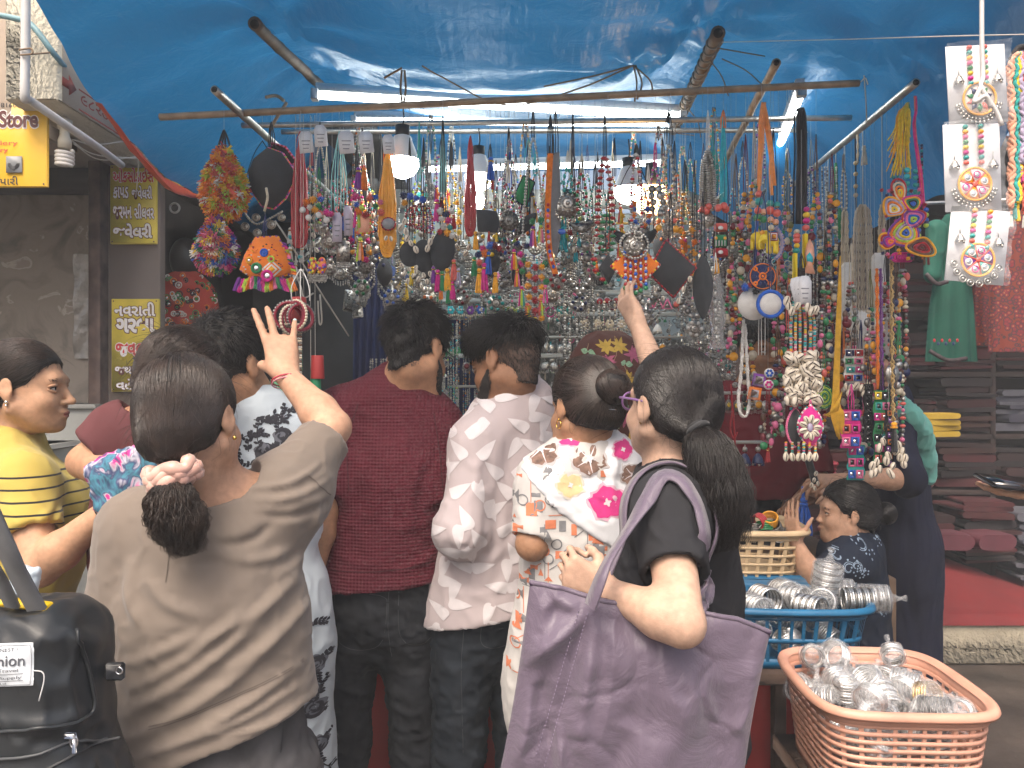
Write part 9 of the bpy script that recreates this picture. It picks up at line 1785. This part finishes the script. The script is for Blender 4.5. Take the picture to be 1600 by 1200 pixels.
l.new(vo.outputs['Distance'],r1.inputs[0]);l.new(r1.outputs[0],bs.inputs['Base Color'])
def gtrim(t):
 for(x0,y0_,x1,y1_) in((1447,428,1480,440),(1452,548,1510,560)):b=MB();b.tube(spline([W(x0,y0_,3.12),W((x0+x1)/2,y1_+3,3.10),W(x1,y1_,3.12)],10),.009,trim,6);b.build('border',t)
 sd=Sdf();sd.cone(W(1462,360,3.2),W(1457,430,3.17),.042,.036);sd.cone(W(1515,365,3.2),W(1530,430,3.17),.04,.036);V,Q=cloth_mesh(sd,.009,.006);world_mesh('sleeves',V,[Q],[grn],t)
 b=MB()
 for k in range(7):b.sph(W(1460+k*6,532+(k%2)*5,3.15),(.006,.003,.008),yarn(('red','navy')[k%2]),(8,5))
 b.build('embroidery',t)
garment_hang('green_dress','green tunic with dark embroidered borders hanging in the right shop',[(1478,335,1505),(1455,365,1520),(1462,420,1515),(1452,480,1520),(1446,565,1525)],3.22,grn,gtrim)
garment_hang('patterned_dress','dark red block printed dress hanging at the right edge',[(1575,330,1640),(1555,365,1650),(1550,450,1650),(1545,550,1660)],2.9,pat)
garment_hang('patterned_dress','red and black printed dress between the green tunic and the edge',[(1530,400,1556),(1520,430,1560),(1515,500,1560),(1518,540,1562)],3.3,pat)
bb=MB();bb.tube([W(1440,318,3.22),W(1640,310,2.95)],.008,alu,8);bb.one('dress_rail','thin rail from which the tunic and dresses hang','rail')
# ------------------------------------------------------------------ baskets of bangles
def basket(cx_,cyY,z0,z1,wx,wy,m,label,slots,name='plastic_basket',lip=.018,rot=0.0,vert=False):
 """rounded rectangular openwork basket; slots (columns round, rows)"""
 c=V3(cx_,cyY,z0);t=thing(name,label,'basket',c);R=rotm(rot);H=z1-z0;nC,nR=slots
 def ring(u,fx,fy):
  a=u*2*PI;p=4.6;ca,sa=np.cos(a),np.sin(a);r=(np.abs(ca)**p+np.abs(sa)**p)**(-1/p);return np.stack([fx*r*ca,fy*r*sa,0*a],1)
 k=lambda h:.86+.14*h/H;b=MB();u=np.linspace(0,1,97)
 def hoop(h,th,tz):P=ring(u,wx*k(h),wy*k(h));b.grid(np.stack([(P*(1+o/wx)+V3(0,0,h+dz))@R.T+c for o,dz in((0,-tz),(th,-tz),(th,tz),(0,tz),(0,-tz))]),m)
 zs=[0.012]+list(np.linspace(H*.08,H*.86,nR+1))+[H*.93]
 for h in zs[1:-1]:hoop(h,.0045,.0040 if not vert else.006)
 hoop(H*.93,.005,H*.06);hoop(.012,.005,.012)
 for q in np.arange(nC)/nC:
  P0=ring(np.array([q-.0022*60/nC,q+.0022*60/nC]),wx,wy);G=np.stack([np.stack([P0[0]*k(h)*o+V3(0,0,h),P0[1]*k(h)*o+V3(0,0,h)]) for h in(.01,H*.5,H*.9) for o in(1.0,)]);b.grid(G@R.T+c,m);G2=np.stack([np.stack([P0[0]*k(h)*1.018+V3(0,0,h),P0[1]*k(h)*1.018+V3(0,0,h)]) for h in(.01,H*.5,H*.9)]);b.grid(G2[:,::-1]@R.T+c,m)
 b.build('sides',t);b=MB();a=np.linspace(0,2*PI,10);P=ring(u,wx,wy);nr=P/np.linalg.norm(P,axis=1,keepdims=True)
 prof=[(-.004,-.004),(.004,.004),(lip*.6,.006),(lip,.002),(lip+.003,-.006),(lip,-.012),(lip-.004,-.006),(.006,-.003),(-.004,-.004)];b.grid(np.stack([(P+nr*o+V3(0,0,H+dz))@R.T+c for o,dz in prof]),m);b.build('rim',t);b=MB();rr=np.stack([(P*k(0)*f+V3(0,0,.004))@R.T+c for f in(1,.6,.02)]);b.grid(rr,m);b.build('base',t);return t
pk=mat('plastic_peach',(.60,.31,.22),.45,var=(11,.15),bump=(90,.25,.0015));bl=mat('plastic_blue',(.012,.12,.25),.42,var=(11,.2),bump=(90,.25,.0015));cr=mat('plastic_cream',(.60,.44,.26),.45,var=(11,.14),bump=(90,.25,.0015))
PB=basket(.772,1.615,.690,.880,.163,.172,pk,'peach basket nearest the street, heaped with bagged silver bangles',(38,9),rot=-.05)
BB=basket(.715,2.10,.775,.930,.215,.165,bl,'blue basket behind the peach one, holding bangle rolls',(44,2),vert=True,rot=-.05)
CB=basket(.67,2.40,.905,1.065,.215,.145,cr,'cream basket highest of the three, beside the girl',(40,5),rot=-.08)
br=random.Random(12);bag=mat('poly_bag',(.85,.86,.88),.12,alpha=.24,bump=(45,1.0,.03),spec=1.0);silb=mat('silver_bangle',(.80,.78,.75),.33,1.0,var=(220,.35),bump=(260,.6,.0015));goldb=mat('gold_bangle',(.72,.46,.12),.25,1.0)
def bangle_roll(c,R,n=8,r=.028,m=silb,L=None,bagged=True,label='',group=None,engr=False):
 c=np.asarray(c,float);b0=MB();root=thing('bangle_roll',label,'bangles',c,group);sp=(L or n*.0062)/n;R=np.asarray(R);b=MB()
 for k in range(n):b.torus(c+R[:,2]*(k-(n-1)/2)*sp,r+br.uniform(-.0006,.0006),sp*.46,m if not(engr and k%3==1) else SILD,R[:,0],R[:,1],26,6)
 b.build('bangles',root)
 if bagged:
  b=MB();a=np.linspace(0,2*PI,21);H=n*sp*.5;prof=[(.30,-H-.010),(.9,-H-.004),(1.07,-H),(1.09,0),(1.07,H),(.9,H+.005),(.35,H+.012),(.12,H+.030),(.28,H+.045)]
  G=[c+R[:,2]*z+(r+.004)*f*(1+.06*np.sin(a*5+z*300))[:,None]*(np.cos(a)[:,None]*R[:,0]+np.sin(a)[:,None]*R[:,1]) for f,z in prof];b.grid(np.array(G),bag);b.build('clear_bag',root)
 return root
def rnd_R(flat=.6):return rotm(br.uniform(0,6.3),br.uniform(-flat,flat)+PI/2*br.choice((0,1,1)),br.uniform(-.6,.6))
placed=[]
for k in range(52):
 for _ in range(80):
  x,y=br.uniform(-.128,.128),br.uniform(-.137,.137);z=.722+.040*(k//12)+br.uniform(-.004,.010)+(.012 if abs(x)<.08 and abs(y)<.09 else 0);p=V3(.772,1.615,0)+rotm(-.05)@V3(x,y,0)+V3(0,0,z)
  if all(np.linalg.norm(p-q)>.044 for q in placed):placed.append(p);break
 else:continue
 top=z>.85
 bangle_roll(p,rnd_R(),br.choice((4,5,7,9)),br.choice((.022,.026,.028)),silb,bagged=True,label='silver bangle set in a clear bag, one of the heap in the peach basket',group='bagged bangles in the peach basket',engr=k%2==0)
bangle_roll(W(1450,1088,1.56),rotm(.3,1.2,.2),5,.027,goldb,label='single gold bangle set among the silver ones in the peach basket');bangle_roll(W(1462,1112,1.50),rotm(.9,1.4,0),9,.026,mat('bangle_black',(.02,.02,.022),.3,var=(200,.6)),label='single black bangle set among the silver ones in the peach basket')
for k,(px,py,Y,tw,tl) in enumerate(((1195,935,2.05,.2,1.5),(1242,935,2.08,.5,1.4),(1285,940,2.04,-.4,1.3),(1340,938,2.02,1.4,1.55),(1225,925,2.16,.1,1.4),(1310,925,2.14,1.2,1.5),(1265,950,2.0,.6,1.5),(1365,935,2.10,1.3,1.5),(1180,950,2.0,.3,1.5))):bangle_roll(W(px,py,Y),rotm(tw,tl,0),12,.031,silb,label='silver bangle roll lying in the blue basket',group='bangle rolls lying in the blue basket',engr=True,bagged=k%3!=0)
bangle_roll(W(1291,905,2.12),rotm(.3,.12,.1),14,.034,silb,label='silver bangle roll standing upright in the blue basket',engr=True)
for k in range(16):bangle_roll(V3(.715+br.uniform(-.15,.15),2.10+br.uniform(-.10,.10),.82+.03*(k%2)),rnd_R(),8,.030,silb,bagged=False,label='silver bangle roll deep in the blue basket seen through its slots',group='bangle rolls low in the blue basket')
for k,(px,py,cc) in enumerate(((1185,815,'red'),(1195,822,'green'),(1203,812,'amber'),(1190,828,'grey'),(1210,825,'grey'),(1178,826,'orange'),(1200,834,'grey'),(1218,834,'grey'),(1172,836,'pink'))):bangle_roll(W(px,py,2.36),rnd_R(),5,.022,SILD if cc in('grey','orange','pink') else bead(cc),bagged=False,label=('dull silver' if cc in('grey','orange','pink') else cc)+' bangle stack lying in the cream basket',group='dull silver bangle stacks in the cream basket' if cc in('grey','orange','pink') else None)
def scoop():pass
b=MB();b.bbox(W(1232,838,2.30),(.045,.010,.0025),mat('paper_white',(.62,.60,.58),.7),.001,rotm(.5,0,-.3));b.one('paper_slip','white paper slip lying in the cream basket','paper')
wd=mat('wood_old',(.075,.045,.032),.75,var=(12,.4),bump=(50,.5,.003))
t=thing('basket_stool','dark wooden stool under the peach basket','stool',(.775,1.615,0));b=MB();b.bbox(V3(.775,1.615,.670),(.17,.17,.018),wd,.004);b.build('seat',t)
for q in((-1,-1),(-1,1),(1,-1),(1,1)):b=MB();b.bbox(V3(.775+q[0]*.135,1.615+q[1]*.135,.326),(.022,.022,.325),wd,.004);b.build('leg',t)
t=thing('basket_table','dark table under the blue and cream baskets','table',(.70,2.2,0));b=MB();b.bbox(V3(.70,2.1,.757),(.20,.17,.016),wd,.004);b.bbox(V3(.67,2.42,.888),(.20,.13,.015),wd,.004);b.bbox(V3(.67,2.42,.825),(.19,.12,.048),wd,.004);b.build('top',t)
for q in((-1,0),(-1,1),(1,0),(1,1)):b=MB();b.bbox(V3(.70+q[0]*.16,2.0+q[1]*.48,.37),(.02,.02,.37),wd,.004);b.build('leg',t)
rb=basket(1.86,4.62,.90,1.03,.075,.07,mat('plastic_red',(.28,.03,.05),.45),'small dark red basket on the cloths behind the navy woman',(26,5),lip=.010)
b=MB();b.bbox(V3(1.86,4.62,.885),(.10,.10,.014),MATS['shelf_dark']);b.one('basket_board','dark board under the small red basket','board')
t=item('tasselled_strap','black strap with small shells held in the navy woman’s hand'.replace('’s',' wearing'),'strap',1272,770,2.50);b=MB();b.tube(spline([W(1262,715,2.5),W(1268,735,2.49),W(1274,755,2.49)],8),.012,MATS['cord_black'],6);b.build('strap',t);shells([(1268,758),(1273,763),(1278,756),(1272,750),(1275,740)],2.47,.009)(t)
t=item('blue_tassel','bright blue tassel hanging over the cream basket by the child','tassel',1258,835,2.55);b=MB();b.tube([W(1255,760,2.55),W(1255,785,2.55)],.006,yarn('blue'),6);tassel(b,W(1256,778,2.55),.12,'blue','blue',60,.5);b.build('threads',t)
# ------------------------------------------------------------------ on the counter
tr=lambda n_,lab,c,h,m:(lambda b:(b.bbox(c,h,m,.004),b.bbox(np.asarray(c)+V3(0,-h[1]*.96,h[2]),(h[0],h[1]*.04,.010),m,.002),b.one(n_,lab,'tray')))(MB())
tr('wooden_tray','brown wooden tray on the counter between the two men',W(705,892,2.58),(.07,.10,.016),mat('tray_wood',(.32,.16,.07),.5,var=(20,.25)));tr('plastic_tub','grey blue tub of silver pieces at the counter edge',W(703,932,2.54)+V3(0,.03,.012),(.05,.05,.012),mat('tub_blue',(.22,.30,.36),.4))
for k,(px,py,Y,cc,lab) in enumerate(((690,850,2.8,'navy','dark blue packet furthest back on the counter'),(703,858,2.75,'teal','teal packet on the counter between the two men'),(692,872,2.68,'red','red printed packet on the counter'),(697,880,2.66,'lilac','lilac packet beside the wooden tray'),(690,840,2.9,'black','black clear topped packet behind the others'))):b=MB();b.bbox(np.r_[W(px,py,Y)[:2],.866+.012*k],(.05,.035,.010),mat('packet_'+cc,PAL[cc],.25,var=(40,.5),coat=.3),.003,rotm(k*.5,.06,.1));b.one('packet',lab,'packet')
b=MB();b.sphs([W(px,925,2.56)+V3(0,br.uniform(-.02,.02),.012+br.uniform(0,.01)) for px in np.linspace(688,718,40)],.005,SIL);b.one('silver_pieces','heap of small silver pieces in the grey blue tub','jewellery',kind='stuff')
# ------------------------------------------------------------------ bags
BGM=mat('nylon_purple',(.118,.090,.128),.40,var=(4,.08),bump=(700,.25,.0006),sheen=.25,spec=.4)
n,l,bs=nodes_of(BGM);tc=n.new('ShaderNodeTexCoord');w1=n.new('ShaderNodeTexNoise');w1.inputs['Scale'].default_value=11;w1.inputs['Detail'].default_value=9;w1.inputs['Roughness'].default_value=.62;w1.inputs['Distortion'].default_value=1.6;l.new(tc.outputs['Object'],w1.inputs['Vector']);u2=n.new('ShaderNodeBump');u2.inputs['Strength'].default_value=.55;u2.inputs['Distance'].default_value=.012;l.new(w1.outputs['Fac'],u2.inputs['Height']);old=bs.inputs['Normal'].links[0].from_node;l.new(u2.outputs[0],old.inputs['Normal'])
PU=thing('tote_bag','large purple nylon tote bag on the shoulder of the woman in black','bag',W(985,1330,1.26));Yb=1.26;s=Yb/1200
def bag_surface(front=True):
 nx,nz=150,130;u=np.linspace(0,1,nx);v=np.linspace(0,1,nz);U,Vv=np.meshgrid(u,v,indexing='ij')
 top=np.interp(u,[0,.12,.30,.62,.86,1],[912,918,938,952,968,990]);xt=np.interp(u,[0,1],[828,1203]);xb=np.interp(u,[0,1],[748,1150]);side=14*np.sin(Vv*PI)
 X=(xt[:,None]*(1-Vv)+xb[:,None]*Vv)-side*(1-2*U)*-.6;Yp=top[:,None]*(1-Vv)+(1345+8*np.sin(U*9))*Vv;P=np.stack([X,Yp],-1)
 d=.048*(np.sin(PI*U)**.55)*(np.clip(Vv*4,0,1)**.6*.75+.25)*(1-.3*Vv)
 q=np.stack([X/130,Yp/150,0*X],-1).reshape(-1,3);f=.008*fbm(q*1.5,3,3).reshape(nx,nz)+.006*(np.maximum(0,1-3.2*np.abs(fbm(q*np.array((1.6,.9,1))+7,2,5)))**1.5).reshape(nx,nz)-.004*(np.maximum(0,1-4*np.abs(fbm(q*np.array((1.0,1.9,1))+17,2,15)))**1.5).reshape(nx,nz)
 def fold(a,b_,dep,w):a,b_=np.array(a,float),np.array(b_,float);ab=b_-a;t_=np.clip(((P-a)@ab)/(ab@ab),0,1);r=np.linalg.norm(P-a-t_[...,None]*ab,axis=-1);return dep*np.exp(-(r/w)**2)*np.sin(PI*np.clip(t_,.05,.95))**.6
 for a,b_,dep,w in(((925,945),(800,1040),.016,14),((920,950),(860,1130),-.012,16),((925,950),(900,1150),.014,14),((835,1060),(800,1200),.018,16),((840,1050),(880,1210),-.012,18),((865,1110),(880,1220),.016,10),((945,960),(990,1060),.009,22),((940,950),(1100,1010),-.007,20),((880,1000),(830,1110),-.012,14),((1060,1060),(1010,1220),.012,30),((1130,1050),(1090,1210),-.010,30),((1190,1010),(1150,1190),.010,16),((980,1120),(940,1230),-.012,22),((1000,1000),(1080,1160),.007,26),((800,960),(815,1060),.010,10),((860,930),(905,945),.010,10)):f=f+fold(a,b_,dep,w)
 edge=np.minimum(1,14*np.minimum(U,1-U));f=f*edge;yy=Yb+(-(d+f) if front else(d*.9+.4*f))
 G=np.stack([(X-800)*Yb/1200,yy,EYE+(600-Yp)*Yb/1200],-1);return G
GF,GB=bag_surface(True),bag_surface(False)
b=MB();b.grid(GF[:,::-1],BGM);b.grid(GB,BGM);b.build('body',PU)
b=MB();lip=GF[:,0];zi=mat('zip_dark',(.05,.03,.06),.5);b.tube(lip+V3(0,.002,.002),.0045,BGM,7);b.tube((GF[:,0]+GB[:,0])/2+V3(0,0,.001),.004,zi,6);b.grid(np.stack([GF[:,0],(GF[:,0]+GB[:,0])/2+V3(0,0,-.006),GB[:,0]]),mat('lining_plum',(.09,.035,.07),.6));b.build('zip_edge',PU)
def strapmesh(P,w,m,root,name,flip=V3(0,-1,0),th=.003):
 P=spline(P,60)
 if root is PU:
  for i,p in enumerate(P):
   q,nn,_,dd=BW_SHIRT.find_nearest(Vector(p));nn=np.array(nn);q=np.array(q);sg=(p-q)@nn
   if sg<.008 and dd<.12:P[i]=q+nn*.008
  for _ in range(3):P[1:-1]=.25*P[:-2]+.5*P[1:-1]+.25*P[2:]
 T=np.gradient(P,axis=0);T/=np.linalg.norm(T,axis=1,keepdims=True)
 if root is PU:
  F=[]
  for p in P:q,nn,_,dd=BW_SHIRT.find_nearest(Vector(p));k=np.clip((.05-dd)/.04,0,1);F.append(np.array(nn)*k+V3(-.9,-.45,.2)*(1-k))
  for _ in range(4):F=[F[0]]+[(F[i-1]+F[i]+F[i+1])/3 for i in range(1,len(F)-1)]+[F[-1]]
  flip=np.array(F)
 S=np.cross(T,flip);S/=np.linalg.norm(S,axis=1,keepdims=True);b=MB();N=np.cross(S,T);pr=[(-w,-th),(0,-th*1.6),(w,-th),(w,th),(-w,th),(-w,-th)];b.grid(np.stack([P+S*a+N*c for a,c in pr]),m);return b.build(name,root)
strapmesh([W(922,948,1.20),W(938,905,1.20),W(952,872,1.22),W(985,822,1.265),W(1014,778,1.30),W(1040,757,1.335),W(1066,772,1.315),W(1084,812,1.295),W(1094,850,1.28),W(1098,905,1.285),W(1090,958,1.26)],.0145,BGM,PU,'front_strap',th=.0018)
strapmesh([W(930,950,1.285),W(955,880,1.30),W(1000,800,1.35),W(1035,752,1.39),W(1062,758,1.39),W(1082,785,1.37),W(1094,830,1.345),W(1104,905,1.33),W(1098,955,1.28)],.0145,BGM,PU,'back_strap',th=.0018)
b=MB();st=mat('stitch_lilac',(.22,.17,.25),.7)
def stitched(p,q,n):
 for k in range(n):
  a,c=lerp(p,q,(k+.15)/n),lerp(p,q,(k+.75)/n);i=lambda w:GF[int(np.clip((w[0]-748)/455*149,0,149)),int(np.clip((w[1]-930)/415*129,0,129))]
  yv=min(i(a)[1],i(c)[1])-.0015;b.tube([np.r_[W(a[0],a[1],Yb)[0]*yv/Yb,yv,EYE+(600-a[1])*yv/1200],np.r_[W(c[0],c[1],Yb)[0]*yv/Yb,yv,EYE+(600-c[1])*yv/1200]],.0006,st,4)
stitched((918,958),(850,1200),40);stitched((905,952),(832,1200),40);b.build('stitching',PU)
BK=thing('travel_bag','black nylon travel bag with a white printed patch at the lower left','bag',W(80,1330,1.10));Yk=1.10;BKM=mat('nylon_black',(.022,.025,.028),.38,var=(4,.15),bump=(700,.2,.0006),spec=.45);sk=Yk/1200
s3d=Sdf();s3d.box(W(4,1150,Yk+.06),(.155,.085,.205),rotm(-.10,0,-.03),.06,.02);s3d.box(W(18,1290,Yk+.05),(.165,.09,.10),rotm(-.10),.05,.05)
P=lambda x,y:W(x,y,Yk-.02);V,Q=cloth_mesh(s3d,.0055,.005,(12,12,9),7,segs=[(P(0,960),P(120,985),.010,.016),(P(105,960),P(175,1010),.010,.018),(P(20,985),P(170,960),-.008,.014),(P(150,980),P(165,1150),.006,.014),(P(0,1125),P(140,1110),.009,.012),(P(60,1000),P(130,1060),-.006,.016),(P(10,1150),P(150,1140),-.006,.01)]);world_mesh('body',V,[Q],[BKM],BK);bv=BVHTree.FromPolygons([tuple(v) for v in V],[tuple(q) for q in Q])
b=MB()
def onbag(px,py,lift=.003):p=W(px,py,.8);h=bv.ray_cast(Vector(p),Vector(tuple((p-V3(0,0,EYE))/np.linalg.norm(p-V3(0,0,EYE)))));return(np.array(h[0])+np.array(h[1])*lift) if h[0] is not None else W(px,py,Yk)
dense=lambda L:[onbag(x,y) for x,y in spline(np.array(L,float),70)]
b.tube(dense(((-60,1150),(0,1142),(60,1137),(110,1130),(138,1117),(146,1100),(142,1070),(132,1030),(118,985))),.003,BKM,6);b.tube(dense(((-60,1186),(0,1185),(60,1178),(110,1160),(150,1158),(165,1154))),.0022,mat('zip_grey',(.06,.065,.07),.5),6);b.build('piping',BK)
b=MB();z0=onbag(108,1146,.006);b.bbox(z0,(.008,.003,.004),MATS['steel'],.001);b.torus(onbag(112,1160,.008),.0055,.0014,MATS['steel'],EX,EZ,14,5,sy=1.7);b.bbox(onbag(113,1166,.006),(.003,.0012,.011),MATS['steel'],.0006);b.build('zip_pull',BK)
lm=mat('patch_white',(.62,.66,.70),.55,var=(30,.05));ink=mat('patch_ink',(.08,.085,.10),.6)
tl=lambda x,y:(x,y-(x-20)*.04)
lab=MB();gx=np.linspace(-46,53,34);gy=np.linspace(1005,1071,22);lab.grid(np.array([[onbag(*tl(x,y),.0022) for y in gy] for x in gx]),lm);o=lab.build('patch',BK);lt=MB()
def on_patch(V,T):lt.add(np.array([onbag(*tl(x,y),.0034) for x,y in V]),None,T,ink)
for body,x0,x1,y0,y1,bd in(("BEST HONEST !",-38,30,1013,1018,0),("Fashion",-32,40,1023,1040,.01),("Daily Travel",-30,30,1044,1050,0),("Sport Supply",-32,36,1055,1061,0),("Co. Ltd.",-12,14,1064,1068,0)):
 V,T=text_geo(body,1.0,bd);lo,hi=V.min(0),V.max(0);on_patch(np.stack([x0+(V[:,0]-lo[0])/(hi[0]-lo[0])*(x1-x0),y1-(V[:,1]-lo[1])/(hi[1]-lo[1])*(y1-y0)],1),T)
for L in([(-36,1052),(38,1052)],[(-36,1062.5),(38,1062.5)],[(-42,1009),(49,1009)],[(-42,1069),(49,1069)],[(49,1009),(49,1069)]):on_patch(*line_tris(np.linspace(*np.array(L,float),14),.8))
lt.build('patch_lettering',o)
b=MB();b.tube(spline([onbag(52,1047,.006),onbag(64,1050,.010),onbag(66,1065,.008),onbag(64,1092,.006)],12),.0009,mat('loose_thread',(.6,.6,.6),.7),5);b.build('loose_thread',BK)
GST=mat('strap_grey',(.17,.175,.18),.6,var=(30,.1),bump=(600,.5,.001));strapmesh([W(58,952,1.02),W(30,900,.99),W(4,845,.96),W(-60,720,.93),W(-160,640,.95),W(-230,720,1.05),W(-160,1000,1.12)],.012,GST,BK,'strap');strapmesh([W(20,948,1.10),W(0,905,1.06),W(-30,850,1.0),W(-80,735,.97),W(-165,660,.98),W(-235,740,1.08),W(-170,1000,1.14)],.010,GST,BK,'strap')
b=MB();b.bbox(W(40,944,1.12),(.036,.012,.005),mat('webbing_yellow',(.72,.48,.01),.5),.003,rotm(0,0,.12));b.build('yellow_lining',BK);b=MB();b.bbox(W(180,1049,1.16),(.014,.006,.013),mat('buckle_black',(.015,.015,.016),.35),.003);b.torus(W(186,1048,1.15),.005,.0014,MATS['steel'],EX,EZ,14,5);b.build('buckle',BK);b=MB();b.tube(spline([onbag(60,1210),onbag(110,1182),onbag(150,1162),W(188,1152,1.14)],14),.0024,mat('cord_bag',(.03,.032,.035),.6),6);b.build('cord',BK)
t=thing('white_pouch','pale bluish plastic pouch behind the grey strap of the black travel bag','pouch',W(40,930,1.25));s5=Sdf();s5.box(W(38,915,1.25),(.022,.012,.032),rotm(0,0,.1),.008);V,Q=cloth_mesh(s5,.004,.004,(30,30,30));world_mesh('pouch',V,[Q],[mat('pouch_white',(.55,.63,.70),.35)],t)
# ------------------------------------------------------------------ added volume that lifts the blacks like lens glare; no real mist here
hm=bpy.data.materials.new('glare_veil');hm.use_nodes=True;n=hm.node_tree.nodes;n.remove(n['Principled BSDF']);pv=n.new('ShaderNodeVolumePrincipled');pv.inputs['Color'].default_value=(.93,.96,1.0,1);pv.inputs['Density'].default_value=.0135;hm.node_tree.links.new(pv.outputs[0],n['Material Output'].inputs['Volume'])
b=MB();b.box(V3(0,2,1.85),(63,63,2.85),hm);o=flat(b.build('glare_veil'));props(o,kind='stuff')
SC.cycles.volume_bounces=0
